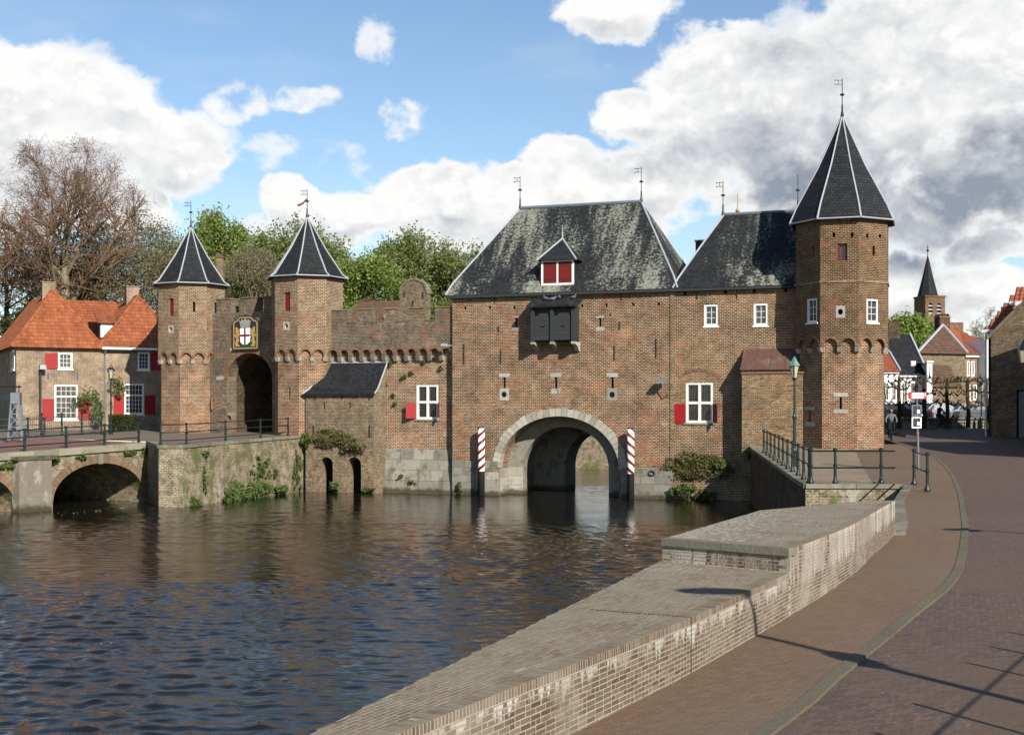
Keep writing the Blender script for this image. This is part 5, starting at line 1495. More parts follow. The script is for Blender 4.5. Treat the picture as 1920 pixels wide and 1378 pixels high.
# ---------------- curtain wall
def make_curtain():
    t = M.thing('curtain_wall', 'crenellated brick curtain wall with a red-shuttered window left of the water gate', 'wall')
    P = M.pix; yl, yu = .55, .20
    x0 = M.px(612, yu); zc = P(720, 669, yu)[1]; zn = P(720, 604, yu)[1]; zm = P(720, 580, yu)[1]
    wx0, wz1 = P(781, 722, yl); wx1, wz0 = P(822, 786, yl)
    m = MB(); m.panel(rect(x0, -.003, -.8, zc + .9), [rect(wx0, wx1, wz0, wz1)], yl, .3); m.build('lower_wall', 'brick_curtain', t)
    n = 11; pw = .2
    pts, W = scallops(x0, -.003, zc, zn, n, pw, ARCH_H + .12)
    # crenellated top
    top = [p for p in pts[:-2]]
    edges = [(617, 651), (671, 697), (719, 745), (767, 795), (815, 850)]
    up = []
    for a, b in reversed(edges):
        xa, xb = max(M.px(a, yu), x0), min(M.px(b, yu), -.003)
        up += [(xb, zn), (xb, zm), (xa, zm), (xa, zn)]
    if abs(up[0][0] - -.003) < 1e-6: up = up[1:]
    else: up = [(-.003, zn)] + up
    if abs(up[-1][0] - x0) < 1e-4: up = up[:-1]
    else: up += [(x0, zn)]
    u = MB(); u.panel(top + up, [], yu, .55, edge=True); u.build('parapet', 'brick_grey', t)
    corbels(t, x0, -.003, zc, n, pw, yu, yl - yu, None, .26)
    for a, b in edges:
        xa, xb = max(M.px(a, yu), x0) - .03, min(M.px(b, yu), -.01) ; c = MB(); c.rt = 1
        c.hexa([(xa, yu - .05, zm + .002), (xb, yu - .05, zm + .002), (xb, yu + .75, zm + .002), (xa, yu + .75, zm + .002)], [(xa, yu - .02, zm + .07), (xb, yu - .02, zm + .07), (xb, yu + .75, zm + .15), (xa, yu + .75, zm + .15)]); c.build('merlon_cap', 'coping_moss', t)
    for (a, b), (c_, d) in zip(edges[:-1], edges[1:]):
        xa, xb = M.px(b, yu) + .01, M.px(c_, yu) - .01; c = MB(); c.rt = 1; c.box(xa, xb, yu - .04, yu + .7, zn + .002, zn + .06); c.build('crenel_sill', 'coping_moss', t)
    cross_window(t, wx0, wx1, wz0, wz1, yl + .05)
    h = wz1 - wz0
    shutter(t, wx0 - .02, yl - .05, wz0 + .05, wz0 + h * .46, .62, R(180) + R(38), inset=True)
    shutter(t, wx1 + .02, yl - .05, wz0 + .1, wz0 + h * .48, .62, R(-62), mat='dark_red', inset=True)
    # sloping ashlar foot
    xs, zs = M.px(722, yl), P(780, 842, yl)[1]
    xa = xs; rows = 5
    for r in range(rows):
        z0_, z1_ = -.5 + (zs + .5) * r / rows, -.5 + (zs + .5) * (r + 1) / rows
        f = lambda z: yl - .55 * (1 - (z + .5) / (zs + .5)) - .02
        x = xa
        while x < -.02:
            w = min(random.uniform(.5, 1.3), -.02 - x)
            if -.02 - x - w < .25: w = -.02 - x
            s = MB(); s.rt = 1; e = random.uniform(0, .03); g = .008
            s.hexa([(x + g, f(z0_) - e, z0_ + g), (x + w - g, f(z0_) - e, z0_ + g), (x + w - g, yl - .004, z0_ + g), (x + g, yl - .004, z0_ + g)], [(x + g, f(z1_) - e, z1_ - g), (x + w - g, f(z1_) - e, z1_ - g), (x + w - g, yl - .004, z1_ - g), (x + g, yl - .004, z1_ - g)]); s.build('ashlar_stone', 'limestone_grey', t)
            x += w
    # lamp arm under the corbels near the gate corner
    lx, lz = P(838, 648, -.1); q = MB(); q.tube([(-.02 - .05, .1, lz), (lx, -.35, lz)], .03, 6); q.box(lx - .22, lx + .12, -.5, -.3, lz - .05, lz + .1); q.build('floodlight', 'lead', t)
make_curtain()

def make_lean_to():
    y0 = -1.0; yl = .55
    t = M.thing('lean_to', 'brick lean-to with dark slate roof and two arched drains above the water', 'annex')
    P = M.pix; x0, x1 = M.px(573, y0), M.px(701, y0); ze = P(640, 738, y0)[1]; zt = P(670, 680, .3)[1]
    holes = []
    for a, b, c in ((600, 624, 857), (651, 677, 857)):
        xa, xb = M.px(a, y0), M.px(b, y0); z = P((a + b) / 2, c, y0)[1]; r = (xb - xa) / 2; holes.append(arch((xa + xb) / 2, r, z - r, r, 12, -.6))
    for px, a, b in ((607.5, 755, 766), (655.5, 755, 766)):
        x, z1 = P(px, a, y0); _, z0 = P(px, b, y0); holes.append(rect(x - .06, x + .06, z0, z1))
    m = MB(); m.panel(rect(x0, x1, -.8, ze), holes, y0, .9)
    xr = M.px(722, .3)
    m.poly([(x1, y0, -.8), (xr, yl, -.8), (xr, yl, zt - .1), (x1, y0, ze)]); m.poly([(x0, yl + 1, -.8), (x0, y0, -.8), (x0, y0, ze), (x0, yl + 1, zt - .1)])
    m.build('wall', 'brick_annex', t)
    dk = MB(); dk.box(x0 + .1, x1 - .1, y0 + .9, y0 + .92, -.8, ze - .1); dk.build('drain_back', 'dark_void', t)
    # bell-cast roof
    xl = M.px(615, .3); prof = [(0, 0.0, ze - .03), (.3, .45, ze + .35), (.62, .95, ze + .95), (1, 1.0, zt)]
    q = MB(); prev = None
    for f, g, z in [(0, 0, ze - .02), (.25, .2, ze + .28), (.55, .55, ze + (zt - ze) * .48), (1, 1, zt)]:
        ya = y0 - .22 + (yl - y0 + .2) * f; a = x0 - .12 + (xl - x0 + .12) * f; b = x1 + .15 + (xr + .05 - x1 - .15) * f; cur = [(a, ya, z), (b, ya, z)]
        if prev: q.poly([prev[0], prev[1], cur[1], cur[0]]); q.poly([(p[0], p[1], p[2] - .08) for p in (prev[0], cur[0], cur[1], prev[1])]); q.poly([prev[1], (prev[1][0], prev[1][1], prev[1][2] - .08), (cur[1][0], cur[1][1], cur[1][2] - .08), cur[1]])
        else: first = cur
        prev = cur
        EDGE.append(cur)
    q.poly([first[0], (first[0][0], first[0][1], first[0][2] - .08), (first[1][0], first[1][1], first[1][2] - .08), first[1]])
    rf = q.build('roof', 'slate', t)
    for s in (0, 1): f = MB(); f.tube([(e[s][0], e[s][1], e[s][2] + .01) for e in EDGE], .05, 6); f.build('verge_flashing', 'lead', rf)
    f = MB(); f.box(xl, xr + .05, yl - .12, yl - .003, zt - .02, zt + .06); f.build('top_flashing', 'lead', rf)
    for px, a, b in ((590, 740, 749), (641, 740, 749), (693, 740, 749), (588, 798, 815), (693, 798, 819)):
        x, z1 = P(px, a, y0); _, z0 = P(px, b, y0); anchor(t, x, z0, z1, y0)
EDGE = []
make_lean_to()

# things standing behind the curtain wall
def make_behind():
    f = Fr(ray(775, 86), M.a)
    t = f.thing('round_gable', 'round-topped brick gable rising behind the crenellated wall', 'gable')
    x0, x1 = f.px(744), f.px(805); z0 = 5; zs = f.pix(775, 551)[1]; zt = f.pix(775, 525)[1]; xa, xb = f.px(750), f.px(801)
    pts = [(x0, z0), (x1, z0), (xb, zs)] + [((xa + xb) / 2 + (xb - xa) / 2 * .92 * math.cos(math.pi * i / 14), zs + (zt - zs) * math.sin(math.pi * i / 14)) for i in range(15)] + [(xa, zs)]
    m = MB(); m.extr(pts, 0, .5); m.build('wall', 'brick_annex', t)
    n = 14; cx = (xa + xb) / 2; a = (xb - xa) / 2 * .92
    for i in range(n):
        f0, f1 = math.pi * (i + .04) / n, math.pi * (i + .96) / n; q = MB(); q.rt = 1
        Q = lambda g, k: (cx + (a + k) * math.cos(g), zs + (zt - zs + k) * math.sin(g)); q.extr([Q(f0, .003), Q(f0, .13), Q(f1, .13), Q(f1, .003)], -.06, .56); q.build('coping_stone', 'coping', t)
    for px, a_, b in ((758, 545, 557), (793, 547, 560), (774, 563, 573)):
        x, zt_ = f.pix(px, a_); _, zb = f.pix(px, b); anchor(t, x, zb, zt_)
make_behind()
# ================================================================== HOUSES
def inside(poly, x, y):
    c = False; n = len(poly)
    for i in range(n):
        (x0, y0), (x1, y1) = poly[i], poly[(i + 1) % n]
        if (y0 > y) != (y1 > y) and x < (x1 - x0) * (y - y0) / (y1 - y0) + x0: c = not c
    return c
def tiled(parent, polys, mat, name='roof', tw=.25, th=.33, amp=.055):
    # pantiles laid over planar roof faces (each polygon counter-clockwise seen from outside)
    m = MB()
    for poly in polys:
        P = [Vector(p) for p in poly]; n = (P[1] - P[0]).cross(P[2] - P[0]).normalized()
        if n.z < 0: n = -n; 
        u = Vector((0, 0, 1)).cross(n).normalized(); v = n.cross(u)
        q = [((p - P[0]).dot(u), (p - P[0]).dot(v)) for p in P]
        u0, u1 = min(a for a, b in q), max(a for a, b in q); v0, v1 = min(b for a, b in q), max(b for a, b in q)
        m.poly([tuple(p - n * .03) for p in P], .3)
        r = 0; vv = v0 - .06
        while vv < v1:
            uu = u0
            while uu < u1:
                if inside(q, uu + tw / 2, vv + th * .5):
                    t = min(1, max(0, random.gauss(.5, .18)))
                    pts = []
                    for (f, lift) in ((-.02, .035), (1.08, 0.0)):
                        for (g, h) in ((0, .25), (.3, 1), (.62, .55), (1.0, 0)):
                            p = P[0] + u * (uu + tw * g) + v * (vv + th * f) + n * (lift + amp * h); pts.append(tuple(p))
                    m.add(pts, [(0, 1, 5, 4), (1, 2, 6, 5), (2, 3, 7, 6)], t)
                    a = P[0] + u * uu + v * (vv - th * .02); 
                    m.add([pts[0], pts[1], pts[2], pts[3], tuple(Vector(pts[3]) - n * .04), tuple(Vector(pts[0]) - n * .04)], [(5, 4, 3, 2, 1, 0)], t * .4)
                uu += tw
            vv += th; r += 1
    return m.build(name, mat, parent, kind='stuff')
def ridge(parent, a, b, mat='tile_orange', r=.12, name='ridge_tiles'):
    a, b = Vector(a), Vector(b); L = (b - a).length; k = max(1, int(L / .38)); m = MB(); m.rt = 1
    for i in range(k):
        p, q = a + (b - a) * (i / k), a + (b - a) * ((i + 1.06) / k); m.tube([p, q], [r * 1.06, r * .94], 7)
    return m.build(name, mat, parent, kind='stuff')
def chimney(parent, x, y, z0, z1, w=.9, d=.7, mat='brick_house', caps=2):
    m = MB(); m.box(x - w / 2, x + w / 2, y - d / 2, y + d / 2, z0, z1); c = m.build('chimney', mat, parent)
    q = MB(); q.box(x - w / 2 - .05, x + w / 2 + .05, y - d / 2 - .05, y + d / 2 + .05, z1, z1 + .1); q.build('chimney_cap', 'coping', c)
    for i in range(caps):
        xx = x - w / 2 + w * (i + .5) / caps; r = w / caps / 2 * .8
        q = MB(); q.extr(arch(xx, r, z1 + .12, r, 8)[::1] + [(xx - r * .7, z1 + .12)] + [(xx - r * .7 * math.cos(math.pi * k / 8), z1 + .12 + r * .7 * math.sin(math.pi * k / 8)) for k in range(1, 8)] + [(xx + r * .7, z1 + .12)], y - d / 2, y + d / 2); q.build('chimney_hood', 'tile_brown', c)

HF = Fr(ray(30, 87.5), R(28))
def make_left_houses():
    P = HF.pix; f = HF
    xa, xb = 0.0, f.px(191); xc = xb + 6.1; zb = 3.3; ze = 9.42
    def house(name, label, x0, x1, depth, rz, inset, wins, side=None):
        t = f.thing(name, label, 'house')
        holes = [rect(*w[:4]) for w in wins]
        m = MB(); m.panel(rect(x0, x1, zb, ze), holes, 0, .25)
        m.poly([(x0, depth, zb), (x0, 0, zb), (x0, 0, ze), (x0, depth, ze)]); m.poly([(x1, 0, zb), (x1, depth, zb), (x1, depth, ze), (x1, 0, ze)]); m.poly([(x1, depth, zb), (x0, depth, zb), (x0, depth, ze), (x1, depth, ze)])
        m.build('wall', 'brick_house', t)
        o = .35; xm = (x0 + x1) / 2; A = (xm, inset, rz); B = (xm, depth + .3, rz)
        e0, e1, e2, e3 = (x0 - o, -o, ze - .12), (x1 + o * .4, -o, ze - .12), (x1 + o * .4, depth + .3, ze - .12), (x0 - o, depth + .3, ze - .12)
        r = tiled(t, [[e0, e1, A], [e3, e0, A, B], [e1, e2, B, A]], 'tile_orange')
        ridge(r, e0, A); ridge(r, e1, A); ridge(r, A, B)
        return t
    w1 = []
    def wpx(a, b, c, d): x0, z1 = P(a, c); x1, z0 = P(b, d); return (x0, x1, z0, z1)
    WA = [wpx(109, 136, 661, 692), wpx(102, 146, 721, 787)]
    WB = [wpx(258, 281, 660, 694), wpx(233, 270, 719, 777)]
    ta = house('tiled_house', 'buff brick house with orange hipped tile roof and ivy, leftmost behind the bridge', xa, xb, 14, 13.5, 2.8, WA)
    tb = house('tiled_house', 'buff brick house with orange roof partly shaded beside the left gate tower', xb + .004, xc, 14, 13.3, 2.7, WB)
    window(ta, *WA[0], .05, 3, 3, fw=.13); window(ta, *WA[1], .05, 4, (4, 2), fw=.13, transom=.66)
    window(tb, *WB[0], .05, 3, 4, fw=.13); window(tb, *WB[1], .05, 5, (4, 2), fw=.13, transom=.62)
    a, b, c, d = WA[0]; shutter(ta, a - .02, -.05, c, d - .05, .85, R(180))
    a, b, c, d = WA[1]; h = d - c; shutter(ta, a - .02, -.05, c - .05, c + h * .60, .78, R(180)); shutter(ta, b + .8, -.05, c, c + h * .60, .78, R(180))
    a, b, c, d = WB[0]; shutter(tb, b + .85, -.05, c, d - .05, .8, R(180))
    a, b, c, d = WB[1]; h = d - c; shutter(tb, a - .02, -.05, c, c + h * .62, .72, R(180)); shutter(tb, b + .78, -.05, c, c + h * .62, .72, R(180))
    # side face of the left house: small window and shutter
    Ms = Matrix.Translation((0, 0, 0)) @ Matrix.Rotation(R(-90), 4, 'Z')
    window(ta, -1.75, -.55, 7.75, 9.1, -.03, 3, 4, fw=.13, M_=Ms)
    q = MB(); q.M = Ms; q.box(-2.8, -1.8, -.08, -.003, 7.75, 9.0); q.build('shutter', 'red_shutter', ta)
    chimney(ta, (xa + xb) / 2 - .1, 4.6, 12.7, 14.15); chimney(tb, (xb + xc) / 2 - .1, 4.4, 12.4, 14.1)
    # gutter, downpipe, link roof and dormer of the right house
    g = MB(); g.tube([(xb - .05, -.42, ze - .12), (xc, -.42, ze - .12)], .085, 6); g.build('gutter', 'gutter_white', tb)
    g = MB(); xd = f.px(196); g.tube([(xd, -.42, ze - .15), (xd, -.1, ze - .6), (xd, -.1, zb)], .055, 6); g.build('downpipe', 'grey_metal', tb)
    zr = P(150, 571, 4)[1]
    tiled(ta, [[(xb - 2.2, 3.2, 9.6), (xb + 2.4, 3.2, 9.6), (xb + 2.4, 7.5, zr + .6), (xb - 2.2, 7.5, zr + .6)]], 'tile_orange', 'link_roof')
    dy = 1.5; dx0, dz0 = P(186, 632, dy); dx1, dz1 = P(214, 606, dy)
    d_ = MB(); d_.box(dx0, dx1, dy, dy + 2.5, dz0 - .4, dz1); dm = d_.build('dormer', 'black_timber', tb)
    d_ = MB(); d_.box(dx0 + .1, dx1 - .1, dy - .03, dy - .003, dz0, dz1 - .06); d_.build('dormer_front', 'gutter_white', dm)
    tiled(dm, [[(dx0 - .15, dy - .2, dz1 - .02), (dx1 + .15, dy - .2, dz1 - .02), (dx1 + .15, dy + 2.2, dz1 + 1.3), (dx0 - .15, dy + 2.2, dz1 + 1.3)]], 'tile_orange', 'dormer_roof')
    for px, a, b in ((90, 700, 710), (145, 698, 712)):
        x, z1 = P(px, a); _, z0 = P(px, b); anchor(ta, x, z0, z1)
    # boom light on the facade: tall pipe with a lamp on top
    x, z = P(76, 690, -.3); q = MB(); q.tube([(x, -.3, 3.3), (x, -.3, z)], .07, 6); o = q.build('lamp_pipe', 'black_iron', ta); q = MB(); q.hexa([(x - .1, -.7, z - .1), (x + .35, -.7, z - .1), (x + .35, -.25, z - .1), (x - .1, -.25, z - .1)], [(x - .05, -.6, z + .22), (x + .3, -.6, z + .22), (x + .3, -.25, z + .3), (x - .05, -.25, z + .3)]); q.build('lamp_head', 'grey_metal', o)
make_left_houses()

# long roofs behind the curtain wall
def make_back_roofs():
    f = Fr(ray(640, 90), M.a)
    t = f.thing('yard_building', 'low building with weathered brown tile roof behind the crenellated wall', 'building')
    x0, x1 = f.px(640), f.px(748); ze, zr = f.pix(690, 604)[1], f.pix(690, 566, 3)[1]
    m = MB(); m.box(x0, x1, 0, 6, 3.4, ze); m.build('wall', 'brick_dark', t)
    tiled(t, [[(x0, -.2, ze), (x1, -.2, ze), (x1, 3, zr), (x0, 3, zr)]], 'tile_brown')
    q = MB(); q.box(f.px(640), f.px(657), 2.8, 3.6, zr - .4, f.pix(650, 561, 3)[1]); q.build('chimney', 'brick_dark', t)
    f2 = Fr(ray(411, 100), 0.0); t = f2.thing('chimney_stack', 'tall single brick chimney rising behind the left gate tower', 'chimney')
    m = MB(); x0, x1 = f2.px(404.5), f2.px(418.5); m.box(x0, x1, 0, .6, 3.5, f2.pix(411, 484)[1]); m.build('shaft', 'brick_annex', t)
    q = MB(); z = f2.pix(411, 484)[1]; q.extr([(x0 - .08, z), (x1 + .08, z), (x1 + .08, z + .08), ((x0 + x1) / 2, z + .36), (x0 - .08, z + .08)], -.06, .66); q.build('cap', 'tile_brown', t)
make_back_roofs()

# far canal quay seen through the water arch
q = thing('far_quay', 'sunlit old brick quay wall seen through the water arch', 'quay wall')
m = MB(); m.poly([(-14, 112, -.9), (24, 104, -.9), (24, 104, 3.6), (-14, 112, 3.6)]); m.poly([(-14, 112, 3.6), (24, 104, 3.6), (24, 114, 3.72), (-14, 114, 3.72)]); m.build('wall_face', 'brick_quay', q)
for x0, y0, x1, y1 in ((-14, 80, -14, 112), (24, 104, 24, 78)):
    m = MB(); m.poly([(x0, y0, -.9), (x1, y1, -.9), (x1, y1, 3.6), (x0, y0, 3.6)]); m.build('side_face', 'brick_quay', q)

# ================================================================== TOWN ON THE RIGHT
def make_town():
    # white cottages
    f = Fr(ray(1652, 112), R(4)); P = f.pix
    def cottage(label, pa, pb, pe, pr, roofmat, wins, seed, wallmat='white_plaster', depth=8.0, z0=3.5, group='white cottages by the far canal'):
        t = f.thing('white_cottage', label, 'house', group)
        x0, x1 = f.px(pa), f.px(pb); ze = P(pb, pe)[1]; zr = P(pb, pr, depth * .5)[1]
        W = []
        for (a, b, c, d) in wins: xa, z1 = P(a, c); xb, zz = P(b, d); W.append((xa, xb, zz, z1))
        m = MB(); m.panel(rect(x0, x1, z0, ze), [rect(*w) for w in W], 0, .2); m.poly([(x1, 0, z0), (x1, depth, z0), (x1, depth, ze), (x1, depth * .5, zr), (x1, 0, ze)]); m.poly([(x0, depth, z0), (x0, 0, z0), (x0, 0, ze), (x0, depth * .5, zr), (x0, depth, ze)]); m.build('wall', wallmat, t)
        pl = [[(x0, -.25, ze - .1), (x1 + .02, -.25, ze - .1), (x1 + .02, depth * .5, zr), (x0, depth * .5, zr)], [(x1, depth + .2, ze - .1), (x0, depth + .2, ze - .1), (x0, depth * .5, zr), (x1, depth * .5, zr)]]
        if roofmat == 'slate':
            r = MB(); [r.poly(q) for q in pl]; rf = r.build('roof', 'slate', t)
        else: rf = tiled(t, pl, roofmat)
        v = MB(); v.tube([(x1 + .02, -.25, ze), (x1 + .02, depth * .5, zr + .1)], .12, 5); v.build('verge', 'lead', rf)
        c = MB(); c.box(x0, x1, -.18, -.003, ze - .28, ze - .06); c.build('cornice', 'white_paint', t)
        for i in range(int((x1 - x0) / .5)):
            d = MB(); d.box(x0 + .2 + i * .5, x0 + .36 + i * .5, -.14, -.003, ze - .42, ze - .285); d.build('dentil', 'black_timber', t)
        for w in W: window(t, *w, .05, 2, 3, fw=.12)
        return t, x0, x1, ze, zr
    t, x0, x1, ze, zr = cottage('white cottage with red tile roof just right of the corner tower', 1630, 1685, 694, 640, 'tile_red', [(1657, 1668, 716, 752), (1671, 1682, 716, 752), (1657, 1668, 757, 785), (1671, 1682, 757, 785)], 1)
    t, x0, x1, ze, zr = cottage('white cottage with grey slate roof and white dormer', 1686.2, 1738, 701, 628, 'slate', [(1690, 1703, 716, 770), (1706, 1724, 716, 772), (1727, 1736.5, 716, 770)], 2)
    dx0, dz1 = P(1708, 677, .7); dx1, dz0 = P(1717.5, 695, .7)
    d = MB(); d.box(dx0, dx1, .7, 3, dz0 - .1, dz1); dm = d.build('dormer', 'white_paint', t); window(dm, dx0 + .04, dx1 - .04, dz0, dz1 - .05, .68, 2, 3, fw=.09, sill=False)
    c = MB(); cx0, cz = P(1664, 605, 4); cx1, _ = P(1684, 605, 4); c.box(cx0, cx1, 3.6, 4.6, 9, cz); c.build('chimney', 'brick_dark', t)
    f3 = Fr(ray(1738, 111), R(10)); t3 = f3.thing('gable_house', 'narrow white gabled house front beside the slate cottage', 'house')
    x0, x1 = 0, f3.px(1748); z1 = f3.pix(1742, 680)[1]; m = MB(); w0, wz1 = f3.pix(1740.5, 685); w1, wz0 = f3.pix(1744.5, 707)
    m.panel(rect(x0, x1, 3.5, z1), [rect(w0, w1, wz0, wz1)], 0, .2); m.poly([(x1, 0, 3.5), (x1, 6, 3.5), (x1, 6, z1), (x1, 0, z1)]); m.poly([(x0, 0, z1), (x1, 0, z1), (x1, 6, z1), (x0, 6, z1)]); m.build('wall', 'white_plaster', t3); window(t3, w0, w1, wz0, wz1, .05, 1, 2, fw=.06)
    c = MB(); c.box(x0 - .05, x1 + .08, -.1, .1, z1 + .002, z1 + .15); c.build('cornice', 'white_paint', t3)
    # big brick house with orange roof
    f4 = Fr(ray(1757, 124), R(22)); P4 = f4.pix; t4 = f4.thing('brick_townhouse', 'large brick townhouse with tall white windows and orange hipped roof', 'house')
    xr0, xr1 = f4.px(1808), f4.px(1850); ze = P4(1810, 664)[1]
    # right front
    W = []
    for a, b in ((1813, 1818.5), (1821.5, 1827.5), (1833, 1839)): xa, za = P4(a, 677); xb, zz = P4(b, 705); W.append((xa, xb, zz, za))
    for a, b in ((1814, 1820), (1825, 1832)): xa, za = P4(a, 721); xb, zz = P4(b, 750); W.append((xa, xb, zz, za))
    m = MB(); m.panel(rect(xr0, xr1 + 2.5, 3.5, ze), [rect(*w) for w in W], 0, .2); m.build('wall', 'brick_town', t4)
    for w in W: window(t4, *w, .05, 2, 4, fw=.1)
    g = MB(); xg0 = f4.px(1720); g.box(xg0, xr0 - .003, -.1, 7, 3.5, ze); g.build('side_wall', 'brick_annex', t4)
    zr = P4(1775, 612, 3.5)[1]; zg = ze; xm = (xg0 + xr0) / 2
    A = (f4.px(1768, 3.0), 3.0, zr); B = (f4.px(1802, 3.5), 4.5, zr - .1)
    tiled(t4, [[(xg0 - .2, -.35, ze), (xr0 + .1, -.35, ze), A]], 'tile_brown', 'front_roof', .3, .4)
    tiled(t4, [[(xr0 + .1, -.35, ze), (xr1 + 2.6, -.35, ze), (xr1 + .8, 4.6, zr - .3), A]], 'tile_red', 'side_roof', .3, .4)
    tiled(t4, [[(xg0 - 9, 2.5, ze - .5), (xg0 + 1, 2.5, ze - .5), (xg0 + 3, 7.5, zr + .1), (xg0 - 6, 7.5, zr + .1)]], 'tile_red', 'rear_roof', .3, .4)
    for e in ((xg0 - .2, -.35, ze), (xr0 + .1, -.35, ze)): q = MB(); q.tube([(e[0], e[1], e[2] + .1), (A[0], A[1], A[2] + .1)], .14, 5); q.build('hip_flashing', 'lead', t4)
    q = MB(); q.box(xr0, xr1 + 2.5, -.25, -.003, ze - .3, ze - .02); q.build('cornice', 'white_paint', t4)
    chimney(t4, A[0] + .6, 3.8, zr - .8, zr + .9, 1.3, .8, 'brick_dark', 2)
    # lower lean-to roof in front
    zl0, zl1 = P4(1760, 725, -2.5)[1], P4(1760, 683, -.2)[1]; xl0, xl1 = f4.px(1748, -2.5), f4.px(1800, -2.5)
    q = MB(); q.box(xl0, xl1, -2.4, -.11, 3.5, zl0); q.build('shed_wall', 'brick_annex', t4)
    tiled(t4, [[(xl0, -2.6, zl0), (xl1, -2.6, zl0), (xl1 + .6, -.1, zl1), (xl0 + .6, -.1, zl1)]], 'tile_brown', 'shed_roof', .3, .36)
    q = MB(); x0, x1 = f4.px(1847.5, -1), f4.px(1857, -1); q.box(x0, x1, -1, 3, 3.5, P4(1852, 637, -1)[1]); q.build('party_wall', 'white_plaster', t4)
    # church
    f5 = Fr(ray(1716, 260), R(-20)); P5 = f5.pix; t5 = f5.thing('church_tower', 'brick church tower with slender slate spire far behind the rooftops', 'church tower')
    xs = f5.px(1736); z1 = P5(1740, 557)[1]; L = f5.px(1772)
    f5 = Fr(ray(1735, 258), R(12)); P5 = f5.pix; t5.location = (f5.o[0], f5.o[1], 0); t5.rotation_euler = (0, 0, f5.a)
    w = f5.px(1772); holes = []; z1 = P5(1752, 557)[1]
    for a, b in ((1741, 1749), (1757, 1765)):
        xa, xb = f5.px(a), f5.px(b); zb = P5(1750, 591)[1]; zt = P5(1750, 568)[1]; r = (xb - xa) / 2; holes.append(arch((xa + xb) / 2, r, zt - r * 1.3, r * 1.3, 10, zb))
    m = MB(); m.panel(rect(0, w, 3, z1), holes, 0, .5); m.poly([(0, w, 3), (0, 0, 3), (0, 0, z1), (0, w, z1)]); m.poly([(w, 0, 3), (w, w, 3), (w, w, z1), (w, 0, z1)]); m.poly([(0, 0, z1), (w, 0, z1), (w, w, z1), (0, w, z1)]); m.build('wall', 'brick_church', t5)
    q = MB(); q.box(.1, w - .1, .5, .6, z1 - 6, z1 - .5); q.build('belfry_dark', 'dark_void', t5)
    for h in holes:
        xa = min(p[0] for p in h); xb = max(p[0] for p in h); zb = min(p[1] for p in h)
        for k in range(3): q = MB(); q.hexa([(xa, .02, zb + .25 + k * .75), (xb, .02, zb + .25 + k * .75), (xb, .4, zb + .45 + k * .75), (xa, .4, zb + .45 + k * .75)], [(xa, .02, zb + .4 + k * .75), (xb, .02, zb + .4 + k * .75), (xb, .4, zb + .6 + k * .75), (xa, .4, zb + .6 + k * .75)]); q.build('louvre', 'lead', t5)
    q = MB(); q.box(-.15, w + .15, -.15, w + .15, z1 + .003, z1 + .3); q.build('cornice', 'brick_church', t5)
    za = P5(1741, 478, w / 2)[1]; r0 = w * .47; q = MB(); q.lathe([(r0, z1 + .3), (r0 * .5, z1 + .3 + (za - z1) * .47), (.05, za)], (w / 2 - .4, w / 2, 0), 8, ph=math.pi / 8); q.build('spire', 'slate', t5)
    q = MB(); q.tube([(w / 2 - .4, w / 2, za), (w / 2 - .4, w / 2, za + 2)], .08, 5); q.ball((w / 2 - .4, w / 2, za + .9), .28, 8, 5); q.tube([(w / 2 - .9, w / 2, za + 1.5), (w / 2 + .1, w / 2, za + 1.5)], .06, 4); q.build('cross', 'black_iron', t5)
    for a, lb in ((1722, 'l'),):
        xa = .0
    m = MB(); m.box(w * .15, w * .15 + 6, -3, 1, 3, P5(1760, 606)[1]); m.build('nave', 'brick_church', t5)
    # house at the right edge of the frame
    f6 = Fr(ray(1858, 78), R(-32)); P6 = f6.pix; t6 = f6.thing('edge_house', 'brick house in shade with tiled roof at the right edge', 'house')
    # gable end faces the street; its raking coping climbs to the right
    ze = P6(1864, 632)[1]; Lg = 9.0; za = P6(1920, 577)[1]; xe = f6.px(1920); slope = (za - ze) / (xe - .2)
    m = MB(); pts = [(0, 2.8), (Lg, 2.8), (Lg, ze), (Lg / 2, ze + slope * Lg / 2), (0, ze)]
    dx0 = f6.px(1906); 
    m.panel(pts, [rect(dx0, dx0 + 2.4, 3.2, 6.2)], 0, .3); m.poly([(0, 14, 2.8), (0, 0, 2.8), (0, 0, ze), (0, 14, ze)]); m.poly([(Lg, 0, 2.8), (Lg, 14, 2.8), (Lg, 14, ze), (Lg, 0, ze)]); m.build('wall', 'brick_annex', t6)
    q = MB(); q.box(dx0 + .1, dx0 + 2.3, .12, .2, 3.2, 6.1); dd = q.build('garage_door', 'grey_metal', t6)
    for i in range(6): q = MB(); q.box(dx0 + .12 + .36 * i, dx0 + .46 + .36 * i, .1, .118, 3.22, 6.08); q.build('board', 'grey_metal', dd)
    q = MB(); q.hexa([(-.1, -.12, ze - .1), (Lg / 2, -.12, ze + slope * Lg / 2), (Lg / 2, .35, ze + slope * Lg / 2), (-.1, .35, ze - .1)], [(-.15, -.12, ze + .12), (Lg / 2, -.12, ze + slope * Lg / 2 + .25), (Lg / 2, .35, ze + slope * Lg / 2 + .25), (-.15, .35, ze + .12)]); q.build('raking_coping', 'coping', t6)
    zr = ze + slope * Lg / 2
    # taller wing behind, with pantiles
    f7 = Fr(f6.w(-.35, 1.2), f6.a); P7 = f7.pix; t7 = f7.thing('edge_house', 'taller brick house with red pantile roof behind the shaded gable at right edge', 'house')
    ze7 = P7(1858, 620)[1]; zr7 = P7(1890, 562, 3)[1] + .3
    m = MB(); m.box(-.05, 10, 0, 12, 2.8, ze7); m.build('wall', 'brick_dark', t7)
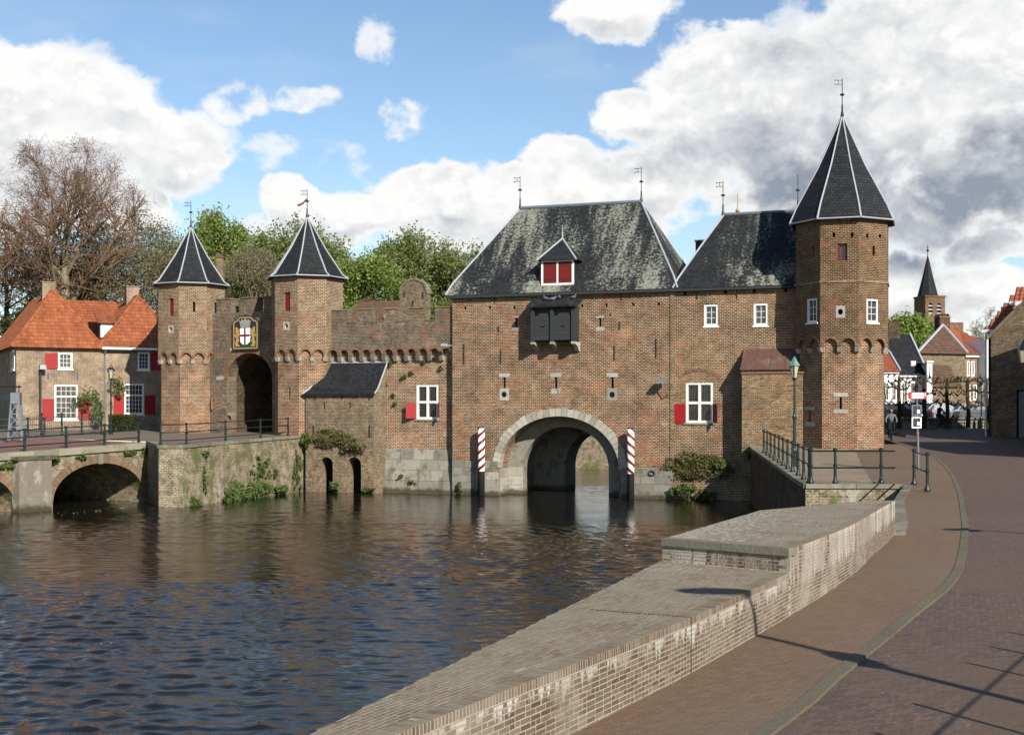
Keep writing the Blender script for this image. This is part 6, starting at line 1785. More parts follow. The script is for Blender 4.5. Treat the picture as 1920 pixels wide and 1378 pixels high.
    sl = [(-.25, -.3, ze7 - .05), (10, -.3, ze7 - .05), (10, 2.6, zr7 + .6), (1.3, 2.6, zr7)]
    sd = [(-.25, 12, ze7 - .05), (-.25, -.3, ze7 - .05), (1.3, 2.6, zr7), (1.3, 9, zr7)]
    tiled(t7, [sl], 'tile_red', 'roof', .28, .36, .07); tiled(t7, [sd], 'tile_red', 'hip_roof', .28, .36, .07)
    q = MB(); q.tube([(-.3, 12, ze7 - .05), (-.3, -.4, ze7 - .05), (1, -.4, ze7 - .05)], .1, 6); q.tube([(-.12, -.35, ze7 - .1), (-.12, -.35, 3.0)], .06, 6); q.build('gutter', 'gutter_white', t7)
    q = MB(); xq, zq = P7(1906, 575, 1.6); q.box(xq - .35, xq + .5, 1.2, 2.4, zq - .5, zq + .3); q.build('roof_light', 'gutter_white', t7)
    q = MB(); q.box(.1, .5, 3, 3.6, ze7, P7(1863, 576, 3)[1]); q.build('chimney', 'lead', t7)
make_town()

# house outside the frame on the right whose shadow lies over the far road
def make_shade_house(label, *box):
    t = thing('street_house', label, 'house', (0, 0, 0))
    m = MB(); x0, x1, y0, y1, ze, zr = box
    m.box(x0, x1, y0, y1, 2.2, ze); m.build('wall', 'brick_house', t)
    ym = (y0 + y1) / 2
    r = MB(); r.poly([(x0 - .3, y0 - .3, ze), (x1, y0 - .3, ze), (x1 - 4, ym, zr), (x0 + 4, ym, zr)]); r.poly([(x1, y1 + .3, ze), (x0 - .3, y1 + .3, ze), (x0 + 4, ym, zr), (x1 - 4, ym, zr)]); r.poly([(x0 - .3, y1 + .3, ze), (x0 - .3, y0 - .3, ze), (x0 + 4, ym, zr)]); r.poly([(x1, y0 - .3, ze), (x1, y1 + .3, ze), (x1 - 4, ym, zr)]); r.build('roof', 'slate', t)
make_shade_house('brick street house out of view on the right that shades the road', 27.6, 42, 50.5, 61.5, 10.2, 13.6)
make_shade_house('tall brick street house out of view that shades the gable at the right edge', 32.2, 44, 62.5, 72, 12.0, 15.0)

# ================================================================== STREET FURNITURE
def rail_post(m, x, y, z, h=1.08, thick=.05):
    m.lathe([(.10, 0), (.10, .05), (.065, .12), (thick, .22), (thick * .9, h * .48), (thick * 1.35, h * .5), (thick * 1.35, h * .54), (thick * .9, h * .56), (thick * .8, h * .93), (thick * 1.5, h * .95), (thick * 1.5, h), (.02, h + .03)], (x, y, z), 10)
def railing(name, label, pts, rails, zf, h=1.08, group=None, thick=.05, posts=None, rr=.028, ends=None):
    t = thing(name, label, 'railing', (0, 0, 0), 0, group)
    for (x, y) in (posts or pts):
        m = MB(); rail_post(m, x, y, zf(x, y), h, thick); m.build('post', 'green_paint', t)
    for k in rails:
        m = MB(); m.tube([(x, y, zf(x, y) + h * k) for x, y in pts], rr, 6); m.build('rail', 'green_paint', t)
    return t
# right quay railing: posts read off the photograph along the quay edge
zq = lambda x, y: gr(y) + .035
seg1 = []
a, b = Vector((9.62, 41.2)), Vector((12.85, 67.5))
for f in (0, .085, .155, .235, .31, .385, .46, .54, .62, .70, .78): p = a + (b - a) * f; seg1.append((p.x, p.y))
railing('quay_railing', 'dark green quay railing running back towards the buff annex', seg1, (.93, .52), zq, 1.12)
xs = [ (1517, 41.25), (1566, 41.25), (1652, 41.25)]
seg2 = [((px - 960) / FPX * D, D) for px, D in xs]
railing('quay_railing', 'dark green quay railing with three posts across the quay end', seg2 + [(seg2[-1][0] + .45, 41.25)], (.93, .45), zq, 1.12, posts=seg2)
e = (8.15, 26.6); seg3 = [(12.35, 39.3), (11.1, 35.6), (8.9, 29.4)]
railing('quay_railing', 'short dark green railing behind the far end of the brick parapet', [(12.75, 40.6), (12.2, 37.6)], (.93, .5), zq, 1.12)
# railing on the bastion and bridge
zl_ = lambda x, y: gl(y) + .03
def on_b(px, py, z0=3.25): return gp(px, py, z0)
qa = Vector(BB); qb = Vector((-12.9, 78.1)); dq = (qb - qa).normalized(); nq = Vector((-dq.y, dq.x))
pb = [(BA[0] - .0, BA[1] + .35)]
for f in (.06, .36, .66, .92): p = qa + (qb - qa) * f + nq * .3; pb.append((p.x, p.y))
lastx, lasty = pb[-1]
railing('bastion_railing', 'dark green iron railing along the top of the quay bastion', pb, (.95, .58, .2), zl_, 1.08, thick=.055)
zbr = lambda x, y: bz((x - A2[0]) * BR.c + (y - A2[1]) * BR.s)
pbr = []
for px in (260, 196, 124, 46, -60): x = BR.px(px, .25); pbr.append(BR.w(x, .25))
railing('bridge_railing', 'dark green railing with stout posts along the near side of the bridge', pbr, (.95, .62, .25), zbr, 1.1, thick=.07, rr=.032)
# fence in front of the left house
def make_fence():
    f = Fr(ray(40, 78.5), R(20)); t = f.thing('iron_fence', 'black iron picket fence in front of the leftmost tiled house', 'fence')
    x1 = f.px(190); n = 44; z0 = lambda x: gl(f.w(x)[1])
    bar = MB(); bar.box(-.011, .011, -.011, .011, 0, 1.25); bme = bar.mesh('picket', 'black_iron')
    for i in range(n): x = x1 * i / (n - 1); obj('picket', bme, t, loc=(x, 0, z0(x)))
    pm = MB(); rail_post(pm, 0, 0, 0, 1.35, .06); pme = pm.mesh('post', 'green_paint')
    for i in range(5): x = x1 * i / 4; obj('post', pme, t, loc=(x, -.05, z0(x)))
    for z in (.2, 1.1): m = MB(); m.tube([(0, 0, z0(0) + z), (x1, 0, z0(x1) + z)], .02, 4); m.build('rail', 'black_iron', t)
    f2 = Fr(ray(-20, 76), R(25)); t2 = f2.thing('side_railing', 'dark green railing across the road behind the bridge lattice post', 'railing')
    for i in range(4): m = MB(); x = f2.px(-10 + 31 * i); rail_post(m, x, 0, gl(f2.w(x)[1]), 1.1, .06); m.build('post', 'green_paint', t2)
    for k in (.35, .68, 1.04): m = MB(); xe = f2.px(85); m.tube([(f2.px(-20), 0, 3.35 + k), (xe, 0, gl(f2.w(xe)[1]) + k)], .03, 5); m.build('rail', 'green_paint', t2)
make_fence()
# lattice post of the lifting barrier
def make_lattice():
    f = Fr(ray(26, 70), R(10)); t = f.thing('lattice_post', 'grey steel lattice post with dark crossbeam at the left edge', 'lifting post')
    z0 = f.pix(26, 826)[1]; z1 = f.pix(26, 738)[1]; xa, xb = f.px(15), f.px(41); ta, tb = f.px(22), f.px(35)
    m = MB()
    for y in (0, .5):
        m.tube([(xa, y, z0), (ta, y, z1)], .06, 4); m.tube([(xb, y, z0), (tb, y, z1)], .06, 4)
    m.build('leg_frame', 'grey_metal', t)
    n = 3
    for i in range(n):
        fa, fb = i / n * .85, (i + 1) / n * .85; L = lambda k: xa + (ta - xa) * k; Rr = lambda k: xb + (tb - xb) * k; Z = lambda k: z0 + (z1 - z0) * k
        for p, q in (((L(fa), Z(fa)), (Rr(fb), Z(fb))), ((Rr(fa), Z(fa)), (L(fb), Z(fb))), ((L(fb), Z(fb)), (Rr(fb), Z(fb)))):
            m = MB(); m.tube([(p[0], 0, p[1]), (q[0], 0, q[1])], .035, 4); m.build('brace', 'grey_metal', t)
    m = MB(); m.box(ta - .06, tb + .06, -.08, .58, z1 - .55, z1 + .05); m.build('head', 'grey_metal', t)
    zb = f.pix(10, 745)[1]; m = MB(); m.box(f.px(-80), ta, .1, .4, zb - .15, zb + .13); m.build('crossbeam', 'green_paint', t)
    zc = f.pix(10, 725)[1]; m = MB(); m.tube([(f.px(-80), .25, zc), (tb + .1, .25, zc)], .04, 6)
    for px in (5, 20, 34): m.tube([(f.px(px), .25, zb), (f.px(px), .25, zc + .1)], .03, 5)
    m.build('hand_rail', 'green_paint', t)
    xq, zq_ = f.pix(20, 697); m = MB(); m.tube([(xq, .25, zc), (xq, .25, zq_)], .035, 6); m.box(xq - .15, xq + .06, .12, .36, zq_ - .06, zq_ + .06); m.build('signal_lamp', 'black_iron', t)
make_lattice()

def lantern(name, label, x, y, z, h, group=None, sc=1.0, verd=True):
    t = thing(name, label, 'street lamp', (x, y, z), 0, group)
    m = MB(); m.lathe([(.13, 0), (.13, .1), (.1, .14), (.1, .55), (.13, .6), (.08, .66), (.06, .75), (.055, h * .45), (.085, h * .46), (.085, h * .48), (.05, h * .5), (.038, h - .75), (.07, h - .73), (.03, h - .68)], n=10); m.build('pole', 'green_paint', t)
    m = MB(); m.tube([(-.28, 0, h - .95), (.28, 0, h - .95)], .018, 5); m.build('ladder_bar', 'green_paint', t)
    m = MB(); m.lathe([(.10, h - .66), (.20, h - .16)], n=6, ph=.3); m.build('lamp_glass', 'lamp_glass', t)
    m = MB()
    for k in range(6):
        a = .3 + k * math.pi / 3; m.tube([(.105 * math.cos(a), .105 * math.sin(a), h - .66), (.205 * math.cos(a), .205 * math.sin(a), h - .16)], .012, 4)
    m.lathe([(.11, h - .69), (.12, h - .65)], n=6, ph=.3); m.build('lamp_frame', 'green_paint', t)
    m = MB(); m.lathe([(.25, h - .17), (.24, h - .13), (.10, h + .06), (.09, h + .1), (.05, h + .14), (.02, h + .2)], n=6, ph=.3); m.build('lamp_cap', 'verdigris' if verd else 'green_paint', t)
    return t
x, y = gp(1490, 868, gr(54)); D = 54.0
x, y = ray(1489.5, 51.0); lantern('street_lamp', 'green street lantern on the quay in front of the buff annex', x, y, gr(51), 5 - (678 - 768) * 51 / FPX - gr(51), 'street lanterns')
x, y = ray(208, 80.0); lantern('street_lamp', 'green street lantern in front of the tiled houses beside the hedge', x, y, gl(80), 5 - (690 - 768) * 80 / FPX - gl(80), 'street lanterns', verd=False)
x, y = ray(1659, 93.0); lantern('street_lamp', 'small green lantern against the white cottages right of the corner tower', x, y, 3.68, 5 - (721 - 768) * 93 / FPX - 3.68, 'street lanterns')
x, y = ray(1840, 96.0); lantern('street_lamp', 'green lantern in front of the large brick townhouse', x, y, 3.7, 5 - (717 - 768) * 96 / FPX - 3.7, 'street lanterns')

# wall lamp and dark box at the right edge
def make_edge_lamp():
    f = Fr(ray(1906, 70), R(-32)); x0, z0 = f.pix(1908, 680); x1, z1 = f.pix(1932, 650)
    t = f.thing('wall_lantern', 'large glass lantern on a wall bracket at the right edge', 'wall lamp')
    xm = (x0 + x1) / 2; m = MB(); m.lathe([(.2, z0), (.32, z1 - .15)], (xm, 0, 0), 6); m.build('lamp_glass', 'lamp_glass', t)
    m = MB(); m.lathe([(.38, z1 - .15), (.12, z1 + .25), (.05, z1 + .4)], (xm, 0, 0), 6); m.build('lamp_cap', 'green_paint', t)
    m = MB(); m.tube([(xm, 0, z0), (xm, .0, z0 - .4), (xm + .6, 5.5, z0 - .5)], .04, 6); m.build('bracket', 'black_iron', t)
make_edge_lamp()

# bus stop / route sign pole
def make_sign():
    x, y = gp(1722, 886, 2.62); z = gr(y)
    t = thing('route_sign', 'white sign pole with red and white name plate and two framed panels', 'sign', (x, y, z), 0)
    s = y / FPX
    H = lambda py: (886 - py) * s
    m = MB(); m.tube([(-.0, 0, 0), (-.03, 0, H(812))], .045, 10); m.tube([(-.03, 0, H(812)), (-.06, 0, H(745))], .032, 10); m.build('pole', 'grey_metal', t)
    m = MB(); m.tube([(-.031, 0, H(817)), (-.031, 0, H(813))], .052, 10); m.build('band', 'orange_band', t)
    m = MB(); w = 34 * s; x0 = -19 * s; m.box(x0, x0 + w, -.05, -.01, H(751), H(738)); pl = m.build('name_plate', 'sign_red', t)
    m = MB(); m.extr([(x0 + w * .17, H(750)), (x0 + w * .82, H(749.6)), (x0 + w * .82, H(739.6)), (x0 + w * .21, H(739.6)), (x0 + w * .17, H(741))], -.054, -.0505); m.build('plate_field', 'sign_white', pl)
    m = MB()
    # worn, unreadable line of small red print
    rnd = random.Random(4); xx = x0 + w * .24
    while xx < x0 + w * .78: 
        q = rnd.uniform(.010, .03); m.box(xx, xx + q, -.0575, -.0545, H(744.6), H(743 - rnd.random() * .8)); xx += q + rnd.uniform(.006, .02)
    m.build('plate_print', 'sign_red', pl)
    m = MB(); m.box(x0 + w * .89, x0 + w * .93, -.056, -.051, H(746), H(739.5)); m.box(x0 + w * .86, x0 + w * .96, -.056, -.051, H(743), H(741.6)); m.build('plate_mark', 'sign_white', pl)
    for za, zb, c in ((783, 762, 'grey_metal'), (805.5, 785, 'sign_white')):
        xa, xb = -13 * s, 5 * s
        m = MB(); fw = .04
        m.box(xa, xa + fw, -.05, -.01, H(za), H(zb)); m.box(xb - fw, xb, -.05, -.01, H(za), H(zb)); m.box(xa + fw, xb - fw, -.05, -.01, H(za), H(za) + fw); m.box(xa + fw, xb - fw, -.05, -.01, H(zb) - fw, H(zb)); fr = m.build('timetable_frame', c, t)
        m = MB(); m.box(xa + fw, xb - fw, -.03, -.012, H(za) + fw, H(zb) - fw); m.build('timetable', 'black_timber', fr)
        m = MB(); m.box(xb - fw - .12, xb - fw - .02, -.036, -.031, H(za) + fw + .06, H(zb) - fw - .14); m.build('notice', 'sign_white', fr)
make_sign()

# lamp posts and railing behind the camera's right shoulder: only their shadows reach the picture
def tall_lamp(tipx, tipy, tipz, h, second, label):
    zg = gr(6); L = (zg + h - tipz) / math.tan(SUN_EL)
    hx, hy = tipx + SUN_H.x * L, tipy + SUN_H.y * L          # under the lamp head
    px, py = hx + .75, hy - .2
    t = thing('lamp_post', label, 'street lamp', (px, py, gr(py)), 0, 'tall lamp posts out of view')
    m = MB(); m.tube([(0, 0, 0), (0, 0, h - .25), (-.12, .03, h - .02), (-.4, .1, h + .05)], [.075, .06, .05, .045], 8); m.build('pole', 'green_paint', t)
    m = MB(); m.ball((-.78, .21, h), (.44, .2, .13), 12, 6); m.build('lamp_head', 'green_paint', t)
    if second:
        m = MB(); v = -SUN_H; m.tube([(0, 0, second), (v.x * .2, v.y * .2, second + .06), (v.x * .3, v.y * .3, second + .06)], .04, 6); m.M = Matrix.Translation((v.x * .55, v.y * .55, second + .02)) @ Matrix.Rotation(math.atan2(v.y, v.x), 4, 'Z'); m.ball((0, 0, 0), (.45, .19, .13), 12, 6); m.build('lower_lamp', 'green_paint', t)
tall_lamp(2.25, 13.95, 3.02, 5.0, 3.55, 'tall lamp post whose double shadow crosses the footpath and parapet')
tall_lamp(9.35, 26.4, 2.5, 5.0, None, 'tall lamp post whose shadow crosses the far kerb')
def shadow_rail():
    t = thing('road_railing', 'green road railing out of view on the right casting barred shadows', 'railing')
    hh = 2.0; L = hh / math.tan(SUN_EL); p0, p1 = Vector((3.0, 9.5)) + SUN_H * L, Vector((6.4, 15.0)) + SUN_H * L
    q = lambda f: p0 + (p1 - p0) * f
    m = MB(); m.tube([(*q(0), gr(8) + hh), (*q(1), gr(8) + hh)], .014, 6); m.build('rail', 'green_paint', t)
    m = MB(); m.tube([(*q(0), gr(8) + hh - .75), (*q(1), gr(8) + hh - .75)], .014, 6); m.build('rail', 'green_paint', t)
    for f in (.02, .2, .36, .52, .68, .84, 1.0): p = q(f); m = MB(); m.tube([(p.x, p.y, gr(8)), (p.x, p.y, gr(8) + hh + .28)], .026, 6); m.build('post', 'green_paint', t)
shadow_rail()

# ================================================================== CARS, PEOPLE
def car(name, label, x, y, z, yaw, paint, group):
    t = thing(name, label, 'car', (x, y, z), yaw, group)
    prof = [(-2.05, .35), (-2.08, .62), (-1.98, .86), (-1.15, .96), (-.55, 1.42), (.75, 1.46), (1.55, 1.05), (2.0, .95), (2.08, .6), (2.05, .35)]
    m = MB(); Wd = .84
    n = len(prof); L = []
    for s, ins in ((-1, 0), (1, 0)):
        for (px, pz) in prof: L.append((px, s * (Wd - (.16 if pz > 1.2 else 0.0)), pz))
    f = [(i, i + 1, n + i + 1, n + i)[::-1] for i in range(n - 1)] + [(n - 1, 0, n, 2 * n - 1)[::-1]] + [tuple(range(n)), tuple(range(2 * n - 1, n - 1, -1))]
    m.add(L, f); m.build('body', paint, t)
    for s in (-1, 1):
        y_ = s * (Wd - .05)
        for a, b, c, d in (((-.98, .98), (-.05, .98), (-.05, 1.36), (-.5, 1.36)), ((.02, .98), (1.3, .98), (.72, 1.38), (.02, 1.38))):
            q = MB(); k = s * .006; yl = lambda z: s * (Wd - .16 * max(0, min(1, (z - .96) / .45))) + k
            P = [(p[0], yl(p[1]), p[1]) for p in (a, b, c, d)]
            q.poly(P if s < 0 else P[::-1]); q.build('side_window', 'glass', t)
        for wx in (-1.28, 1.28):
            w = MB(); w.M = Matrix.Translation((wx, s * (Wd - .09), .31)) @ Matrix.Rotation(R(90), 4, 'X'); w.lathe([(.31, -.1), (.31, .1)], n=16); o = w.build('wheel', 'rubber', t)
            w = MB(); w.M = Matrix.Translation((wx, s * (Wd + .012), .31)) @ Matrix.Rotation(R(90), 4, 'X'); w.lathe([(.19, -.005), (.19, .005)], n=12); w.build('rim', 'grey_metal', o)
    q = MB(); q.poly([(-1.12, -.62, 1.0), (-1.12, .62, 1.0), (-.62, .58, 1.39), (-.62, -.58, 1.39)][::-1]); q.v = [(v[0] - .012, v[1], v[2] + .012) for v in q.v]; q.build('windscreen', 'glass', t)
    q = MB(); q.poly([(1.5, -.62, 1.1), (1.5, .62, 1.1), (.82, .58, 1.45), (.82, -.58, 1.45)]); q.v = [(v[0] + .012, v[1], v[2] + .012) for v in q.v]; q.build('rear_window', 'glass', t)
    for s in (-1, 1):
        q = MB(); q.box(-2.085, -2.0, s * .62 - .14, s * .62 + .14, .62, .76); q.build('headlight', 'lamp_glass', t)
        q = MB(); q.box(2.02, 2.095, s * .66 - .12, s * .66 + .12, .7, .92); q.build('tail_light', 'tail_light', t)
    q = MB(); q.box(2.065, 2.095, -.26, .26, .5, .62); q.build('number_plate', 'sign_white', t)
cars = [(1664, 101, 20, 'car_dark', 'black parked car half hidden by the corner tower'), (1703, 101, -75, 'car_dark', 'dark parked car with red tail lights behind the route sign'),
        (1752, 102, 12, 'car_silver', 'silver parked car behind the pleached trees left of the lantern'), (1783, 104, 100, 'car_blue', 'dark blue parked car between the pleached trees'),
        (1806, 102, 15, 'car_silver', 'pale silver parked car in front of the brick townhouse'), (1834, 101, 10, 'car_grey', 'grey parked car nearest the shaded house at the right edge')]
for px, D, yaw, paint, lb in cars:
    x, y = ray(px, D); car('parked_car', lb, x, y, 4.02, R(yaw), paint, 'cars parked along the far canal')
# raised far bank with low wall and railing in front of the cars
def make_far_bank():
    m = MB(); m.poly([(25, 97.3, 4.0), (60, 97.3, 4.0), (60, 116, 4.0), (25, 116, 4.0)]); m.build('far_street', 'road_pavers', kind='structure')
    t = thing('low_wall', 'low stone wall below the pleached trees across the far road', 'wall')
    for i in range(22):
        x = 24.5 + i * .95
        b = MB(); b.rt = 1; b.box(x + .01, x + .94, 96.6, 97.2, 3.2, 4.28); b.build('wall_block', 'limestone_grey', t)
        b = MB(); b.rt = 1; b.box(x + .01, x + .94, 96.5, 97.3, 4.283, 4.38); b.build('coping_slab', 'coping', t)
    r = thing('far_railing', 'thin dark railing in front of the parked cars', 'railing')
    for i in range(15): x = 25.2 + i * 1.3; b = MB(); b.tube([(x, 96.3, 3.6), (x, 96.3, 4.75)], .03, 5); b.build('post', 'black_iron', r)
    for z in (4.2, 4.72): b = MB(); b.tube([(25, 96.3, z), (44, 96.3, z)], .025, 4); b.build('rail', 'black_iron', r)
make_far_bank()

def skin_obj(name, nodes, edges, mat, parent, root=0, sub=2):
    # nodes: (x, y, z, r); one continuous surface grown over the skeleton
    me = bpy.data.meshes.new(name); me.from_pydata([n[:3] for n in nodes], edges, [])
    o = obj(name, me, parent); md = o.modifiers.new('skin', 'SKIN'); md.use_smooth_shade = True
    if not me.skin_vertices: me.attributes
    bm_fix(o)
    for i, n in enumerate(nodes):
        sv = me.skin_vertices[0].data[i]; r = n[3]; sv.radius = (r, r) if not isinstance(r, tuple) else r; sv.use_root = (i == root)
    s = o.modifiers.new('sub', 'SUBSURF'); s.levels = sub; s.render_levels = sub
    me.materials.append(MATS[mat])
    return o
def bm_fix(o):
    import bmesh
    b = bmesh.new(); b.from_mesh(o.data)
    if not b.verts.layers.skin: b.verts.layers.skin.verify()
    b.to_mesh(o.data); b.free()
def head(parent, c, fwd, hair='hair', r=.105):
    m = MB(); x, y, z = c
    m.ball((x, y, z), (r * .86, r * .95, r * 1.15), 14, 10)
    fx, fy = fwd
    m.ball((x + fx * r * .95, y + fy * r * .95, z - .01), (.018, .018, .025), 6, 4)                      # nose
    for s in (-1, 1): m.ball((x - fy * s * r * .86, y + fx * s * r * .86, z - .01), (.015, .02, .032), 6, 4)   # ears
    h = m.build('head', 'skin', parent, smooth=True)
    e = MB()
    for s in (-1, 1): e.ball((x + fx * r * .86 - fy * s * .035, y + fy * r * .86 + fx * s * .035, z + .01), .014, 6, 4)
    e.ball((x + fx * r * .88, y + fy * r * .88, z - .055), (.028 if abs(fx) < .5 else .01, .01 if abs(fx) < .5 else .028, .008), 6, 4); e.build('features', 'hair', h)
    q = MB(); q.ball((x - fx * .02, y - fy * .02, z + .03), (r * .95, r * 1.02, r * 1.05), 12, 8); q.build('hair', hair, h, smooth=True)
def cyclist(px, D, label, coat, yaw, blue=False):
    x, y = ray(px, D); z = gr(D)
    # local frame: rides along -y (towards the camera)
    t = thing('person', label, 'person', (x, y, z), yaw, 'people on the far road')
    bk = thing('bicycle', 'dark upright bicycle ridden by the ' + ('grey-coated' if not blue else 'navy-coated') + ' cyclist', 'bicycle', (x, y, z), yaw, 'bicycles on the far road')
    for wy in (-.56, .56):
        m = MB(); m.tube([(0, wy + .34 * math.cos(a), .34 + .34 * math.sin(a)) for a in [6.2832 * i / 20 for i in range(21)]], .022, 6); w = m.build('wheel', 'rubber', bk)
        m = MB()
        for i in range(8): a = math.pi * i / 8; m.tube([(0, wy - .33 * math.cos(a), .34 - .33 * math.sin(a)), (0, wy + .33 * math.cos(a), .34 + .33 * math.sin(a))], .003, 3)
        m.build('spokes', 'grey_metal', w)
    m = MB(); m.tube([(0, -.56, .34), (0, -.42, .95), (0, -.40, 1.05)], .018, 6); m.tube([(0, -.45, .85), (0, .05, .32), (0, .56, .34), (0, .2, .8), (0, .05, .32)], .018, 6); m.tube([(0, .2, .8), (0, .24, .95)], .016, 6); m.build('frame', 'black_iron', bk)
    m = MB(); m.tube([(-.3, -.2, 1.08), (-.24, -.38, 1.07), (.24, -.38, 1.07), (.3, -.2, 1.08)], .015, 6); m.build('handlebar', 'black_iron', bk)
    m = MB(); m.ball((0, .22, .98), (.1, .14, .04), 10, 5); m.build('saddle', 'rubber', bk)
    m = MB(); m.box(-.12, .12, -.02, .12, .30, .34); m.build('pedals', 'black_iron', bk)
    # one body surface
    N = [(0, .2, 1.06, .15), (0, .14, 1.28, .145), (0, .08, 1.46, .15), (0, .05, 1.56, .06), (0, .03, 1.62, .055)]
    E = [(0, 1), (1, 2), (2, 3), (3, 4)]
    for s in (-1, 1):
        b = len(N)
        N += [(s * .19, .08, 1.47, .065), (s * .30, -.02, 1.24, .05), (s * .28, -.17, 1.10, .04)]
        E += [(2, b), (b, b + 1), (b + 1, b + 2)]
        b = len(N)
    body = skin_obj('body', N, E, coat, t)
    N = [(0, .2, 1.0, .14)]; E = []
    for s in (-1, 1):
        k = .1 if s > 0 else -.12
        N += [(s * .1, .16, .98, .1), (s * .13, -.2, .80 + k, .075), (s * .12, .02, .42 + k, .055), (s * .12, -.12, .36 + k, .045)]; b = len(N) - 4
        E += [(0, b), (b, b + 1), (b + 1, b + 2), (b + 2, b + 3)]
    skin_obj('trousers', N, E, 'black_cloth', t)
    for s in (-1, 1):
        h = [(s * .285, -.16, 1.10, .034), (s * .285, -.205, 1.09, .034)]; skin_obj('hand', h, [(0, 1)], 'skin', t, 0, 1)
        m = MB()
        for i in range(4): m.tube([(s * (.262 + .016 * i), -.2, 1.10), (s * (.262 + .016 * i), -.235, 1.085), (s * (.262 + .016 * i), -.225, 1.06)], [.009, .009, .007], 5)
        m.tube([(s * .25, -.18, 1.09), (s * .245, -.21, 1.065)], [.011, .008], 5); m.build('fingers', 'skin', t)
        k = .1 if s > 0 else -.12; m = MB(); m.ball((s * .12, -.12, .33 + k), (.05, .13, .045), 8, 5); m.build('shoe', 'black_cloth', t)
    head(t, (0, .0, 1.74), (0, -1))
    return t
cyclist(1671, 73, 'person in a pale grey coat cycling beside the corner tower', 'grey_coat', R(-14))
cyclist(1764, 90, 'person in a dark blue coat cycling below the pleached trees', 'navy_cloth', R(35), True)
def walker(px, D, label, coat, yaw):
    x, y = ray(px, D); t = thing('person', label, 'person', (x, y, gr(D)), yaw, 'people on the far road')
    N = [(0, 0, .95, .15), (0, 0, 1.18, .14), (0, 0, 1.38, .155), (0, 0, 1.5, .06), (0, 0, 1.56, .055)]; E = [(0, 1), (1, 2), (2, 3), (3, 4)]
    for s in (-1, 1): b = len(N); N += [(s * .2, 0, 1.4, .065), (s * .25, .03 * s, 1.13, .05), (s * .25, -.06, .9, .04)]; E += [(2, b), (b, b + 1), (b + 1, b + 2)]
    skin_obj('body', N, E, coat, t)
    N = [(0, 0, .95, .14)]; E = []
    for s in (-1, 1): b = len(N); N += [(s * .1, 0, .9, .1), (s * .11, -.1 * s, .5, .07), (s * .11, .05 * s - .02, .08, .05)]; E += [(0, b), (b, b + 1), (b + 1, b + 2)]
    skin_obj('trousers', N, E, 'black_cloth', t)
    for s in (-1, 1):
        m = MB(); m.ball((s * .25, -.07, .84), (.03, .045, .06), 8, 5)
        for i in range(4): m.tube([(s * .25, -.1 + .018 * i, .8), (s * .245, -.1 + .018 * i, .73)], [.01, .007], 5)
        m.tube([(s * .24, -.11, .84), (s * .22, -.13, .78)], [.012, .008], 5); m.build('hand', 'skin', t)
        m = MB(); m.ball((s * .11, -.05, .045), (.05, .13, .045), 8, 5); m.build('shoe', 'black_cloth', t)
    head(t, (0, -.01, 1.66), (0, -1))
walker(1853, 84, 'person in dark clothes standing by the shaded house corner', 'black_cloth', R(20))
# ================================================================== TREES AND PLANTS
def tubes_np(P, Rd, n):
    # P: (K, S, 3) curves, Rd: (K, S) radii
    K, Sg, _ = P.shape
    d = np.gradient(P, axis=1); d /= np.linalg.norm(d, axis=2, keepdims=True) + 1e-9
    ref = np.where(np.abs(d[:, :1, 2:3]) > .8, np.array([1., 0, 0]), np.array([0, 0, 1.]))
    u = np.cross(d, np.broadcast_to(ref, d.shape)); u /= np.linalg.norm(u, axis=2, keepdims=True) + 1e-9
    w = np.cross(d, u)
    a = np.arange(n) * 2 * np.pi / n
    V = P[:, :, None, :] + Rd[:, :, None, None] * (u[:, :, None, :] * np.cos(a)[None, None, :, None] + w[:, :, None, :] * np.sin(a)[None, None, :, None])
    idx = np.arange(K * Sg * n).reshape(K, Sg, n)
    F = np.stack([idx[:, :-1, :], np.roll(idx, -1, 2)[:, :-1, :], np.roll(idx, -1, 2)[:, 1:, :], idx[:, 1:, :]], -1).reshape(-1, 4)
    return V.reshape(-1, 3), F
def leaves_np(C, size, rng, asp=1.6):
    k = len(C)
    n = rng.normal(size=(k, 3)); n[:, 2] += .5; n /= np.linalg.norm(n, axis=1, keepdims=True)
    u = np.cross(n, rng.normal(size=(k, 3))); u /= np.linalg.norm(u, axis=1, keepdims=True) + 1e-9
    w = np.cross(n, u); s = size * rng.uniform(.55, 1.25, (k, 1))
    V = np.stack([C - u * s * asp * .5, C - w * s * .5 + n * s * .08, C + u * s * asp * .5, C + w * s * .5 + n * s * .08], 1).reshape(-1, 3)
    return V, np.arange(4 * k).reshape(k, 4)
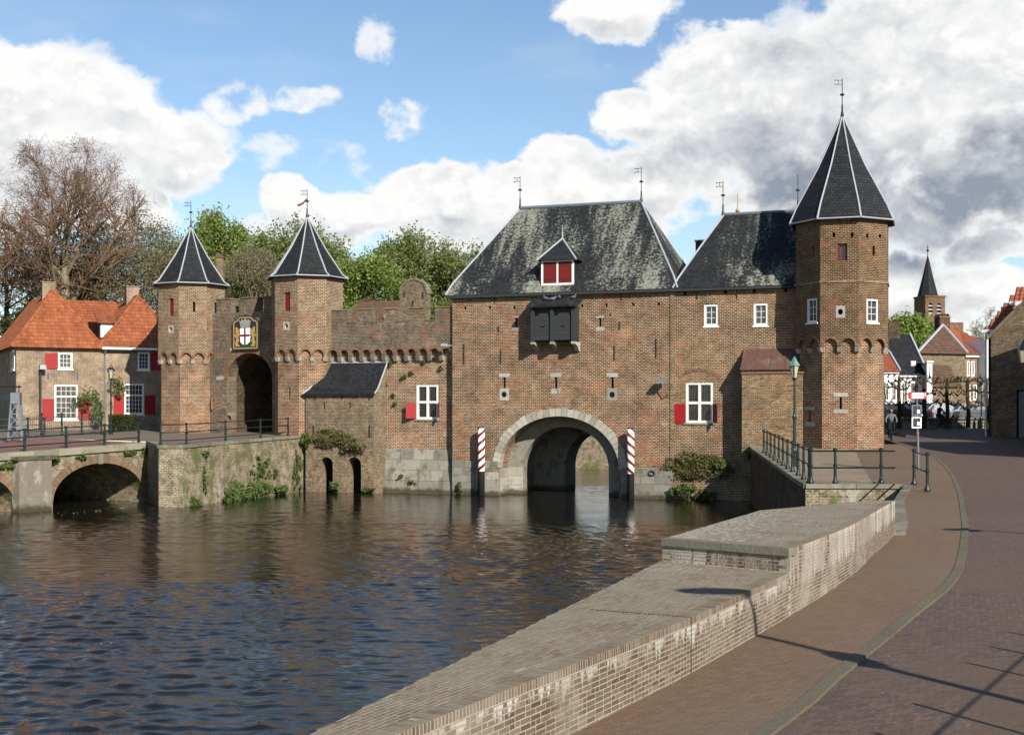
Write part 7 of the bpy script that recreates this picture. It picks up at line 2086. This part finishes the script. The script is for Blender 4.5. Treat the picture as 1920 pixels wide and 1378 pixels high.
def grow(rng, base, H, rx, ry, cz, rz, r0, n1, n2, n3, n4, fork=.3, droop=0.0, up=.35, lean=(0, 0), twl=.11, lead=.93):
    # trunk, then four orders of branches reaching for points of the crown's volume
    b = np.array(base, float); top = b + np.array([lean[0], lean[1], H * lead])
    tS = 10; t = np.linspace(0, 1, tS)
    wob = np.cumsum(rng.normal(0, .012 * H, (tS, 3)), 0) * np.array([.35, .35, 0])
    trunk = b[None] + (top - b)[None] * t[:, None] + wob * t[:, None]
    tr = r0 * (1 - t) ** .9 * .9 + r0 * .06; tr[0] *= 1.35
    C = b + np.array([lean[0] * .6, lean[1] * .6, cz])
    curves = {0: (trunk[None], tr[None])}
    def child(par, parR, nper, tmin, tmax, reach, k0, jit, kill=1.0):
        P, Rr = par, parR; K, Sg, _ = P.shape
        tt = rng.uniform(tmin, tmax, (K, nper)) * (Sg - 1); i0 = np.clip(tt.astype(int), 0, Sg - 2); f = (tt - i0)[..., None]
        ar = np.arange(K)[:, None]
        st = P[ar, i0] * (1 - f) + P[ar, i0 + 1] * f; rr = Rr[ar, i0] * (1 - f[..., 0]) + Rr[ar, i0 + 1] * f[..., 0]
        dr = P[ar, i0 + 1] - P[ar, i0]; dr /= np.linalg.norm(dr, axis=2, keepdims=True) + 1e-9
        return st.reshape(-1, 3), rr.reshape(-1), dr.reshape(-1, 3), (tt / (Sg - 1)).reshape(-1)
    def bez(st, en, mid, Sg):
        s = np.linspace(0, 1, Sg)[None, :, None]
        return st[:, None] * (1 - s) ** 2 + 2 * mid[:, None] * s * (1 - s) + en[:, None] * s ** 2
    # first order: to points on the crown's shell
    st, rr, dr, ft = child(*curves[0], n1, fork, .92, 0, 0, 0)
    k = len(st); az = rng.uniform(0, 2 * np.pi, k); hh = np.clip((ft - fork) / (.92 - fork), 0, 1)
    el = np.clip(rng.normal(-.15 + 1.2 * hh, .28), -.5, 1.45)
    tgt = C + np.stack([rx * np.cos(az) * np.cos(el), ry * np.sin(az) * np.cos(el), rz * np.sin(el)], 1) * rng.uniform(.62, .98, (k, 1))
    mid = st + (tgt - st) * .45 + np.array([0, 0, 1]) * (np.linalg.norm(tgt - st, axis=1, keepdims=True) * (up - .25)); 
    P1 = bez(st, tgt, mid, 7); P1 += np.cumsum(rng.normal(0, .02, P1.shape), 1) * np.linspace(0, 1, 7)[None, :, None] * np.linalg.norm(tgt - st, axis=1)[:, None, None] * .35
    R1 = np.minimum(rr * .55, r0 * .42)[:, None] * np.linspace(1, .16, 7)[None]; curves[1] = (P1, R1)
    def order(par, nper, ln, sp, rad, Sg, tmin=.22):
        st, rr, dr, ft = child(*par, nper, tmin, 1.0, 0, 0, 0); k = len(st)
        v = dr * .9 + rng.normal(0, sp, (k, 3)) + np.array([0, 0, up * .5 - droop]); v /= np.linalg.norm(v, axis=1, keepdims=True)
        L = ln * rng.uniform(.5, 1.25, (k, 1)) * (1.15 - .5 * ft[:, None])
        en = st + v * L; q = (en - C) / np.array([rx, ry, rz]); m = np.linalg.norm(q, axis=1, keepdims=True); lim = rng.uniform(.9, 1.08, (k, 1))
        en = np.where(m > lim, C + (en - C) * lim / m, en)
        mid = (st + en) / 2 + rng.normal(0, .1, (k, 3)) * L + np.array([0, 0, .06]) * L
        return bez(st, en, mid, Sg), np.minimum(rr * .7, rad)[:, None] * np.linspace(1, .3, Sg)[None]
    sc = (rx + rz) / 2
    curves[2] = order(curves[1], n2, sc * .48, .62, r0 * .16, 6)
    curves[3] = order(curves[2], n3, sc * .25, .7, r0 * .07, 5, .15)
    if n4: curves[4] = order(curves[3], n4, sc * twl, .8, r0 * .03, 3, .1)
    return curves
def tree(name, label, base, H, crown, r0, counts, bark='bark', leaf=None, nleaf=0, lsize=.2, seed=1, twig=None, spread=.35, minr=.008, group='trees behind the gate', **kw):
    rng = np.random.default_rng(seed)
    t = thing(name, label, 'tree', base, 0, group)
    cs = grow(rng, (0, 0, 0), H, *crown, r0, *counts, **kw)
    sides = {0: 10, 1: 7, 2: 5, 3: 4, 4: 3}
    def pack(keys, nm, mat, par):
        Vs, Fs, o = [], [], 0
        for k in keys:
            if k not in cs: continue
            V, F = tubes_np(cs[k][0], np.maximum(cs[k][1], minr), sides[k]); Vs.append(V); Fs.append(F + o); o += len(V)
        return obj(nm, npmesh(nm, np.concatenate(Vs), np.concatenate(Fs), mat, smooth=True), par)
    pack([0, 1], 'trunk', bark, t); pack([2, 3, 4], 'twigs', twig or bark, t)
    if nleaf:
        last = cs[4][0] if 4 in cs else cs[3][0]; pts = last[:, 1:].reshape(-1, 3)
        k = len(pts); w = rng.random(k) ** 2.2; w /= w.sum()
        C = pts[rng.choice(k, nleaf, p=w)] + rng.normal(0, spread, (nleaf, 3))
        V, F = leaves_np(C, lsize, rng)
        cl = np.clip(.5 + .25 * np.sin(C[:, 0] * 1.9) * np.sin(C[:, 1] * 1.7 + 1) * np.sin(C[:, 2] * 2.1) + rng.normal(0, .22, nleaf), 0, 1)
        obj('crown', npmesh('crown', V, F, leaf, cl), t)
    return t
def at(px, D): x, y = ray(px, D); return (x, y, 3.6)
# the large bare beech with red-brown buds
tree('bare_tree', 'tall bare beech with reddish buds towering behind the orange tiled roofs', at(118, 118), 26.4, (8.8, 8.0, 16.0, 10.4), .85, (26, 10, 7, 5), 'bark', 'leaf_brown', 9000, .09, 25, 'twig_red', .3, .009, fork=.30, up=.34, lead=.80)
tree('bare_tree', 'brownish half-bare tree cut by the left edge behind the tiled house', at(10, 128), 20, (10, 7, 10.5, 9), .45, (20, 8, 6, 4), 'bark_dark', 'leaf_olive', 9000, .16, 12, 'twig_red', .4, .014, fork=.15)
tree('budding_tree', 'wide olive budding tree between the bare beech and left gate tower', at(245, 122), 20.0, (8.4, 6, 10.4, 9.4), .4, (24, 9, 6, 4), 'bark', 'leaf_olive', 26000, .15, 13, 'bark', .45, .012, fork=.12)
tree('budding_tree', 'thin grey twiggy tree seen above the left gate tower roof', at(330, 132), 21.0, (4.6, 4, 11, 8.4), .3, (18, 7, 5, 4), 'bark', 'leaf_olive', 4500, .15, 14, 'bark', .4, .012, fork=.15, up=.6)
tree('green_tree', 'fresh green tree between the two gate tower roofs', at(408, 128), 21.6, (4.6, 4.6, 12.5, 8.6), .38, (22, 7, 6, 4), 'bark_dark', 'leaf_fresh', 24000, .2, 15, spread=.42, fork=.3)
tree('budding_tree', 'pale leafless young tree just left of the right gate tower roof', at(470, 116), 16.6, (4.2, 3.4, 8.4, 8), .26, (22, 8, 6, 4), 'bark', 'leaf_olive', 8000, .13, 16, 'bark', .35, .012, fork=.12, up=.55)
tree('green_tree', 'broad green tree rising behind the right gate tower roof', at(568, 132), 21.8, (7.2, 5.5, 12.8, 8.4), .5, (26, 8, 6, 4), 'bark_dark', 'leaf_mid', 34000, .21, 17, spread=.42, fork=.25)
tree('green_tree', 'low bright green tree right of the right gate tower', at(690, 112), 15.6, (4.8, 4, 7.8, 7.2), .3, (22, 7, 6, 4), 'bark_dark', 'leaf_fresh', 24000, .18, 18, spread=.4, fork=.15)
tree('budding_tree', 'wispy grey bare tree above the crenellated wall', at(648, 135), 17, (3.6, 3, 9.5, 7), .26, (18, 6, 5, 4), 'bark', None, 0, .12, 19, 'bark', .35, .012, fork=.15, up=.6)
tree('green_tree', 'dense light green tree behind the round-topped gable', at(790, 118), 18.0, (5.8, 5, 9.6, 8.4), .4, (28, 8, 6, 4), 'bark_dark', 'leaf_mid', 34000, .18, 20, spread=.4, fork=.12)
tree('green_tree', 'green tree partly hidden by the left slope of the water gate roof', at(866, 122), 17.4, (5.0, 4.4, 9.6, 7.6), .36, (24, 8, 6, 4), 'bark_dark', 'leaf_mid', 26000, .18, 21, spread=.4, fork=.12)
for i, (px, D, h, r, sd, lf) in enumerate(((330, 112, 9.5, 4.5, 31, 'leaf_olive'), (440, 124, 10, 4.5, 32, 'leaf_mid'), (735, 128, 12, 5, 33, 'leaf_mid'), (60, 110, 9.5, 5, 34, 'leaf_hedge'), (170, 112, 10, 5, 35, 'leaf_olive'))):
    tree('understory_tree', ['olive shrubby tree low behind the left gate tower', 'green shrubby tree low between the two gate towers', 'green shrubby tree low beside the round-topped gable', 'dark shrubby tree behind the leftmost chimney', 'olive shrubby tree behind the chimney next to the beech trunk'][i],
         at(px, D), h, (r, r, h * .5, h * .5), .2, (20, 7, 5, 3), 'bark_dark', lf, 14000, .18, sd, spread=.4, fork=.08)
tree('green_tree', 'round green tree in front of the far church tower', at(1706, 170), 13.4, (3.8, 3.6, 9.4, 4.2), .4, (20, 7, 6, 3), 'bark_dark', 'leaf_fresh', 12000, .3, 22, spread=.5, fork=.3, group='trees in the town')
tree('bare_tree', 'small bare tree between the townhouse and the right edge house', at(1852, 150), 13.5, (3.2, 3, 8.5, 5.5), .25, (16, 6, 5, 4), 'bark', None, 0, .1, 23, fork=.2, minr=.012, group='trees in the town')

# pleached limes: trained trunks with knotted horizontal arms
def pleached(px, D, lb, seed):
    rng = random.Random(seed); x, y = ray(px, D); z = 3.62
    t = thing('pleached_tree', lb, 'tree', (x, y, z), 0, 'pleached trees along the far canal')
    m = MB(); m.tube([(0, 0, 0), (.04, 0, 1.2), (-.03, .02, 2.4), (0, 0, 3.7)], [.2, .15, .14, .11], 8); m.build('trunk', 'bark_dark', t)
    for k, zz in enumerate((1.8 + rng.uniform(-.2, .2), 2.7 + rng.uniform(-.2, .2), 3.5 + rng.uniform(-.1, .1))):
        for s in (-1, 1):
            n = rng.choice((4, 5, 6)); pts = [(0, 0, zz)]; ra = [.085]
            for i in range(1, n): pts.append((s * i * .26 + rng.uniform(-.04, .04), rng.uniform(-.08, .08), zz + rng.uniform(-.2, .22) + .02 * i)); ra.append(.06 - i * .005 + rng.uniform(-.01, .02))
            b = MB(); b.tube(pts, ra, 6)
            for p in pts[1:]:
                if rng.random() < .6: b.ball((p[0], p[1], p[2] + .03), rng.uniform(.06, .12), 7, 5)
                for q in range(2): b.tube([p, (p[0] + rng.uniform(-.1, .1), p[1] + rng.uniform(-.1, .1), p[2] + rng.uniform(.12, .36))], [.035, .015], 4)
            b.build('branch', 'bark_dark', t)
    g = np.random.default_rng(seed); C = np.stack([g.uniform(-1.6, 1.6, 170), g.normal(0, .14, 170), g.choice([1.9, 2.5, 3.1, 3.75], 170) + g.normal(0, .13, 170)], 1)
    V, F = leaves_np(C, .1, g); obj('crown', npmesh('crown', V, F, 'leaf_dry', g.random(170)), t)
for i, (px, D, lb) in enumerate(((1686, 93.5, 'knotted pleached lime nearest the corner tower'), (1733, 94, 'knotted pleached lime directly behind the route sign'), (1776, 95, 'knotted pleached lime in front of the shed roof'), (1815, 95.5, 'knotted pleached lime in front of the tall white windows'), (1850, 96, 'knotted pleached lime beside the shaded house corner'))): pleached(px, D, lb, 40 + i)

# wall plants, weeds and hedges
def clump(name, label, c, r, n, leaf, size, seed, cat='plant', group=None, stems=True, frag=0, rotz=0):
    g = np.random.default_rng(seed)
    t = thing(name, label, cat, c, rotz, group)
    k = frag or max(12, int(26 * r[0] / .8)); sc = g.normal(size=(k, 3)); sc /= np.linalg.norm(sc, axis=1, keepdims=True); sc *= g.random((k, 1)) ** .5 * .95
    sc[:, 2] -= .25 * np.abs(sc[:, 0]); sr = g.uniform(.05, .12, k) if frag else g.uniform(.08, .3, k); w = sr ** 2; pick = g.choice(k, n, p=w / w.sum())
    C = (sc[pick] + g.normal(0, .55, (n, 3)) * sr[pick, None]) * np.array(r)
    V, F = leaves_np(C, size * .8, g, 1.9); obj('foliage', npmesh('foliage', V, F, leaf, np.clip(.5 + .5 * C[:, 2] / r[2] * .5 + g.normal(0, .3, n), 0, 1)), t)
    if stems:
        k = 9; e = C[g.choice(n, k)]; s = np.array([0, 0, -r[2]]) + g.normal(0, .1, (k, 3)) * np.array([r[0], r[1], 0])
        P = np.stack([s, (s + e) / 2, e], 1); V, F = tubes_np(P, np.full((k, 3), .012), 3); obj('stems', npmesh('stems', V, F, 'bark_dark'), t)
    return t
def wall_clump(fr, px, py, y0, w, h, d, n, leaf, size, seed, label, stems=True, frag=0):
    x, z = fr.pix(px, py, y0); X, Y = fr.w(x, y0 - d * .45); clump('wall_plant', label, (X, Y, z), (w, d, h), n, leaf, size, seed, 'plant', 'plants on the old walls', stems, frag, rotz=fr.a)
QF = Fr(BB, math.atan2(78.4 - BB[1], -12.75 - BB[0]))       # face of the bastion seen from the canal
wall_clump(M, 622, 822, -1.0, 1.5, .6, .26, 3400, 'leaf_dry', .10, 50, 'straggling dry bush growing on the lean-to wall above the drains')
wall_clump(M, 662, 832, -1.0, .95, .6, .35, 2400, 'leaf_dry', .10, 51, 'dry overhanging bush right end of the lean-to drains')
wall_clump(M, 575, 825, -1.05, .5, .5, .3, 1000, 'leaf_weed', .10, 52, 'green bush at the left corner of the lean-to')
wall_clump(M, 628, 912, -1.1, .45, .25, .3, 500, 'leaf_weed', .2, 53, 'tuft of broad waterside leaves between the two drains')
wall_clump(M, 692, 918, -1.1, .5, .16, .3, 380, 'leaf_weed', .16, 54, 'low waterside weeds right of the drains')
wall_clump(M, 1310, 872, -.05, 1.9, .85, .16, 3200, 'leaf_dry', .10, 55, 'olive creeper covering the wing wall above the water')
wall_clump(M, 1350, 880, -.15, .6, .5, .3, 1100, 'leaf_weed', .10, 56, 'green creeper on the wing wall beside the quay shadow')
wall_clump(M, 1282, 917, -.15, .75, .42, .3, 1700, 'leaf_weed', .12, 57, 'bright green weeds at the waterline below the wing')
wall_clump(M, 1322, 926, -.15, .7, .3, .28, 1100, 'leaf_dry', .10, 58, 'dry brown weeds at the waterline below the wing')
wall_clump(M, 862, 915, -.15, .22, .5, .2, 550, 'leaf_dry', .10, 59, 'dry weed tuft at the left foot of the water gate')
wall_clump(M, 1410, 852, -1.4, .55, .35, .4, 800, 'leaf_weed', .11, 60, 'leafy plant at the foot of the buff annex railing')
for i, (px, py, w, h, lf) in enumerate(((732, 681, .18, .16, 'leaf_weed'), (758, 706, .22, .14, 'leaf_weed'), (722, 719, .16, .2, 'leaf_weed'), (738, 740, .2, .13, 'leaf_weed'), (741, 757, .2, .11, 'leaf_weed'), (795, 678, .2, .14, 'leaf_dry'), (826, 690, .16, .18, 'leaf_weed'), (772, 700, .2, .12, 'leaf_dry'), (752, 894, .22, .16, 'leaf_weed'), (772, 905, .28, .22, 'leaf_dry'))):
    wall_clump(M, px, py, .5 if py < 800 else .15, w, h, .14, 160, lf, .09, 70 + i, ['small fern under the corbels at the lean-to corner', 'green wall fern below the fifth corbel', 'green tuft beside the upper lean-to verge', 'upper of two green tufts left of the shuttered window', 'lower of two green tufts left of the shuttered window', 'dry tuft below the middle corbels', 'green tuft near the water gate corner below the corbels', 'dry tuft above the shuttered window', 'green tuft on the sloping stone foot', 'dry tuft near the waterline of the sloping stone foot'][i], False)
def on_quay(f, z, out=.2):
    x = (QF_L * f); X, Y = QF.w(x, -out); return (X, Y, z)
QF_L = math.hypot(-12.75 - BB[0], 78.4 - BB[1])
for i, (f, z, rx, rz, n, lf, lb, fr_) in enumerate(((.06, .22, .6, .35, 800, 'leaf_weed', 'small green weed clump at the foot of the bastion corner', 0), (.36, .4, 1.5, .6, 3600, 'leaf_weed', 'largest leafy weed clump at the waterline of the bastion', 0), (.55, .42, 1.7, .55, 3600, 'leaf_weed', 'leafy weed bank at the waterline in the middle of the bastion', 0), (.75, .3, .9, .3, 1300, 'leaf_weed', 'leafy weeds at the waterline near the lean-to end of the bastion', 0), (.14, 1.4, .12, .9, 350, 'leaf_weed', 'vertical strip of creeper on the bastion face', 14), (.92, 1.3, .6, 1.3, 1300, 'leaf_weed', 'green creeper on the bastion beside the lean-to corner', 30), (.15, 2.7, .35, .2, 250, 'leaf_weed', 'green tuft under the bastion coping', 0), (.62, 1.7, 1.8, .8, 900, 'leaf_weed', 'thin scattered creeper halfway up the bastion face', 40))):
    clump('wall_plant', lb, on_quay(f, z, .12), (rx, .2 if z > .8 else .34, rz), n, lf, .11, 90 + i, 'plant', 'plants on the old walls', False, fr_, rotz=QF.a)
for i, (px, py, w, h, lb) in enumerate(((20, 872, .6, .22, 'green tuft on the bridge spandrel left of the pier'), (105, 862, .4, .25, 'green tuft on the bridge right of the pier cap'), (152, 857, .3, .16, 'green tuft above the bridge arch crown'), (240, 848, .55, .2, 'yellow-flowered tuft under the bridge coping near the bastion'), (272, 842, .3, .4, 'green creeper at the joint of bridge and bastion'))):
    wall_clump(BR, px, py, -.05, w, h, .15, 300, 'leaf_weed', .10, 110 + i, lb, False)
# ivy-like climbing rose and hedge in front of the houses
wall_clump(HF, 163, 745, -.3, 1.1, .9, .3, 420, 'leaf_weed', .13, 120, 'climbing rose with sparse leaves trained over the tiled house window')
wall_clump(HF, 182, 775, -.35, .7, 1.2, .35, 520, 'leaf_weed', .13, 121, 'leafy climbing shrub beside the downpipe of the tiled house')
wall_clump(HF, 222, 722, -.3, .8, .9, .25, 240, 'leaf_dry', .12, 122, 'thin climbing shrub between the two tiled houses')
def make_hedge():
    f = Fr(ray(205, 86), R(20)); t = f.thing('hedge', 'clipped box hedge behind the street lantern', 'hedge'); g = np.random.default_rng(5)
    L = f.px(256); n = 5200; z0 = gl(86); C = np.stack([g.uniform(0, L, n), g.uniform(0, 1.2, n), z0 + g.uniform(0, 1.0, n)], 1)
    side = g.integers(0, 3, n); C[side == 0, 1] = g.normal(0, .04, (side == 0).sum()); C[side == 1, 2] = z0 + 1.0 + g.normal(0, .04, (side == 1).sum())
    V, F = leaves_np(C, .1, g); obj('foliage', npmesh('foliage', V, F, 'leaf_hedge', g.random(n)), t)
    m = MB(); m.box(.05, L - .05, .06, 1.15, z0, z0 + .93); m.build('core', 'leaf_hedge', t)
make_hedge()
# floating litter by the bank, too small and loose to count
g = np.random.default_rng(8); n = 60
C = np.stack([g.uniform(-24, -14.5, n), g.uniform(0, 1, n), np.full(n, .03)], 1); C[:, 1] = 59 + (C[:, 0] + 24) * 1.2 + g.normal(0, .8, n)
V, F = leaves_np(C, .12, g); V[:, 2] = np.clip(V[:, 2], .02, .06); obj('floating_leaves', npmesh('floating_leaves', V, F, 'leaf_dry', g.random(n)), label='bits of leaf litter floating near the bridge', cat='litter', kind='stuff')
